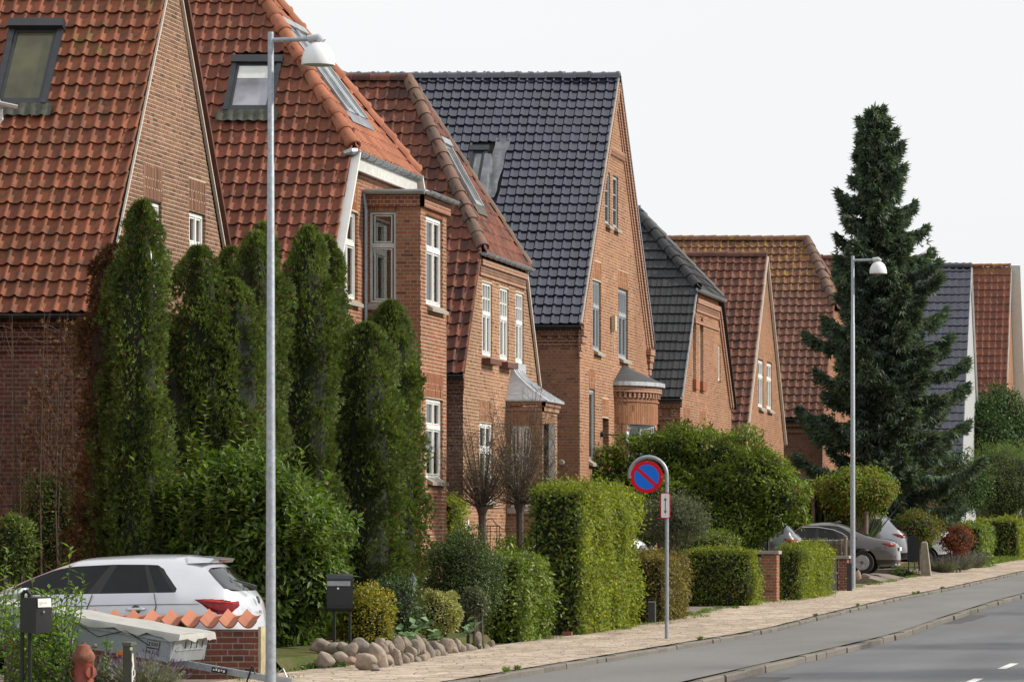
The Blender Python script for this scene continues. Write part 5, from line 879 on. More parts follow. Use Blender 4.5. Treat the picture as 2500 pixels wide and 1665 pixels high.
# hedges along the pavement
hedge(-12.15, -11.60, 60.9, 63.1, 1.27, 'fresh green waist-high hedge between the ball shrub and the tall hedge', L_fresh, 1300, .060, rag=.055); hedge(-12.38, -11.52, 65.5, 71.0, 2.34, 'tall block of yellow green hornbeam hedge beside the no parking sign', L_hornshade, 1150, .062, front=L_horn, top=L_horn)  # tall hedge: viewer face in shaded leaf copy, street face and top lit
hedge(-12.45, -11.43, 73.5, 76.2, 1.24, 'rusty brown tinged low hedge behind the sign pole', L_hornb, 1200, .052, front=L_hornb); hedge(-13.2, -12.15, 86.5, 88.0, 1.62, 'hedge end showing above the long low hedge', L_hornshade, 1000, .055); hedge(-12.9, -11.38, 84.6, 85.7, 1.33, 'long low hedge with shade-coloured face left of the brick pillar', L_hornshade, 1300, .055, front=L_horn, top=L_horn)
hedge(-11.50, -10.95, 89.6, 95.2, 1.36, 'low hedge with yellow patches right of the brick pillar', L_hornshade, 1200, .055, front=L_horn, top=L_horn); hedge(-16.15, -15.85, 76.6, 77.6, 2.28, 'narrow upright hedge beside the brick bay corner', L_horn, 900, .06); hedge(-15.3, -14.2, 77.8, 78.6, 1.5, 'low clipped hedge in front of the third house', L_fresh, 900, .06)
hedge(-12.4, -11.05, 141, 146, 2.05, 'dark hedge beyond the lavender at the pavement edge', L_hornshade, 420, .085, front=L_fresh); hedge(-13.0, -11.3, 163, 172, 2.35, 'last dark clipped hedge at the right edge', L_hornshade, 330, .10, front=L_horn, top=L_horn)
# two pollarded trees with thin twiggy crowns
def twiggy(px, Y, ytrunk, ytop, spread, label, seed):
    rn = random.Random(seed); b = W(px, CY, Y); g = G(Y); zf = ZP(ytrunk, Y); t = thing('pollard_tree', label, 'tree', (b.x, b.y, g), 'pollarded trees'); s = MB(); s.tube([(b.x, b.y, g-.1), (b.x+.01, b.y, (g+zf)/2), (b.x, b.y, zf), (b.x, b.y, zf+.16)], [.075,.062,.068,.12], 8); s.build('trunk', M_bark, t); tw = MB(); P, D = [], []
    zt_ = ZP(ytop, Y)
    for i in range(85):
        a = rn.uniform(0, 6.28); el = rn.uniform(.12, 1.0); d = Vector((math.cos(a)*spread*(1-el*.40), math.sin(a)*spread*(1-el*.40), (zt_-zf)*el*rn.uniform(.6, 1.05))); p0 = Vector((b.x, b.y, zf+.12)); p1 = p0 + d*.5 + Vector((0,0,-.08)); p2 = p0 + d; tw.tube([p0, p1, p2], [.011,.006,.002], 4)
        for k in range(9):
            q = p0.lerp(p2, rn.uniform(.25, 1)); e = Vector((rn.uniform(-.28,.28), rn.uniform(-.28,.28), rn.uniform(-.12,.32))); tw.tube([q, q+e], [.004,.0015], 3); P.append(q+e*rn.random()); D.append(e)
            if rn.random() < .6: q2 = q + e*.5; e2 = Vector((rn.uniform(-.18,.18), rn.uniform(-.18,.18), rn.uniform(-.05,.2))); tw.tube([q2, q2+e2], [.003,.0012], 3); P.append(q2+e2); D.append(e2)
    tw.build('twigs', M_twig, t); P = np.array(P); D = np.array(D); n = len(P); k = (P[:,2] < zf + (zt_-zf)*.75) & (RNG.random(n) < .8); P, D = P[k], D[k]; n = len(P)
    leaves('foliage', P + RNG.normal(0, .05, (n,3)), D + rnd3(n)*.5, rnd3(n), RNG.uniform(.03,.06,n), .022, L_dry, t)
twiggy(1177, 74.0, 1258, 975, .88, 'thin twiggy pollard tree left, beside the trellis', 4); twiggy(1269, 74.6, 1250, 935, .95, 'thin twiggy pollard tree right, next to the tall hedge', 5)
# big evergreen in the fourth garden and its neighbours
def mass(label, els, Y, mat, n, size, asp, name='shrub', cat='shrub'):
    """one broad shrub: overlapping lobes, leaves only on the outside of their union"""
    pm = FPX/Y; E = [(W(a, b, Y + dy), c/pm, max(.5, c/pm*.7), d_/pm) for a, b, c, d_, dy in els]; t = thing(name, label, cat, (E[0][0].x, Y, G(Y))); PP, OO = [], []; ar = np.array([x[1]*x[3] for x in E]); cnt = (n*ar/ar.sum()).astype(int)
    for (c0, rx, ry, rz), k in zip(E, cnt):
        dd = rnd3(k); lum = 1 + .15*np.sin(dd[:,0]*6+c0.x*3) + .15*np.sin(dd[:,2]*7+c0.z*5) + .12*np.sin(dd[:,1]*9+dd[:,0]*11) + .08*np.sin(dd[:,2]*19+dd[:,0]*15); P = np.array(c0) + dd*np.array([rx, ry, rz])*(lum*RNG.uniform(.80, 1.07, k))[:, None]; PP.append(P); OO.append(unit(dd/np.array([rx, ry, rz])))
        blob('branches', tuple(c0), (rx*.66, ry*.66, rz*.66), M_core, t, 2, .15, int(c0.x*50) % 97)  # dark filler lobe, painted as shade between the leaves
    P, O = np.concatenate(PP), np.concatenate(OO); keep = np.ones(len(P), bool)
    for (c0, rx, ry, rz) in E: keep &= np.linalg.norm((P-np.array(c0))/np.array([rx,ry,rz]), axis=1) > .74
    P, O = P[keep], O[keep]; m = len(P); leaves('foliage', P, rnd3(m)*.8 + O*.5 + np.array([0,0,-.2]), O*.6 + np.array([0,0,.8]) + rnd3(m)*.7, RNG.uniform(size*.6, size*1.4, m), size*asp, mat, t, 'leaf', .14); s = MB()
    for (c0, rx, ry, rz) in E[::2]: s.tube([(c0.x, c0.y, G(Y)-.05), tuple(c0)], [.04, .02], 5)
    s.build('stems', M_bark, t); return t
mass('broad continuous green shrub mass in front of the tall gable house', [(1490,1195,80,80,.3),(1570,1170,90,92,.6),(1660,1125,105,90,.8),(1760,1150,110,100,.5),(1690,1240,130,95,0),(1560,1240,100,85,-.2),(1830,1200,95,95,-.4),(1905,1215,62,70,-.7),(1790,1285,100,60,-.6),(1450,1230,50,60,-.2),(1875,1150,55,45,-.3)], 92.4, L_magn, 60000, .105, .46)
bush(*W(1645, 1275, 83.0), .72, .4, .52, 'loose grey green willow-like shrub behind the sign', L_grey, 9000, .085, .18, 60, .24, core=.38, spread=.9); 
t = bush(-13.2, 121, 2.95, 1.25, .9, .62, 'small maple with yellow green crown behind the far lamp post', L_maple, 13000, .10, .6, 46, .34, 'maple_tree', 'tree', .5, mat2=L_maplr, f2=.25, stem=False, droop=.5, spread=.45); s = MB(); s.tube([(-13.2,121,.3), (-13.15,121,1.6), (-13.25,121,2.7)], [.035,.03,.02], 7); s.build('trunk', M_bark, t)
t = bush(*W(1950, 1215, 121), .45, .4, .40, 'pale straggling branch of shrub left of the maple', L_maplr, 900, .08, .4, 12, .2, core=0, stem=True)
t = thing('reed_clump', 'clump of tall dark reeds behind the fence post', 'grass', (-13.6, 122, .5)); n = 900; P = np.stack([RNG.uniform(-15.2,-13.4,n), RNG.uniform(121.4,122.6,n), np.full(n,.5)], 1); leaves('blades', P, np.stack([RNG.normal(.1,.22,n), RNG.normal(0,.2,n), np.ones(n)],1), rnd3(n), RNG.uniform(1.6,3.1,n), .03, L_reed, t, 'leaf', .12)
for a in [(*W(2245, 1292, 127.5), .75, .6, .55, 'green and russet shrub between the silver car and the red bush', L_magn, 3500, .075, .5, 40, .28), (*W(2335, 1318, 131), .62, .55, .52, 'dark red barberry bush beside the lavender', L_red, 4500, .06, .5, 40, .22), (*W(2205, 1400, 124.5), .45, .3, .25, 'low yellow green shrub behind the arched letter box', L_willow, 1400, .06, .4, 16, .16)]:
    bush(*a[:6], a[6], a[7], a[8], a[9], a[10], a[11], a[12], mat2=L_red if 'russet' in a[6] else None, f2=.2 if 'russet' in a[6] else 0)
for i, (px, py, Yq, r) in enumerate(((2300, 1398, 130.5, .5), (2340, 1392, 131.5, .5), (2372, 1385, 134, .5))): lavender(px, py, Yq, r, .55, ['grey lavender mound nearest the stone post', 'middle lavender mound below the red bush', 'lavender mound farthest right before the hedge'][i], 1300, .3, seed=10+i)
bush(*W(2455, 1185, 168), 2.0, 1.6, 1.75, 'pale feathery willow bush at the right edge', L_willow, 24000, .13, .16, 110, .45, core=.68, spread=.35, droop=.3); bush(*W(2335, 1180, 160), 1.3, 1.2, 1.3, 'dark shrub under the right side of the spruce', L_tree, 5000, .14, .4, 50, .4)
for px, py, Yq, r, lb in ((2430, 1060, 186, 2.0, 'leafy tree below the red roofed house'), (2500, 1040, 205, 2.6, 'dark leafy tree at the right edge'), (2385, 1075, 182, 1.6, 'dark leafy tree below the grey gable')):
    c = W(px, py, Yq); t = bush(c.x, c.y, c.z, r, r*.8, r*1.15, lb, L_tree, 9000, .16, .5, 80, .55, 'tree', 'tree', .66, stem=False); s = MB(); s.tube([(c.x, c.y, G(Yq)-.2), (c.x+.1, c.y, c.z)], [.16,.09], 8); s.build('trunk', M_bark, t)
# spruce
def spruce(px, Y, ytop, label):
    b = W(px, CY, Y); g = G(Y); zt_ = ZP(ytop, Y); t = thing('spruce_tree', label, 'tree', (b.x, b.y, g)); H = zt_-g; s = MB(); lean = -.62; bx_ = lambda z: b.x + lean*((z-g)/H)**1.3
    s.tube([(bx_(g+H*q), b.y, g-.1+H*q) for q in (0,.2,.4,.6,.8,.99)], [.22,.19,.15,.11,.07,.02], 9); s.build('trunk', M_barkd, t); br = MB(); PP, DD, NN, LL = [], [], [], []; rn = np.random.default_rng(12)
    nb = 150
    for i in range(nb):
        q = 1-(i/nb)**1.0*.93; q = .085 + .905*(1-i/nb); z = g + H*q; Lb = 3.0*((1-q)**.72)*rn.uniform(.5, 1.3) + .2; a = i*2.399 + rn.uniform(-.3,.3); dip = -.30*Lb*(.9-.5*q) ; dx, dy = math.cos(a), math.sin(a); pts = []
        for e in np.linspace(0, 1, 9): pts.append(np.array([bx_(z)+dx*Lb*e, b.y+dy*Lb*e, z + dip*math.sin(e*math.pi*.62)*1.0 + .34*Lb*max(0, e-.45)**1.4*1.4]))
        br.tube([Vector(p) for p in pts], [.035*(1-e*.85)*(.5+Lb/4) for e in np.linspace(0,1,9)], 4); side = np.array([-dy, dx, 0])
        m = int(90 + 190*Lb); es = rn.random(m)**.72; seg = np.minimum((es*8).astype(int), 7); fr = es*8-seg; base = np.array([pts[k]*(1-f)+pts[k+1]*f for k, f in zip(seg, fr)]); wd = .34*Lb*(1-es)**.6*.8+.10; off = rn.normal(0, .42, m)*wd; base = base + side*off[:,None] + np.array([0,0,-1])*np.abs(rn.normal(0,.16,m))[:,None]
        d = np.array([dx,dy,.1])*rn.uniform(.2,1.0,(m,1)) + side*np.sign(off)[:,None]*rn.uniform(.1,.7,(m,1)) + np.array([0,0,-1])*rn.uniform(-.15,1.5,(m,1)); tip = es > .86; d[tip] += np.array([dx,dy,1.1])*.8
        PP.append(base); DD.append(d); NN.append(rn.normal(size=(m,3))+np.array([0,0,.6])); LL.append(rn.uniform(.14,.34,m))
    br.build('branches', M_barkd, t); P = np.concatenate(PP); D = unit(np.concatenate(DD)); N2 = np.concatenate(NN); L = np.concatenate(LL); leaves('foliage', P, D, N2, L, .06, L_spruce, t, 'spray', .1)
    n = 2500; q = RNG.random(n); th = RNG.random(n)*6.28; r = .45*(1-q)*2.4*RNG.random(n); zz = g + H*(.1+.88*q); P = np.stack([b.x + lean*((zz-g)/H)**1.3 + r*np.cos(th), b.y + r*np.sin(th), zz], 1); leaves('inner_foliage', P, rnd3(n), rnd3(n), .4, .12, L_spruce, t, 'spray', .1); return t
spruce(2180, 131.0, 250, 'tall dark spruce tree towering behind the far lamp post')
# grass and weeds
def tufts(name, label, spots, n, h, w, mat, kind='stuff', lean=.5):
    P, D = [], []
    for (x, y, r) in spots:
        a = RNG.random(n)*6.28; q = np.sqrt(RNG.random(n))*r; P.append(np.stack([x+np.cos(a)*q*.45, y+np.sin(a)*q, np.full(n, G(y)+.015)], 1)); D.append(np.stack([RNG.normal(0,lean,n), RNG.normal(0,lean,n), np.ones(n)], 1))
    P, D = np.concatenate(P), np.concatenate(D); o = leaves(name, P, D, rnd3(len(P)), RNG.uniform(h*.5, h*1.2, len(P)), w, mat, None, 'leaf', .2); tag(o, label, 'grass' if 'grass' in name or 'weed' in name else 'ground cover', kind=kind); return o
n = 9000; P = np.stack([RNG.uniform(-14.2,-12.3,n), RNG.uniform(47.4,49.6,n), np.full(n,.01)], 1); o = leaves('lawn_grass', P, np.stack([RNG.normal(0,.3,n), RNG.normal(0,.3,n), np.ones(n)],1), rnd3(n), RNG.uniform(.02,.06,n), .008, L_grass, None); tag(o, 'short green lawn between the near lamp post and the boulders', 'grass', kind='stuff')
tufts('weed_grass', 'weeds and grass tufts along the inner pavement edge and kerb joints', [(-11.62+RNG.normal(0,.08), y, RNG.uniform(.1,.7)) for y in RNG.uniform(46, 130, 60)] + [(-9.16, y, RNG.uniform(.03,.10)) for y in RNG.uniform(40, 120, 8)] + [(-10.9, 41.8, .8), (-11.3, 44.5, .9), (-11.4, 87.2, .9), (-11.2, 88.5, .9), (-11.3, 96.5, .8), (-11.5, 105.0, .6), (-11.4, 72.2, .7), (-11.3, 76.6, .5)], 90, .07, .009, L_grass)
tufts('verge_grass', 'grass verge in front of the hedges at the right edge', [(-11.9, y, 1.4) for y in np.arange(148, 178, 1.2)], 420, .22, .02, L_grass); tufts('ground_cover', 'dark trailing ground cover creeping around the left boulders', [(-12.1, 49.6, .9), (-11.95, 48.6, .8), (-11.8, 49.8, .6), (-12.45, 50.0, .7), (-11.68, 48.8, .5), (-11.62, 50.5, .5), (-11.62, 52, .5), (-11.62, 54, .4), (-11.62, 57, .4)], 800, .075, .045, L_cover, lean=1.2)

# street trees on the opposite pavement, outside the view; they throw the soft shade across the carriageway
for x_, y_, h_ in ((6.4, 54, 9.0), (7.0, 68, 9.8), (6.6, 88, 9.2)):
    t = bush(x_, y_, h_*.62, 2.3, 2.3, h_*.34, 'street tree %s on the opposite pavement outside the view' % {54:'nearest', 68:'second', 88:'third'}[y_], L_tree, 3500, .30, .6, 60, .8, 'street_tree', 'tree', .5, stem=False, group='street trees opposite'); s = MB(); s.tube([(x_, y_, -.3), (x_, y_, h_*.6)], [.14, .09], 8); s.build('trunk', M_bark, t)
# ------------------------------------------------------------------ vehicles
def paint(name, c, flake=.5, rough=.28):
    t = NT(name); col = t.mix(1, c, t.ramp(t.noise(3, 4), [(.3, .96), (.7, 1.04)]), 'MULTIPLY'); t.set(col, rough, flake, .5, .8); t.bsdf.inputs['Coat Roughness'].default_value = .04; return t.mat
M_blackt = plain('black_trim', (.010,.010,.011), .35); M_rimm = plain('alloy', (.45,.46,.48), .3, .8); M_plate = plain('number_plate', (.7,.7,.68), .4, var=.03); M_clearlens = plain('clear_lens', (.55,.55,.55), .1, .3)
def car(name, label, pm, Xr, Yc, zg, L, Wd, rear, roof, side, belt, tail=None, chrome=False, pillars=(), spoiler=False, wheels=(.75, 3.3), wr=.31, group='parked cars', off5=.24):
    """lofted body: rear = [(s,z)] profile rows at the back, front rows built from roof/side; s runs from the tail to the nose"""
    t = thing(name, label, 'car', (Xr - L/2, Yc, zg), group); h = Wd/2; R = 7
    yk = [.86, .965, 1.0, .985, .945, .72, .58]                    # half width of each row
    (sr5, z5), (sr6, z6) = rear[5], rear[6]; f4, f5, f6, zf5, zf6, zmid = roof      # cowl s, windscreen top s, roof front s, their z, mid roof z
    zrow = lambda r, s: [.20, .42, .66, .86, belt(s), None, None][r]
    cols = []
    for yy in (0, .5, .86):                                        # tail: centre, half, corner
        c = []
        for r in range(R):
            s, z = rear[r]; c.append((s + (.0 if yy < .8 else .10 if r < 4 else .06) + (.02 if yy == .5 else 0), yy*h*yk[r]*(1 if r < 5 else 1.04), z - (.012*yy if r > 4 else 0)))
        cols.append(c)
    for s in side:
        c = []
        for r in range(5): c.append((max(s, rear[r][0]+.16) if s == side[0] else s, h*yk[r]*(1 if s < L-.8 else .97), zrow(r, s)))
        u = (s - side[0])/(side[-1]-side[0]); s5 = sr5+off5 + (f5 - sr5-off5)*u; s6 = sr6+.22 + (f6 - sr6-.22)*u; bow = math.sin(math.pi*min(1, .25+u*.8))
        c.append((s5, h*yk[5], z5 + (zf5-z5)*u + (zmid - .075 - z5)*bow*.6)); c.append((s6, h*yk[6], z6 + (zf6-z6)*u + (zmid-z6)*bow*.7)); cols.append(c)
    for yy, e in ((.88, .16), (.5, .04), (0, 0)):                   # nose
        cols.append([(L-.10-e, yy*h*yk[0], .20), (L-.01-e, yy*h*yk[1], .42), (L-.03-e, yy*h*yk[2], .62), (L-.28-e, yy*h*.93, .76), (f4 - (.10 if yy > .8 else 0)*-.0, yy*h*.88, belt(f4)-.0), (f5+.03, yy*h*.70, zf5+.005), (f6+.02, yy*h*.57, zf6)])
    nc = len(cols); b = MB(); idx = {}
    def vid(k, r, sg):
        p = cols[k][r]; key = (k, r, 0 if p[1] < 1e-6 else sg)
        if key not in idx: idx[key] = len(b.v); b.v.append((Xr - p[0], Yc - sg*p[1], zg + p[2]))
        return idx[key]
    GL, PT, TR, LT = 1, 0, 2, 3; s0 = 3; s1 = 3 + len(side) - 1
    for sg in (1, -1):
        for k in range(nc-1):
            for r in range(R-1):
                m = PT
                if r == 4 and s0 <= k < s1: m = TR if (k-s0) in pillars else GL
                if r == 4 and (k == 0 or k >= nc-3): m = GL
                if r == 4 and k == 1: m = GL
                if r == 0: m = TR
                b.f.append((vid(k,r,sg), vid(k+1,r,sg), vid(k+1,r+1,sg), vid(k,r+1,sg))); b.m.append(m)
    mid = {}
    def rv(k, j):                                                  # roof lines from left edge to right edge
        if j in (0, 4): return vid(k, 6, 1 if j == 0 else -1)
        if k == 2: return vid(1, 6, 1) if j == 1 else vid(0, 6, 1) if j == 2 else vid(1, 6, -1)
        if k == nc-3: return vid(nc-2, 6, 1) if j == 1 else vid(nc-1, 6, 1) if j == 2 else vid(nc-2, 6, -1)
        if (k, j) not in mid:
            p = cols[k][6]; mid[(k, j)] = len(b.v); b.v.append((Xr - p[0], Yc - (1-j/2)*p[1], zg + p[2] + (.03 if j == 2 else .024)))
        return mid[(k, j)]
    for k in range(2, nc-3):
        for j in range(4): b.f.append((rv(k,j), rv(k+1,j), rv(k+1,j+1), rv(k,j+1))); b.m.append(PT)
    for k in range(nc-1):                                           # floor pan closes the shell
        vs_ = [vid(k,0,1), vid(k+1,0,1), vid(k+1,0,-1), vid(k,0,-1)]; vs_ = list(dict.fromkeys(vs_)); b.f.append(tuple(vs_)); b.m.append(TR)
    me = bpy.data.meshes.new('body'); me.from_pydata(b.v, [], b.f); [me.materials.append(x) for x in (pm, M_glassd, M_blackt, M_redlens)]; me.polygons.foreach_set('material_index', b.m)
    bm = bmesh.new(); bm.from_mesh(me); bmesh.ops.recalc_face_normals(bm, faces=bm.faces)
    cl = bm.edges.layers.float.new('crease_edge')
    for e in bm.edges:
        ms = set(f.material_index for f in e.link_faces)
        if len(ms) > 1: e[cl] = .6
    bm.to_mesh(me); bm.free(); me.polygons.foreach_set('use_smooth', [True]*len(me.polygons))
    o = bpy.data.objects.new('tmp', me); COL.objects.link(o); sm = o.modifiers.new('s', 'SUBSURF'); sm.levels = 2; sm.render_levels = 2
    cut = MB()
    for ws in wheels: cut.lathe([(wr+.07, -Wd*.7), (wr+.07, Wd*.7)], (Xr-ws, Yc, zg+wr), 28, axis=(0,1,0))
    co = cut.build('tmp_cut', M_blackt); bo = o.modifiers.new('b', 'BOOLEAN'); bo.operation = 'DIFFERENCE'; bo.object = co; bo.solver = 'EXACT'
    bpy.context.view_layer.update(); ev = o.evaluated_get(bpy.context.evaluated_depsgraph_get()); m2 = bpy.data.meshes.new_from_object(ev); bpy.data.objects.remove(o); bpy.data.objects.remove(co)
    V = [v.co.copy() for v in m2.vertices]; BVH['b'] = BVHTree.FromPolygons(V, [tuple(p.vertices) for p in m2.polygons]); BVH['c'] = Vector((Xr-L/2, Yc, zg+.7)); groups = {0: MB(), 1: [], 2: MB()}; gl_faces = []
    for p in m2.polygons:
        mi = p.material_index
        if mi == 1: gl_faces.append(tuple(p.vertices)); continue
        g = groups[0 if mi == 0 else 2]; bse = len(g.v); g.v.extend([tuple(V[i]) for i in p.vertices]); g.f.append(tuple(range(bse, bse+len(p.vertices)))); g.m.append(0)
    def weld(mb, nm, mat):
        mm = bpy.data.meshes.new(nm); mm.from_pydata(mb.v, [], mb.f); q = bmesh.new(); q.from_mesh(mm); bmesh.ops.remove_doubles(q, verts=q.verts, dist=.0004); bmesh.ops.recalc_face_normals(q, faces=q.faces); q.to_mesh(mm); q.free(); mm.materials.append(mat); mm.polygons.foreach_set('use_smooth', [True]*len(mm.polygons)); mm.set_sharp_from_angle(angle=math.radians(32)); ob = bpy.data.objects.new(nm, mm); link(ob, t); return ob
    weld(groups[0], 'body', pm); weld(groups[2], 'lower_trim', M_blackt)
    par = {}                                                        # each pane of glass by its connected faces
    def find(x):
        while par.setdefault(x, x) != x: par[x] = par[par[x]]; x = par[x]
        return x
    for f in gl_faces:
        for i in f[1:]: par[find(i)] = find(f[0])
    pan = {}
    for f in gl_faces: pan.setdefault(find(f[0]), []).append(f)
    for fs in pan.values():
        g = MB()
        for f in fs: bse = len(g.v); g.v.extend([tuple(V[i]) for i in f]); g.f.append(tuple(range(bse, bse+len(f))))
        weld(g, 'window', M_glassd)
    for ws in wheels:
        for sg in (1, -1):
            c = (Xr-ws, Yc - sg*(h-.12), zg+wr); w = MB(); w.lathe([(wr*.62,-.10),(wr*.95,-.10),(wr,-.06),(wr,.06),(wr*.95,.10),(wr*.62,.10)], c, 24, axis=(0,-sg,0)); wo = w.build('wheel', M_rubber, t, smooth=True, angle=40)
            r_ = MB(); r_.lathe([(wr*.64,.05),(wr*.64,.112),(wr*.58,.115),(wr*.55,.103),(.02,.105)], c, 20, axis=(0,-sg,0))
            for i in range(5):
                a = i*1.257; d = Vector((math.cos(a), 0, math.sin(a))); r_.obox(Vector(c) + Vector((0,-sg*.112,0)) + d*wr*.33, d*wr*.3, Vector((0,.012,0)), Vector((-d.z,0,d.x))*.035)
            r_.build('rim', M_rimm, wo)
    if tail:
        for sg in (1, -1): tail(t, sg, h)
    return t
from mathutils.bvhtree import BVHTree
BVH = {}
def skin(bv, p, off=.006):
    hit = bv.find_nearest(Vector(p)); n = hit[1]; c = hit[0]
    if (Vector(p)-c).dot(n) < 0 and (Vector(p)-c).length > 1e-4 and n.dot(Vector(p)-BVH['c']) < 0: n = -n
    return c + n*off
def lens(parent, bv, name, top, bot, mat, off=.008, sub_=4):
    """a lamp glass laid on the body skin between a top and a bottom line"""
    def dense(L):
        out = []
        for a, b_ in zip(L, L[1:]): out += [Vector(a).lerp(Vector(b_), i/sub_) for i in range(sub_)]
        return out + [Vector(L[-1])]
    A, B_ = dense(top), dense(bot); n = len(A); m = MB(); vs = []; nr = 6
    for j in range(nr+1): vs += [skin(bv, A[i].lerp(B_[i], j/nr), off + (.006 if 0 < j < nr and 0 < i < n-1 else -.004)) for i in range(n)]
    m.add(vs, [(j*n+i, j*n+i+1, (j+1)*n+i+1, (j+1)*n+i) for j in range(nr) for i in range(n-1)]); return m.build(name, mat, parent, smooth=True)
# ---- silver hatchback in the near drive (tail to the street)
M_silver = paint('silver_paint', (.60,.62,.67), .35, .3); M_grey = paint('warm_grey_paint', (.075,.070,.067), .3, .3); M_silv2 = paint('cool_silver_paint', (.30,.31,.34), .45, .28); M_slate = paint('slate_paint', (.06,.063,.075), .3, .3); M_wpaint = paint('white_car_paint', (.72,.73,.74), .0, .3)
Xr, Yc, zg, Wd, L = -12.02, 47.35, -.06, 1.74, 4.03
belt = lambda s: 1.005 - .018*s
def tail_hatch(t, sg, h):
    y = lambda f: Yc - sg*h*f
    q = lambda s, f, z: (Xr - s, y(f), zg + z)
    bv = BVH['b']; lo = lens(t, bv, 'tail_light', [q(.56,1.0,.935), q(.34,1.0,.965), q(.16,.95,.96), q(.08,.83,.95), q(.05,.64,.935)], [q(.55,1.0,.93), q(.38,1.0,.80), q(.27,1.0,.755), q(.13,.90,.76), q(.06,.66,.86)], M_redlens)
    lens(lo, bv, 'light_strip', [q(.46,1.0,.925), q(.30,1.0,.935), q(.15,.94,.93), q(.08,.82,.92)], [q(.45,1.0,.905), q(.30,1.0,.910), q(.15,.94,.905), q(.08,.82,.895)], plain('bright_red_lens', (.50,.03,.03), .15), off=.018)
    for s in (1.22, 2.18):                                         # door handles, each over a dark disc painted as recess shade
        d = MB(); d.tube([q(s+.11,1.015,.80), q(s+.08,1.035,.805), q(s-.08,1.035,.81), q(s-.11,1.015,.81)], [.012,.017,.017,.012], 6); d.build('door_handle', M_silver, t); d = MB(); d.lathe([(.002,-.01),(.05,0),(.052,.004)], q(s,1.0,.80), 12, axis=(0,-sg,0)); d.build('handle_shade_disc', M_grey, t)
    g = MB(); g.tube([q(1.02,.975,belt(1.0)), q(.99,1.004,.84), q(1.02,1.006,.74), q(1.25,1.006,.50), q(1.35,.99,.36)], .005, 4); g.tube([q(1.72,.975,belt(1.7)), q(1.78,1.004,.80), q(1.92,1.006,.5), q(1.95,.98,.28)], .005, 4); g.build('door_gap', M_blackt, t)
    g = MB(); g.tube([q(.5,1.004,.865), q(1.2,1.008,.858), q(2.0,1.008,.84), q(2.9,1.0,.80)], .004, 4); g.build('crease_shade_line', M_grey, t)  # dark line paints the shade of a crease the body lacks
    mr = MB(); mr.obox(q(2.52,1.16,.985), (.10,0,.01), (0,.075,0), (.01,0,.055)); mr.build('wing_mirror', M_silver, t, smooth=True)
hatch = car('hatchback', 'silver white five-door hatchback parked behind the tile-topped brick wall', M_silver, Xr, Yc, zg, L, Wd,
    [(.10,.22),(.02,.42),(.03,.70),(.07,.90),(.17,1.00),(.46,1.285),(.56,1.365)], (2.95, 2.15, 1.95, 1.285, 1.36, 1.415), [.74, .80, 1.0, 1.06, 1.66, 1.78, 2.45, 2.9], belt, tail_hatch, pillars=(0, 2, 4), wheels=(.79, 3.28), wr=.30, off5=.56)
m = MB(); m.add([(Xr-.74,Yc-.46,1.345),(Xr-.74,Yc+.46,1.345),(Xr-.44,Yc+.46,1.318),(Xr-.44,Yc-.46,1.318),(Xr-.72,Yc-.55,1.262),(Xr-.72,Yc+.55,1.262),(Xr-.48,Yc+.50,1.272),(Xr-.48,Yc-.50,1.272)], [(0,1,2,3),(4,7,6,5),(3,2,6,7),(0,3,7,4),(1,5,6,2),(0,4,5,1)]); m.build('spoiler', M_silver, hatch, smooth=True, angle=30)
m = MB(); m.box(Xr-.47, Xr-.442, Yc-.16, Yc+.16, 1.288, 1.304); m.build('brake_light', M_redlens, hatch)
m = MB(); m.tube([(Xr-.78,Yc,1.37),(Xr-.74,Yc,1.39)], [.035,.012], 8); m.tube([(Xr-.76,Yc,1.38),(Xr-.66,Yc,1.54)], .004, 4); m.build('aerial', M_blackt, hatch)
m = MB(); m.tube([(Xr-.10,Yc+.05,.98),(Xr-.16,Yc-.05,1.02),(Xr-.22,Yc-.4,1.07)], [.03,.018,.008], 6); m.build('rear_wiper', M_blackt, hatch)
m = MB(); m.lathe([(.052,0),(.052,.008)], (Xr-.055, Yc, zg+.90), 20, axis=(1,.0,.35)); eb = m.build('emblem', M_chrome, hatch); m = MB(); m.lathe([(.043,0),(.043,.011)], (Xr-.054, Yc, zg+.90), 20, axis=(1,0,.35)); m.build('emblem_ground', M_blackt, eb)
def text(parent, body, loc, rot, size, mat, name='lettering', ext=.001, align='CENTER'):
    cu = bpy.data.curves.new(name, 'FONT'); cu.body = body; cu.size = size; cu.extrude = ext; cu.align_x = align; cu.align_y = 'CENTER'; o0 = bpy.data.objects.new('tmp_text', cu); COL.objects.link(o0); o0.rotation_euler = rot; o0.location = loc; bpy.context.view_layer.update()
    me = bpy.data.meshes.new_from_object(o0.evaluated_get(bpy.context.evaluated_depsgraph_get())); me.transform(o0.matrix_world); bpy.data.objects.remove(o0); me.materials.clear(); me.materials.append(mat); o = bpy.data.objects.new(name, me); link(o, parent); return o
text(hatch, 'POLO', (Xr-.028, Yc, zg+.76), (math.radians(90), 0, math.radians(90)), .05, M_blackt)
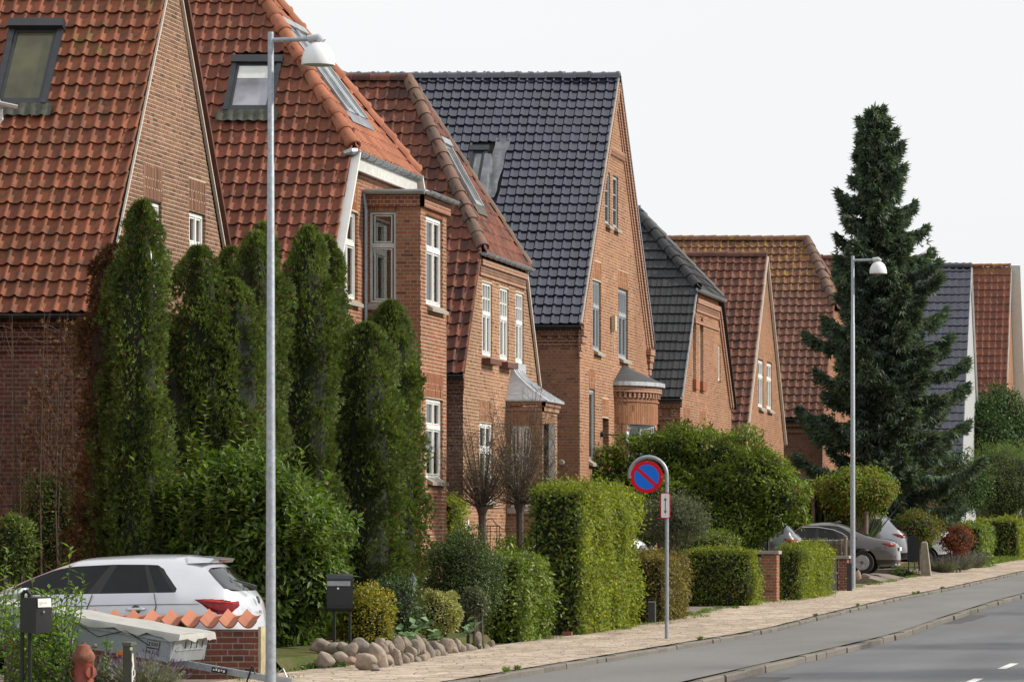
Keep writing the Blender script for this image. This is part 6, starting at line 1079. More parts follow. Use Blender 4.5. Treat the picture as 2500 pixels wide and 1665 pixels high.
# ---- cars in the far drives
def tail_lens(s0, s1, z0, z1, f0=.62, white=True):
    def fn(t, sg, h):
        Xr_, Yc_, zg_ = t['xr'], t['yc'], t['zg']; q = lambda s, f, z: Vector((Xr_-s, Yc_-sg*h*f, zg_+z)); bv = BVH['b']; d = z1-z0
        lo = lens(t, bv, 'tail_light', [q(s1,1.0,z0+d*.8), q(s1*.55,1.0,z1), q(.12,.93,z1), q(.05,.82,z1-.01), q(.02,f0,z1-.03)], [q(s1,1.0,z0+d*.66), q(s1*.6,1.0,z0+d*.2), q(.14,.93,z0), q(.05,.82,z0), q(.02,f0,z0+.03)], M_redlens)
        if white: lens(lo, bv, 'reverse_light', [q(.10,.90,z0+d*.55), q(.03,f0+.08,z0+d*.5)], [q(.10,.90,z0+d*.2), q(.03,f0+.08,z0+d*.25)], M_clearlens, off=.018)
    return fn
def car2(xr, yc, zg_, *a, **k):
    global thing
    old = thing
    def th(*aa, **kk): o = old(*aa, **kk); o['xr'] = xr; o['yc'] = yc; o['zg'] = zg_; return o
    thing = th
    try: t = car(*a, **k)
    finally: thing = old
    for key in ('xr','yc','zg'): del t[key]
    return t
X1, Y1, Z1 = -11.36, 116.0, .58
sed = car2(X1, Y1, Z1, 'sedan', 'warm grey sedan parked tail to the street behind the far lamp post', M_grey, X1, Y1, Z1, 4.75, 1.84, [(.12,.22),(.02,.40),(.04,.72),(.10,.97),(.78,1.04),(1.42,1.33),(1.62,1.41)], (3.25, 2.75, 2.5, 1.36, 1.42, 1.46), [1.05, 1.25, 1.40, 1.62, 2.25, 2.35, 2.95, 3.2], lambda s: .97-.008*s, tail_lens(.0,.46,.80,.97,.5,False), pillars=(0, 1, 2, 4), wheels=(1.02, 3.85), wr=.33)
q = lambda s, f, z: (X1-s, Y1-.92*f, Z1+z)
cp = [Vector(p) for p in (q(3.1,.95,.955), q(2.3,.95,.955), q(1.7,.955,.96), q(1.42,.94,.975), q(1.46,.88,1.06), q(1.62,.83,1.16), q(1.85,.78,1.25), q(2.3,.735,1.32), q(3.0,.72,1.31))]; cp = [cp[i].lerp(cp[i+1], j/4) for i in range(len(cp)-1) for j in range(4)] + [cp[-1]]; m = MB(); m.tube([skin(BVH['b'], p, .006) for p in cp], .012, 5); m.build('chrome_trim', M_chrome, sed); m = MB(); m.tube([q(-.02,.55,.27), q(.12,.55,.27)], .035, 8); m.build('exhaust_pipe', M_chrome, sed); m = MB(); m.obox(q(.08,.86,.50), (.02,0,.004), (0,.10,0), (0,0,.014)); m.build('reflector', M_redlens, sed); m = MB(); m.tube([q(1.9,1.0,.82), q(2.1,1.03,.825)], .015, 5); m.build('door_handle', M_grey, sed)
m = MB(); m.box(X1-.03, X1-.015, Y1-.26, Y1+.26, Z1+.66, Z1+.77); m.build('number_plate', M_plate, sed); m = MB(); m.add([q(1.9,0,1.475), q(1.75,0,1.52), q(1.68,0,1.47), q(1.78,.03,1.47), q(1.78,-.03,1.47)], [(0,1,3),(0,4,1),(1,2,3),(1,4,2)]); m.build('roof_fin', M_grey, sed)
X2, Y2, Z2 = -12.15, 127.4, .66
suv = car2(X2, Y2, Z2, 'suv', 'cool silver suv parked beside the warm grey sedan', M_silv2, X2, Y2, Z2, 4.3, 1.84, [(.12,.28),(.02,.50),(.04,.85),(.12,1.08),(.26,1.16),(.62,1.52),(.72,1.62)], (3.1, 2.35, 2.1, 1.52, 1.62, 1.66), [.86, .95, 1.15, 1.28, 1.9, 2.0, 2.6, 3.0], lambda s: 1.15-.03*s, tail_lens(.0,.5,.98,1.16,.6), pillars=(0, 2, 4), wheels=(.85, 3.45), wr=.35)
X3, Y3, Z3 = -11.90, 98.3, .58
estate = car2(X3, Y3, Z3, 'suv', 'dark slate car half hidden by the green shrub, tail light above the low hedge', M_slate, X3, Y3, Z3, 4.4, 1.82, [(.12,.28),(.02,.48),(.04,.82),(.12,1.0),(.24,1.10),(.58,1.48),(.70,1.60)], (3.1, 2.4, 2.15, 1.5, 1.60, 1.65), [.86, .95, 1.15, 1.28, 1.9, 2.0, 2.6, 3.0], lambda s: 1.10-.03*s, tail_lens(.0,.42,.88,1.08,.5), pillars=(0, 2, 4), wheels=(.85, 3.45), wr=.35)
X4, Y4, Z4 = -11.7, 137.5, .60
van = car2(X4, Y4, Z4, 'van', 'white car behind the russet shrubs near the spruce trunk', M_wpaint, X4, Y4, Z4, 4.4, 1.85, [(.12,.28),(.02,.50),(.04,.85),(.10,1.10),(.18,1.2),(.40,1.62),(.50,1.72)], (3.2, 2.5, 2.2, 1.62, 1.72, 1.77), [.70, .8, 1.15, 1.28, 1.9, 2.0, 2.6, 3.1], lambda s: 1.15-.02*s, tail_lens(.0,.3,.9,1.1,.6), pillars=(0, 2, 4), wheels=(.85, 3.45), wr=.34)
X5, Y5, Z5 = -11.95, 77.3, .12
wc = car2(X5, Y5, Z5, 'hatchback', 'white car in the third drive, windscreen showing between the pollard trunk and tall hedge', M_wpaint, X5, Y5, Z5, 4.1, 1.76, [(.10,.22),(.02,.45),(.03,.75),(.07,.93),(.17,1.03),(.46,1.33),(.56,1.42)], (3.05, 2.35, 2.12, 1.36, 1.43, 1.48), [.74, .80, 1.0, 1.06, 1.7, 1.8, 2.5, 3.0], lambda s: 1.0-.018*s, tail_lens(.0,.4,.8,.95,.6), pillars=(0, 2, 4), wheels=(.79, 3.28), wr=.30)
# ------------------------------------------------------------------ near-left objects
# garden wall with pantile coping
wl = thing('garden_wall', 'low red brick wall capped with orange pantiles beside the near lamp post', 'wall', (-12.3, 44.9, 0)); mw = nearface(44.8); brickwork(wl, 'wall', mw, [(-14.2,-.15),(-11.42,-.15),(-11.42,.56),(-14.2,.56)], [], M_brickw, M_mortard, 120, seed=81, hid=lambda x,y: x < 300)
m = MB(); m.box(-14.2,-11.43,44.82,45.05,-.15,.55); m.build('wall_core', M_mortard, wl); m = MB(); m.box(-11.42,-11.39,44.79,45.05,-.15,.58); m.build('end_post', plain('yellowed_plastic', (.36,.31,.19), .7, var=.45, scale=6), wl)
TW = pantile_mesh('coping_tile', .208, .40, PROF_C, tilemat('tile_coping', (.37,.145,.085), (.32,.12,.07), (.18,.09,.06), .4), lift=.03, th=.014)
Uc, Vc = Vector((1,0,0)), Vector((0,.93,.36)).normalized(); Nc = Uc.cross(Vc)
for i in range(13):
    o = bpy.data.objects.new('coping_tile', TW); t_ = Vector((-14.1 + .208*i, 44.70, .555)) ; o.matrix_basis = Matrix(((Uc.x,Vc.x,Nc.x,t_.x),(Uc.y,Vc.y,Nc.y,t_.y),(Uc.z,Vc.z,Nc.z,t_.z),(0,0,0,1))); COL.objects.link(o); o.parent = wl; o.matrix_parent_inverse = wl.matrix_basis.inverted()
# trailer, nose down
M_trail = plain('trailer_grey', (.30,.335,.36), .45, .3, var=.07, scale=3); M_tarp = plain('tarpaulin', (.37,.37,.35), .75, var=.12, scale=5, bump=.15)
tr = thing('trailer', 'small grey box trailer with pale tarpaulin cover, nose down in front of the wall', 'trailer', (-13.3, 43.6, 0)); A = math.radians(9.5); Ux = Vector((math.cos(A), -.06, -math.sin(A))).normalized(); Uy = Vector((.06, 1, 0)).normalized(); Uz = Ux.cross(Uy); O = W(412, 1616, 43.0)
T = lambda a, b, c: O + Ux*a + Uy*b + Uz*c                          # a along (nose +), b across (away +), c up; origin bottom near nose corner
m = MB(); bw_ = 1.08; bl_ = 2.0; bh = .255; fl = .40
m.add([T(0,0,0),T(-bl_,0,0),T(-bl_,bw_,0),T(0,bw_,0),T(.04,0,bh),T(-bl_,0,bh),T(-bl_,bw_,bh),T(.04,bw_,bh)], [(0,3,2,1),(0,1,5,4),(1,2,6,5),(2,3,7,6),(3,0,4,7)]); box_o = m.build('box', M_trail, tr)
m = MB(); m.obox(T(-bl_/2,-.008,bh-.03), Ux*bl_/2, Uy*.008, Uz*.015); m.obox(T(-bl_/2,-.008,.02), Ux*bl_/2, Uy*.008, Uz*.02); m.obox(T(.0,-.005,bh/2), Ux*.012, Uy*.014, Uz*bh/2); m.obox(T(.0,bw_,bh/2), Ux*.012, Uy*.014, Uz*bh/2); m.obox(T(.022,bw_/2,bh*.5), Ux*.006, Uy*bw_*.42, Uz*.008); m.build('rail', M_galv, tr)
m = MB(); nx, ny = 24, 10; vs = []
for i in range(nx+1):
    for j in range(ny+1):
        a = -bl_-.02 + (bl_+.10)*i/nx; bq = -.02 + (bw_+.04)*j/ny; e = min(i/nx, 1-i/nx)*2; ff = min(j/ny, 1-j/ny)*2; sag = .035*math.sin(i*.9)*math.sin(j*.7)*.3 - .02*e*ff; vs.append(T(a, bq, bh+.055+sag))
m.add(vs, [(i*(ny+1)+j,(i+1)*(ny+1)+j,(i+1)*(ny+1)+j+1,i*(ny+1)+j+1) for i in range(nx) for j in range(ny)])
rim = [(-bl_-.02 + (bl_+.10)*i/nx, -.02) for i in range(nx+1)] + [(.08, -.02+(bw_+.04)*j/ny) for j in range(1, ny+1)]; vs = []
for i, (a, bq) in enumerate(rim): vs += [T(a, bq, bh+.055), T(a + (.012 if i > nx else 0), bq-(.012 if i <= nx else 0), bh+.03), T(a + (.02+.01*math.sin(i*2.1) if i > nx else 0), bq-(.02+.012*math.sin(i*1.7) if i <= nx else 0), bh-.01+.02*math.sin(i*1.3)+.012*math.sin(i*2.9))]
m.add(vs, [(3*i+j,3*i+3+j,3*i+4+j,3*i+1+j) for i in range(len(rim)-1) for j in (0,1)]); m.build('tarpaulin', M_tarp, tr, smooth=True, angle=50)
m = MB(); zig = [(-1.9+.28*i, (bh+.0 if i % 2 else bh-.115)) for i in range(7)]; m.tube([T(a,-.03,c) for a,c in zig], .005, 4); [m.tube([T(.10,.15+.18*i,bh-.02), T(.085,.19+.18*i,bh-.10)], .006, 4) for i in range(5)]; m.build('lacing', M_blackp, tr)
m = MB(); m.beam(T(-.3,bw_*.5,-.03), T(1.02,bw_*.42,-.03), .06, .07, Uz); m.build('drawbar', M_galv, tr); m = MB(); m.obox(T(1.06,bw_*.42,-.02), Ux*.14, Uy*.035, Uz*.035); m.tube([T(1.0,bw_*.42,.02), T(1.08,bw_*.42,.10), T(1.13,bw_*.42,.02)], .008, 5); m.build('coupling', M_zinc, tr); m = MB(); m.tube([T(.8,bw_*.4,.0), T(.75,bw_*.4,.08), T(.72,bw_*.4,-.1), T(.74,bw_*.4,-.2)], .01, 5); m.build('cable', M_blackp, tr)
lb = MB(); lb.obox(T(.42,bw_*.40-.034,-.03), Ux*.085, Uy*.002, Uz*.026); lo = lb.build('maker_plate', M_blackp, tr); lb = MB(); [lb.obox(T(.36+.028*i,bw_*.40-.038,-.03+.006*(i%2)), Ux*.009, Uy*.001, Uz*(.013 if i % 3 else .008)) for i in range(5)]; lb.build('maker_marks', M_plate, lo)
m = MB(); [m.obox(T(-1.32+.30*math.cos(a), -.06, -.05+.30*math.sin(a)), Vector((0,0,0))+Ux*.045*abs(math.sin(a))+Uz*.0001+Ux*.012, Uy*.075, Uz*.045*abs(math.cos(a))+Uz*.012) for a in np.linspace(.1, math.pi-.1, 14)]; m.build('mudguard', M_silver, tr); m = MB(); m.lathe([(.12,-.06),(.25,-.065),(.26,0),(.25,.065),(.12,.06)], T(-1.32,-.06,-.05), 20, axis=-Uy); wo = m.build('wheel', M_rubber, tr); 
m = MB(); m.obox(T(-.52,-.02,.012), Ux*.035, Uy*.006, Uz*.02); m.build('side_marker', plain('amber_lens', (.75,.22,.02), .2), tr)
rotT = Matrix((Ux, Uz, -Uy)).transposed().to_euler()                 # lettering lies on the near side
lp = MB(); [lp.obox(T(-.19,-.012,.16-.085*i), Ux*.067, Uy*.002, Uz*.040) for i in range(2)]; pl = lp.build('load_plate', M_blackp, tr); lp = MB(); [lp.obox(T(-.19,-.0145,.16-.085*i), Ux*.062, Uy*.002, Uz*.035) for i in range(2)]; lp.build('plate_face', M_zinc, pl)
text(pl, 'T500', T(-.19,-.019,.16), rotT, .052, M_blackp); text(pl, 'NL375', T(-.19,-.019,.075), rotT, .046, M_blackp)
# mailbox by the shrub
mb_ = thing('mailbox', 'small black mailbox on two posts with a white name label, lower left', 'mailbox', W(85, 1700, 41.0)); O = W(49, 1459, 41.0); m = MB()
px = lambda x, y, dY=0: W(x, y, 41.0+dY)
m.add([px(52,1459),px(90,1459,-.15),px(126,1457),px(90,1455,.2),px(49,1542),px(87,1547,-.15),px(126,1541),px(88,1540,.2)], [(0,1,5,4),(1,2,6,5),(2,3,7,6),(3,0,4,7),(0,3,2,1),(4,5,6,7)]); m.build('box', M_blackp, mb_)
m = MB(); a_, b_ = px(92.5,1461,-.152), px(124.5,1459.5,-.012); c_, d_ = px(125.5,1481,-.012), px(93,1482,-.152); m.add([a_,b_,c_,d_], [(0,1,2,3)]); lab = m.build('name_label', M_plate, mb_); m = MB(); [m.add([a_.lerp(b_,u0).lerp(d_.lerp(c_,u0),v0)+Vector((0,-.004,0)), a_.lerp(b_,u1).lerp(d_.lerp(c_,u1),v0)+Vector((0,-.004,0)), a_.lerp(b_,u1).lerp(d_.lerp(c_,u1),v0+.07)+Vector((0,-.004,0)), a_.lerp(b_,u0).lerp(d_.lerp(c_,u0),v0+.07)+Vector((0,-.004,0))], [(0,1,2,3)]) for u0,u1,v0 in ((.1,.38,.45),(.45,.7,.48),(.1,.3,.66))]; m.build('name_print', M_greyp, lab)
m = MB(); m.lathe([(.012,0),(.012,.01)], px(108,1493,-.09), 8, axis=(0,-1,0)); m.build('lock', M_chrome, mb_)
for xq in (54, 73): m = MB(); m.tube([px(xq,1700,.05), px(xq,1470,.05)], .021, 8); m.build('post', M_blackp, mb_)
m = MB(); m.tube([px(54,1470,.05), px(55,1450,.05), px(60,1443,.05), px(67,1443,.05), px(72,1450,.05), px(73,1470,.05)], .021, 8); m.build('post_arch', M_blackp, mb_)
# hydrant
hy = thing('fire_hydrant', 'weathered red fire hydrant standing before the trailer', 'hydrant', W(205, 1760, 41.6)); M_hyd = plain('hydrant_paint', (.27,.062,.045), .6, var=.25, scale=16, bump=.2); M_hydr = plain('hydrant_rust', (.20,.075,.045), .85, var=.35, scale=18, bump=.3)
c = W(204, 1665, 41.6); z = lambda y: ZP(y, 41.6)-c.z
m = MB(); m.lathe([(.098,z(1770)),(.098,z(1660)),(.094,z(1655)),(.094,z(1618)),(.104,z(1614))], c, 20); m.build('barrel', M_hyd, hy, smooth=True, angle=35); m = MB(); m.lathe([(.10,z(1616)),(.114,z(1608)),(.114,z(1601)),(.108,z(1597)),(.075,z(1584)),(.058,z(1575)),(.030,z(1572)),(.022,z(1570)),(.022,z(1567))], c, 20); m.build('bonnet', M_hydr, hy, smooth=True, angle=35)
m = MB(); m.lathe([(.05,.08),(.05,.115),(.062,.118),(.062,.145),(.03,.15)], c+Vector((0,0,z(1640))), 14, axis=(.75,-.66,0)); m.build('outlet_cap', M_hyd, hy, smooth=True, angle=35); m = MB(); m.lathe([(.05,.08),(.05,.115),(.055,.118),(.055,.14),(.02,.15)], c+Vector((0,0,z(1640))), 14, axis=(-.8,.6,0)); m.build('outlet_cap', M_hyd, hy); m = MB(); m.tube([c+Vector((.09,-.09,z(1618))), c+Vector((.12,-.10,z(1612))), c+Vector((.125,-.10,z(1650)))], .007, 5); m.build('chain', M_hyd, hy)
# number post
npst = thing('number_post', 'dark olive post with white hand-painted number strokes', 'post', W(315, 1760, 41.2)); M_olive = plain('olive_paint', (.055,.056,.038), .6, var=.2, scale=10); m = MB(); q = lambda x, y, d=0: W(x, y, 41.2+d)
m.add([q(299,1760),q(319,1760,-.05),q(332,1760),q(312,1760,.1),q(300,1570),q(320,1571,-.05),q(332,1568),q(312,1567,.1)], [(0,1,5,4),(1,2,6,5),(2,3,7,6),(3,0,4,7),(4,5,6,7)]); po = m.build('shaft', M_olive, npst); m = MB(); m.add([q(297.5,1575),q(320,1576,-.06),q(333.5,1574),q(312,1574,.12),q(297.5,1567),q(320,1568,-.06),q(333.5,1566),q(312,1565,.12)], [(0,1,5,4),(1,2,6,5),(2,3,7,6),(3,0,4,7),(4,5,6,7)]); m.build('cap', plain('olive_cap', (.10,.10,.075), .6), npst)
m = MB(); 
for pts in ([(323.5,1594),(322.5,1610),(324.5,1622),(322,1640),(326,1628),(323.5,1594)], [(322.5,1664),(322.8,1640),(323.5,1632),(328,1636),(329,1646),(326,1652),(323.5,1655),(326.5,1660)]): m.tube([q(x, y, -.052+.0038*(x-320)) for x, y in pts], .0075, 5)
m.box(q(322,0).x, q(327,0).x, 41.13, 41.14, ZP(1586,41.2), ZP(1579,41.2)); m.build('painted_number', M_plate, npst)
# ------------------------------------------------------------------ boulders of the bed
t_ = NT('boulder'); r = t_.rnd(); c = t_.ramp(r, [(0,(.24,.195,.155)),(.4,(.34,.275,.22)),(.7,(.22,.195,.17)),(1,(.33,.225,.17))]); c = t_.mix(1, c, t_.ramp(t_.noise(9, 6, .7), [(.3,.6),(.7,1.22)]), 'MULTIPLY'); t_.set(c, .88, 0, .25); t_.bump(t_.noise(22, 5), .5, .02); M_rock = t_.mat
def boulder(px_, py_, Y, w, h, tilt, i):
    c = W(px_, py_, Y); rn = np.random.default_rng(i+50); bm = bmesh.new(); bmesh.ops.create_icosphere(bm, subdivisions=3, radius=1); ph = rn.uniform(0,6,6); cuts = [tuple(x/np.linalg.norm(x)) for x in rn.normal(size=(10,3))]; dist = rn.uniform(.62,.9,10); me = bpy.data.meshes.new('boulder'); Rm = Matrix.Rotation(tilt, 3, 'Y')
    for v in bm.verts:
        p = v.co.copy()
        for nn, cc in zip(cuts, dist):                              # flattened faces, as on split field stones
            dd = p.dot(Vector(nn))
            if dd > cc: p -= Vector(nn)*(dd-cc)*.9
        k = 1 + .07*math.sin(p.x*2.3+ph[0]) + .07*math.sin(p.y*2.7+ph[1]) + .07*math.sin(p.z*3+ph[2]) + .025*math.sin(p.x*9+p.z*7+ph[3]); v.co = Rm @ Vector((p.x*w*k*1.12, p.y*w*.9*k, p.z*h*k*1.12)) + c
    bm.to_mesh(me); bm.free(); me.polygons.foreach_set('use_smooth', [True]*len(me.polygons)); me.materials.append(M_rock); o = bpy.data.objects.new('boulder', me); link(o); return o
RK = [(783,1577,49.6,.105,.085,.1,'large rounded boulder at the left end of the upper row'),(814,1582,49.4,.075,.06,0,'small round boulder below the letter box'),(795,1608,48.2,.085,.075,.0,'squat boulder low at the left among ground cover'),(831,1602,48.3,.065,.055,.2,'small warm boulder low, right of the squat one'),(857,1588,48.6,.062,.08,.1,'reddish upright boulder under the letter box posts'),(858,1612,47.8,.055,.045,0,'small low brown boulder at the front'),(884,1580,49.8,.095,.085,.3,'domed boulder under the golden shrub'),(895,1616,47.6,.10,.075,.05,'broad pale boulder at the front left corner'),(925,1605,48.6,.075,.155,-.45,'big leaning pinkish slab boulder'),(931,1573,50.2,.05,.085,-.35,'narrow leaning boulder behind the pink slab'),(951,1583,50.2,.055,.08,-.4,'leaning grey boulder next to the pink slab'),(971,1572,51.2,.07,.09,-.3,'tall rounded boulder below the hosta'),(972,1606,49.4,.045,.11,-.1,'slim tawny upright boulder at the front'),(990,1572,51.6,.055,.10,-.35,'leaning slab second below the hosta'),(1004,1592,51.0,.05,.07,-.3,'small leaning boulder mid row'),(1011,1578,52.0,.06,.10,-.4,'dark leaning boulder mid row'),(1030,1607,51.2,.06,.05,0,'round grey cobble at the front mid row'),(1024,1575,52.4,.05,.10,-.3,'upright boulder right of the hosta'),(1050,1590,52.8,.05,.10,-.3,'tapered boulder right of the cobble'),(1074,1590,53.6,.07,.11,-.35,'wide leaning boulder below the cream shrub'),(1092,1572,54.4,.08,.09,-.5,'flat slanting boulder under the cream shrub'),(1107,1585,54.8,.05,.09,-.25,'upright tan boulder near the middle right'),(1125,1586,55.4,.05,.08,-.2,'narrow boulder fourth from the right end'),(1142,1584,56.0,.06,.075,-.2,'rounded boulder third from the right end'),(1167,1566,57.0,.05,.12,0,'pointed standing boulder near the right end'),(1155,1590,56.4,.05,.06,0,'low boulder beside the pointed one'),(1183,1583,57.6,.055,.07,-.2,'second boulder from the right end'),(1199,1578,58.2,.04,.09,0,'rightmost upright boulder of the row'),(1040,1600,52.3,.04,.07,-.2,'slender filler boulder mid row'),(985,1612,50.2,.06,.06,0,'low grey boulder front centre-left'),(1062,1600,53.4,.05,.07,-.2,'low tan boulder front centre'),(1098,1598,54.6,.045,.06,-.1,'low boulder front under the cream shrub'),(1015,1612,50.9,.045,.045,0,'small grey cobble beside the round one'),(948,1612,49.0,.05,.05,0,'small mossy cobble right of the pink slab'),(1122,1598,55.6,.035,.045,0,'tiny cobble front right'),(838,1580,49.0,.075,.055,0,'smooth grey mottled boulder under the posts'),(915,1630,47.3,.05,.03,.2,'flat stone at the front left foot'),(1000,1606,50.6,.05,.07,-.2,'stout boulder behind the small grey cobble'),(962,1592,50.0,.05,.09,-.3,'leaning boulder left of the tawny upright one'),(1040,1578,53.0,.05,.09,-.3,'tall narrow boulder behind the tapered one'),(1062,1580,53.8,.055,.09,-.35,'leaning boulder left below the cream shrub'),(1118,1576,55.4,.05,.08,-.2,'boulder between the slanting and narrow ones'),(1136,1596,55.9,.05,.05,0,'low rounded boulder right of the tiny cobble'),(1172,1590,57.0,.045,.06,0,'stone in front of the pointed boulder'),(1190,1592,57.9,.04,.05,0,'little stone at the right end foot'),(1085,1600,54.2,.05,.05,.1,'low stone at the foot of the slanting boulder'),(880,1606,48.2,.055,.05,0,'brown stone left of the broad pale boulder'),(938,1592,49.4,.05,.10,-.4,'slab boulder pressed against the pink slab')]
for i, (a,b,c_,w_,h_,tl,lb) in enumerate(RK): tag(boulder(a, b, c_, w_*1.28, h_*1.22, tl, i), lb, 'boulder', 'boulders edging the flower bed')
m = MB(); 
bed = MB(); ys_ = np.linspace(47.2, 59.5, 14); bed.add([p for y_ in ys_ for p in ((-11.72,y_,.0),(-11.85,y_,.16),(-12.6,y_,.20),(-14.5,y_,.05))], [(4*i+j,4*i+j+1,4*i+j+5,4*i+j+4) for i in range(13) for j in range(3)]); bo_ = bed.build('flower_bed', M_soil); bo_['kind'] = 'structure'
# letter box on two legs
lbx = thing('letter_box', 'charcoal letter box with silver flap on two legs above the boulders', 'mailbox', (-12.05, 50.6, .1)); Yq = 50.6; q = lambda x, y, d=0: W(x, y, Yq+d); prof_ = [(0,1405),(-.02,1401),(-.0,1400)]
m = MB(); xs_ = (798, 862); rows_ = [(1412,.0),(1405,.03),(1401,.08),(1400,.16),(1404,.24),(1412,.27),(1488,.27),(1492,.22),(1493,.08),(1490,.02),(1484,.0)]; vs = [q(x, y, d) for x in xs_ for y, d in rows_]; k = len(rows_); m.add(vs, [tuple(range(k)), tuple(range(2*k-1,k-1,-1))] + [(i,(i+1)%k,(i+1)%k+k,i+k) for i in range(k)]); m.build('box', plain('charcoal_coat', (.022,.023,.027), .45, var=.1), lbx)
m = MB(); m.obox((q(799,0,-.012)+q(855,0,-.012))/2*1.0 + Vector((0,0,0)) - Vector((0,0,(q(799,0).z))) + Vector((0,0,ZP(1423.5,Yq))), Vector(((855-799)*Yq/FPX/2,0,0)), Vector((0,.012,0)), Vector((0,0,.030))); m.build('flap', M_zinc, lbx); m = MB(); m.lathe([(.014,0),(.014,.012)], q(826,1436,-.005), 10, axis=(0,-1,0)); m.build('lock', M_chrome, lbx); m = MB(); m.obox((q(800,1478,-.004)+q(860,1478,-.004))/2, Vector((.15,0,0)), Vector((0,.003,0)), Vector((0,0,.002))); m.build('seam', M_blackp, lbx)
for xq in (813, 851): m = MB(); m.box(q(xq-3,0).x, q(xq+3,0).x, Yq+.05, Yq+.08, 0, ZP(1490,Yq)); m.build('leg', M_blackp, lbx)
gl_ = thing('garden_lantern', 'small dark garden lantern half hidden left of the ball shrub', 'lantern', (-12.6, 57.6, .1)); q = lambda x, y: W(x, y, 57.6); m = MB(); m.lathe([(.075,-.02),(.045,.03),(.015,.08),(.004,.10)], q(1006,1413), 8); m.build('roof', M_darkmetal, gl_); m = MB(); m.lathe([(.05,-.16),(.06,-.02)], q(1006,1413), 6); m.build('housing', M_glassl, gl_); m = MB(); m.tube([q(1006,1560), q(1006,1436)], .015, 6); m.build('stake', M_blackp, gl_)
# ------------------------------------------------------------------ street furniture
def lamp(name, X, Y, label, y_top, arm_px, arm_y, dome_px, w_bot, w_top):
    pm = FPX/Y; g = G(Y); ztop = ZP(y_top, Y); t = thing(name, label, 'street lamp', (X, Y, g), 'street lamps'); m = MB(); zj = g + (ztop-g)*.80
    m.lathe([(w_bot/pm/2, g-.1),(w_top/pm/2*1.18, zj-.01),(w_top/pm/2*1.06, zj),(w_top/pm/2, ztop-.02),(w_top/pm/2*.9, ztop)], (X,Y,0), 18); m.build('pole', M_galv, t, smooth=True, angle=40)
    za = ZP(arm_y, Y); xd = X + arm_px/pm; rd = dome_px/pm/2; m = MB(); m.tube([(X,Y,za),(xd-rd*.55,Y,za+.012)], w_top/pm/2*.78, 12); m.build('arm', M_galv, t, smooth=True, angle=40)
    k = rd; m = MB(); m.lathe([(k*.02, k*1.14),(k*.30, k*1.11),(k*.52, k*.98),(k*.72, k*.77),(k*.88, k*.47),(k*.97, k*.15),(k, -.20*k),(k*.99, -.24*k),(k*.93, -.23*k),(k*.9,.1*k),(k*.5,.6*k)], (xd,Y,za-k*1.26), 26)
    M_dome = MATS.get('lamp_white') or plain('lamp_white', (.74,.75,.78), .35, var=.03); d = m.build('shade', M_dome, t, smooth=True, angle=45); m = MB(); m.lathe([(k*.9,-.19*k),(k*.6,-.27*k),(k*.02,-.30*k)], (xd,Y,za-k*1.26), 24); m.build('diffuser', plain('diffuser_olive', (.30,.29,.22), .5), d)
    m = MB(); m.tube([(xd-rd*.62,Y,za+.014),(xd-rd*.02,Y,za+.03),(xd+rd*.22,Y,za-k*.12)], [w_top/pm/2*1.25, w_top/pm/2*1.35, k*.3], 12); m.build('head_socket', plain('socket_grey', (.45,.46,.48), .45), t, smooth=True, angle=50)
    return t
lamp('street_lamp', (661-CX)*42.8/FPX, 42.8, 'near galvanised street lamp with white domed shade in front of the orange roofs', 79, 116, 99, 81, 25.5, 14.5); lamp('street_lamp', (2082-CX)*104/FPX, 104.0, 'far galvanised street lamp with white domed shade in front of the spruce', 625, 62, 636, 43, 13.2, 8.2)
# no parking sign
sg_ = thing('road_sign', 'round blue and red no parking sign with arrow plate on a hooked grey pole', 'road sign', W(1628, 1561, 62.9)); Ys = 62.9; q = lambda x, y, d=0: W(x, y, Ys+d); m = MB(); cx_, cyy, ra = 1582.5, 1160, 44
arcp = [q(1628, 1568), q(1628, 1300), q(1628, 1165)] + [q(cx_+45.5*math.cos(a), 1160-45.5*math.sin(a)*.98) for a in np.linspace(.1, math.pi, 22)] + [q(cx_-45.5, 1168)]
m.tube(arcp, .030, 12); m.build('pole', M_galv, sg_, smooth=True, angle=50)
M_sred = plain('sign_red', (.62,.008,.025), .5, spec=.2, var=.04); M_sblue = plain('sign_blue', (.008,.17,.78), .5, spec=.2, var=.04); M_swhite = plain('sign_white', (.78,.78,.80), .4, var=.03); sc = q(1579, 1164, -.035); m = MB(); m.lathe([(.25,0),(.25,.012)], sc, 40, axis=(0,-1,0)); disc = m.build('sign_disc', M_sred, sg_); m = MB(); m.lathe([(.19,.012),(.19,.014)], sc, 36, axis=(0,-1,0)); m.build('blue_field', M_sblue, disc)
m = MB(); dgn = Vector((math.cos(math.radians(-42)), 0, math.sin(math.radians(-42)))); m.obox(sc+Vector((0,-.016,0)), dgn*.20, Vector((0,.0016,0)), Vector((-dgn.z,0,dgn.x))*.026); m.build('red_bar', M_sred, disc); m = MB(); [m.lathe([(.009,0),(.009,.02)], sc+Vector((x,0,z_)), 8, axis=(0,-1,0)) for x, z_ in ((0,.235),(-.235,0),(.235,0))]; m.build('bolts', M_galv, disc)
def rrect(mb, c, w, h, r, d0, d1):
    pts = [(c.x+sx*(w/2-r)+r*math.cos(a), c.z+sz*(h/2-r)+r*math.sin(a)) for sx, sz, a0 in ((1,1,0),(-1,1,90),(-1,-1,180),(1,-1,270)) for a in np.radians(np.linspace(a0, a0+90, 5))]; return mb.prism(pts, lambda u,v,d: Vector((u, c.y-d, v)), d0, d1)
pc = q(1624.5, 1234, -.04); m = MB(); rrect(m, pc, .150, .395, .028, 0, .008); plq = m.build('arrow_plate', M_sred, sg_); m = MB(); rrect(m, pc, .124, .368, .02, .008, .010); m.build('plate_face', M_swhite, plq)
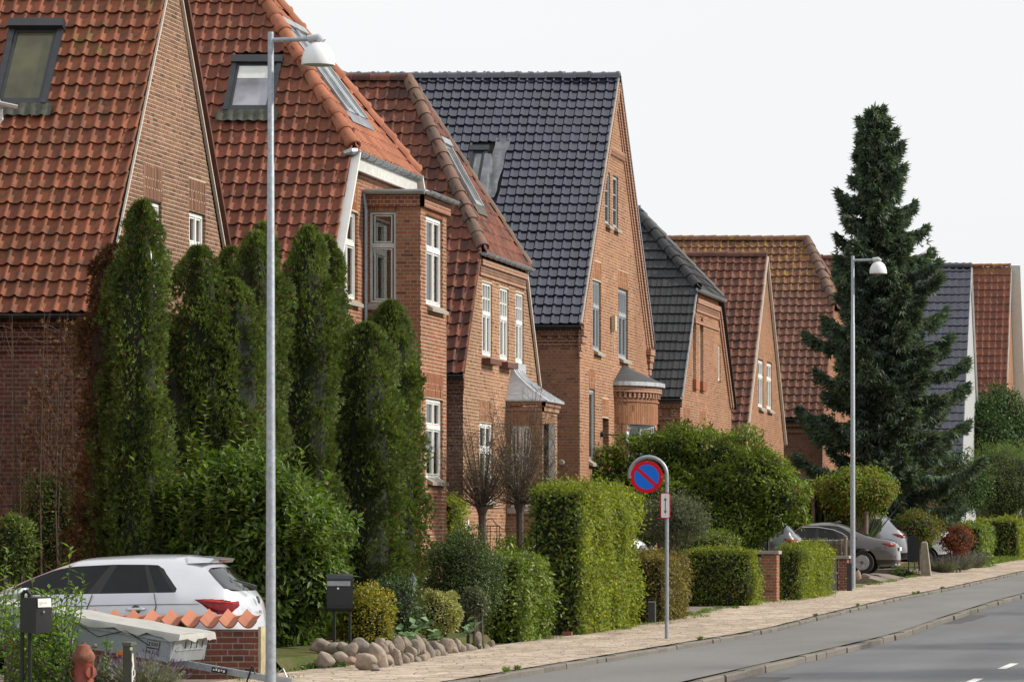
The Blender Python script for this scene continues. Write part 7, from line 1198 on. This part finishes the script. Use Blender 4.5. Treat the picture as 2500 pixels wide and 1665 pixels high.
m = MB(); y_ = pc.y-.012; m.add([(pc.x-.006,y_,pc.z-.085),(pc.x+.006,y_,pc.z-.085),(pc.x+.006,y_,pc.z+.085),(pc.x-.006,y_,pc.z+.085)], [(0,1,2,3)]); [m.add([(pc.x,y_,pc.z+s*.125),(pc.x-.026,y_,pc.z+s*.075),(pc.x,y_,pc.z+s*.09),(pc.x+.026,y_,pc.z+s*.075)], [(0,1,2),(0,2,3)]) for s in (1,-1)]; m.build('arrow', M_blackp, plq); m = MB(); [m.lathe([(.005,0),(.005,.004)], pc+Vector((0,-.01,s*.15)), 6, axis=(0,-1,0)) for s in (1,-1)]; m.build('bolts', M_galv, plq)
# short dark post by the rusty hedge
m = MB(); c = W(1592, 1535, 73.0); m.box(c.x-.06, c.x+.06, c.y-.06, c.y+.06, 0, ZP(1470,73.0)); m.add([(c.x-.07,c.y-.07,ZP(1470,73)),(c.x+.07,c.y-.07,ZP(1470,73)),(c.x+.07,c.y+.07,ZP(1467,73)),(c.x-.07,c.y+.07,ZP(1467,73))], [(0,1,2,3)]); o = m.build('gate_post', plain('dark_stone', (.055,.058,.06), .8, var=.3)); tag(o, 'short dark stone post in front of the rusty hedge', 'post')
# brick pillars, low wall, fence
def pillar(px0, px1, ytop, Y, label, bmx, cap=M_concrete, depth=.44, hid=None):
    a, b = W(px0, 0, Y).x, W(px1, 0, Y).x; g = G(Y); zt_ = ZP(ytop, Y); t = thing('brick_pillar', label, 'pillar', ((a+b)/2, Y, g)); brickwork(t, 'near_face', nearface(Y), [(a,g-.1),(b,g-.1),(b,zt_),(a,zt_)], [], bmx, M_mortard, 120, seed=int(px0)); brickwork(t, 'street_face', sideface(b), [(Y,g-.1),(Y,zt_),(Y+depth,zt_),(Y+depth,g-.1)], [], bmx, M_mortard, 40, seed=int(px0)+1)
    m = MB(); m.box(a+.01, b-.01, Y+.02, Y+depth-.02, g-.1, zt_-.01); m.build('core', M_mortard, t); m = MB(); m.box(a-.05, b+.05, Y-.05, Y+depth+.05, zt_, zt_+.07); m.build('cap_stone', cap, t); return t
pillar(1858, 1896, 1352, 88.4, 'red brick pillar with pale cap between two low hedges', M_brick2); pillar(2046, 2068, 1363, 101.2, 'weathered brick pillar end of the low grey wall', M_brickw)
w_ = thing('garden_wall', 'low grey rendered wall left of the far lamp post', 'wall', (-12.0, 101.5, .26)); m = MB(); x0_, x1_ = W(2015,0,101.4).x, W(2045,0,101.4).x; m.box(x0_, x1_, 101.3, 101.6, .15, ZP(1366,101.4)); m.build('wall', M_concrete, w_); m = MB(); m.box(x0_, x1_-.01, 101.25, 101.65, ZP(1366,101.4), ZP(1360,101.4)); m.build('coping', M_concrete, w_)
m = MB(); c = W(2074, 0, 100.6); m.box(c.x-.06, c.x+.06, c.y-.07, c.y+.07, .2, ZP(1374,100.6)); o = m.build('marker_post', plain('slate_post', (.035,.038,.042), .7, var=.2)); tag(o, 'narrow dark slate post leaning beside the far lamp post', 'post')
def wicker(pts, z0, z1, label, n):
    t = thing('wicker_fence', label, 'fence', (*pts[0][:2], z0)); rn = random.Random(n); a, b = Vector((*pts[0], 0)), Vector((*pts[1], 0))
    for i in range(n):
        p = a.lerp(b, (i+.5)/n); m = MB(); m.tube([(p.x+rn.uniform(-.01,.01), p.y, z0), (p.x+rn.uniform(-.02,.02), p.y+rn.uniform(-.01,.01), z1+rn.uniform(-.05,.03))], [.014,.009], 5); m.build('stick', M_wicker, t)
    for zz in (z0+.1, z1-.12): m = MB(); m.tube([(a.x,a.y-.02,zz),(b.x,b.y-.02,zz)], .012, 5); m.build('rail', M_wicker, t)
    return t
M_wicker = plain('wicker_stick', (.15,.115,.07), .8, var=.4, scale=8)
wicker([(W(1962,0,102).x,102),(W(2056,0,102).x,102)], .85, ZP(1316,102), 'wicker stick fence above the low wall in front of the grey sedan', 44); wicker([(W(2085,0,120.6).x,120.6),(W(2112,0,120.6).x,120.6)], 1.0, ZP(1262,120.6), 'short wicker fence panel between sedan and silver suv', 14)
for px_, yt__, Yp, r_, lb in ((2064, 1311, 101.9, .045, 'rounded fence post at the end of the wicker fence'), (1985, 1220, 121, .06, 'tall weathered wooden post above the dark car'), (2115, 1250, 120.5, .06, 'pale wooden fence post beside the maple')):
    c = W(px_, 0, Yp); t = MB(); g = G(Yp); t.lathe([(r_, g), (r_, ZP(yt__,Yp)-.03), (r_*1.15, ZP(yt__,Yp)-.02), (r_*1.1, ZP(yt__,Yp)+.02), (r_*.4, ZP(yt__,Yp)+.05)], (c.x, c.y, 0), 10); o = t.build('fence_post', M_wood); tag(o, lb, 'post')
# arched letter box and stone post by the lavender
al = thing('letter_box', 'dark blue black letter box with arched top on two thin legs', 'mailbox', W(2230, 1403, 124)); q = lambda x, y, d=0: W(x, y, 124+d); m = MB(); pts = [(2215,1369),(2215,1318)] + [(2229.5-14.5*math.cos(a), 1318-10*math.sin(a)) for a in np.linspace(.2, math.pi-.2, 9)] + [(2244,1318),(2244,1369)]
k = len(pts); m.add([q(x,y) for x,y in pts] + [q(x,y,.30) for x,y in pts], [tuple(range(k)), tuple(range(2*k-1,k-1,-1))] + [(i,(i+1)%k,(i+1)%k+k,i+k) for i in range(k)]); m.build('box', plain('navy_coat', (.010,.013,.020), .5), al)
for xq in (2218, 2243): m = MB(); m.box(q(xq-1.2,0).x, q(xq+1.2,0).x, 124.05, 124.09, .4, ZP(1368,124)); m.build('leg', M_blackp, al)
m = MB(); a0, a1 = q(2247,0).x, q(2269,0).x; zt_ = ZP(1321,124); m.add([(a0,124,.38),(a1+.05,124,.38),(a1+.05,124.35,.38),(a0,124.35,.38),(a0+.02,124.03,zt_-.05),(a1-.08,124.03,zt_-.05),(a1-.08,124.3,zt_-.05),(a0+.02,124.3,zt_-.05),(a0+.08,124.1,zt_),(a1-.13,124.1,zt_),(a1-.13,124.25,zt_),(a0+.08,124.25,zt_)], [(0,1,5,4),(1,2,6,5),(2,3,7,6),(3,0,4,7),(4,5,9,8),(5,6,10,9),(6,7,11,10),(7,4,8,11),(8,9,10,11)]); o = m.build('stone_post', plain('mossy_stone', (.25,.22,.17), .9, var=.3, scale=5, bump=.4)); tag(o, 'tapering mossy stone post beside the arched letter box', 'post')
# trellis, house number, wall lamp, cable box, small boulders, loose brick
tl_ = thing('trellis', 'thin rusty iron trellis frame by the left pollard tree', 'trellis', W(1195, 1400, 75.6)); q = lambda x, y: W(x, y, 75.6); M_rust = plain('rusty_iron', (.06,.03,.022), .85, var=.3)
for x_ in (1168, 1189, 1197, 1213, 1219): m = MB(); m.tube([q(x_,1400), q(x_,1284)], .008, 5); m.build('rod', M_rust, tl_)
m = MB(); m.tube([q(1168,1284), q(1220,1284)], .008, 5); m.tube([q(1168,1296), q(1290,1297)], .006, 5); m.build('crossbar', M_rust, tl_); m = MB(); m.tube([q(1140,1294), q(1155,1291), q(1170,1282), q(1190,1268), q(1200,1265), q(1212,1280), q(1230,1293), q(1244,1290)], .009, 5); m.build('scroll', M_rust, tl_)
hn = MB(); p = sideface(-16.3); mpbox(hn, p, 79.62, 79.98, 1.72, 1.92, .012, .025); hno = hn.build('number_plate', M_white, H3); text(hno, '38', (-16.3+.027, 79.8, 1.82), (math.radians(90), 0, math.radians(90)), .17, M_blackp)
wlmp = MB(); b0 = Vector((-15.98, 93.35, 3.95)); wlmp.lathe([(.07,0),(.06,.05)], b0, 12, axis=(1,0,0)); wlmp.tube([b0, b0+Vector((.55,.3,-.02)), b0+Vector((1.05,.55,-.03))], .018, 6); wl_t = thing('wall_lamp', 'dark twin-shade wall lamp on the tall gable house', 'lamp', tuple(b0)); wlmp.build('bracket', M_blackp, wl_t)
for off in (Vector((.52,.28,0)), Vector((.98,.52,0))): m = MB(); m.lathe([(.19,-.24),(.17,-.22),(.07,-.14),(.05,-.10),(.06,-.02),(.055,.05),(.02,.08)], b0+off, 14); m.build('shade', M_zinc, wl_t, smooth=True, angle=50)
m = MB(); c = Vector((-15.96, 94.75, 6.55)); m.box(c.x, c.x+.08, c.y-.10, c.y+.10, c.z-.17, c.z+.17); m.tube([c+Vector((.03,-.02,-.17)), c+Vector((.03,-.05,-.5)), c+Vector((.03,.02,-.75))], .012, 5); m.build('cable_box', plain('cream_box', (.50,.45,.33), .6), H4)
m = MB(); m.lathe([(.07,0),(.07,.03),(.05,.05)], (W(1371,1129,90.6)), 12, axis=(0,-1,0)); m.build('vent_cap', M_stone, H4)
for i, (a,b,Yq,w2,h2,lb) in enumerate(((1692,1513,76.4,.10,.04,'flat stone at the foot of the rusty hedge'),(1678,1512,76.0,.05,.04,'small stone beside the flat one'),(2093,1404,104.6,.11,.12,'rounded stone right of the far lamp post'),(2114,1405,106,.13,.06,'flatter stone beside the rounded one'))): tag(boulder(a, b, Yq, w2, h2, 0, 90+i), lb, 'stone')
m = MB(); c = W(1385, 1561, 65.0); m.box(c.x-.075, c.x+.075, c.y-.05, c.y+.05, .02, .08); o = m.build('loose_brick', M_brick4); tag(o, 'loose orange brick lying at the foot of the tall hedge', 'brick')
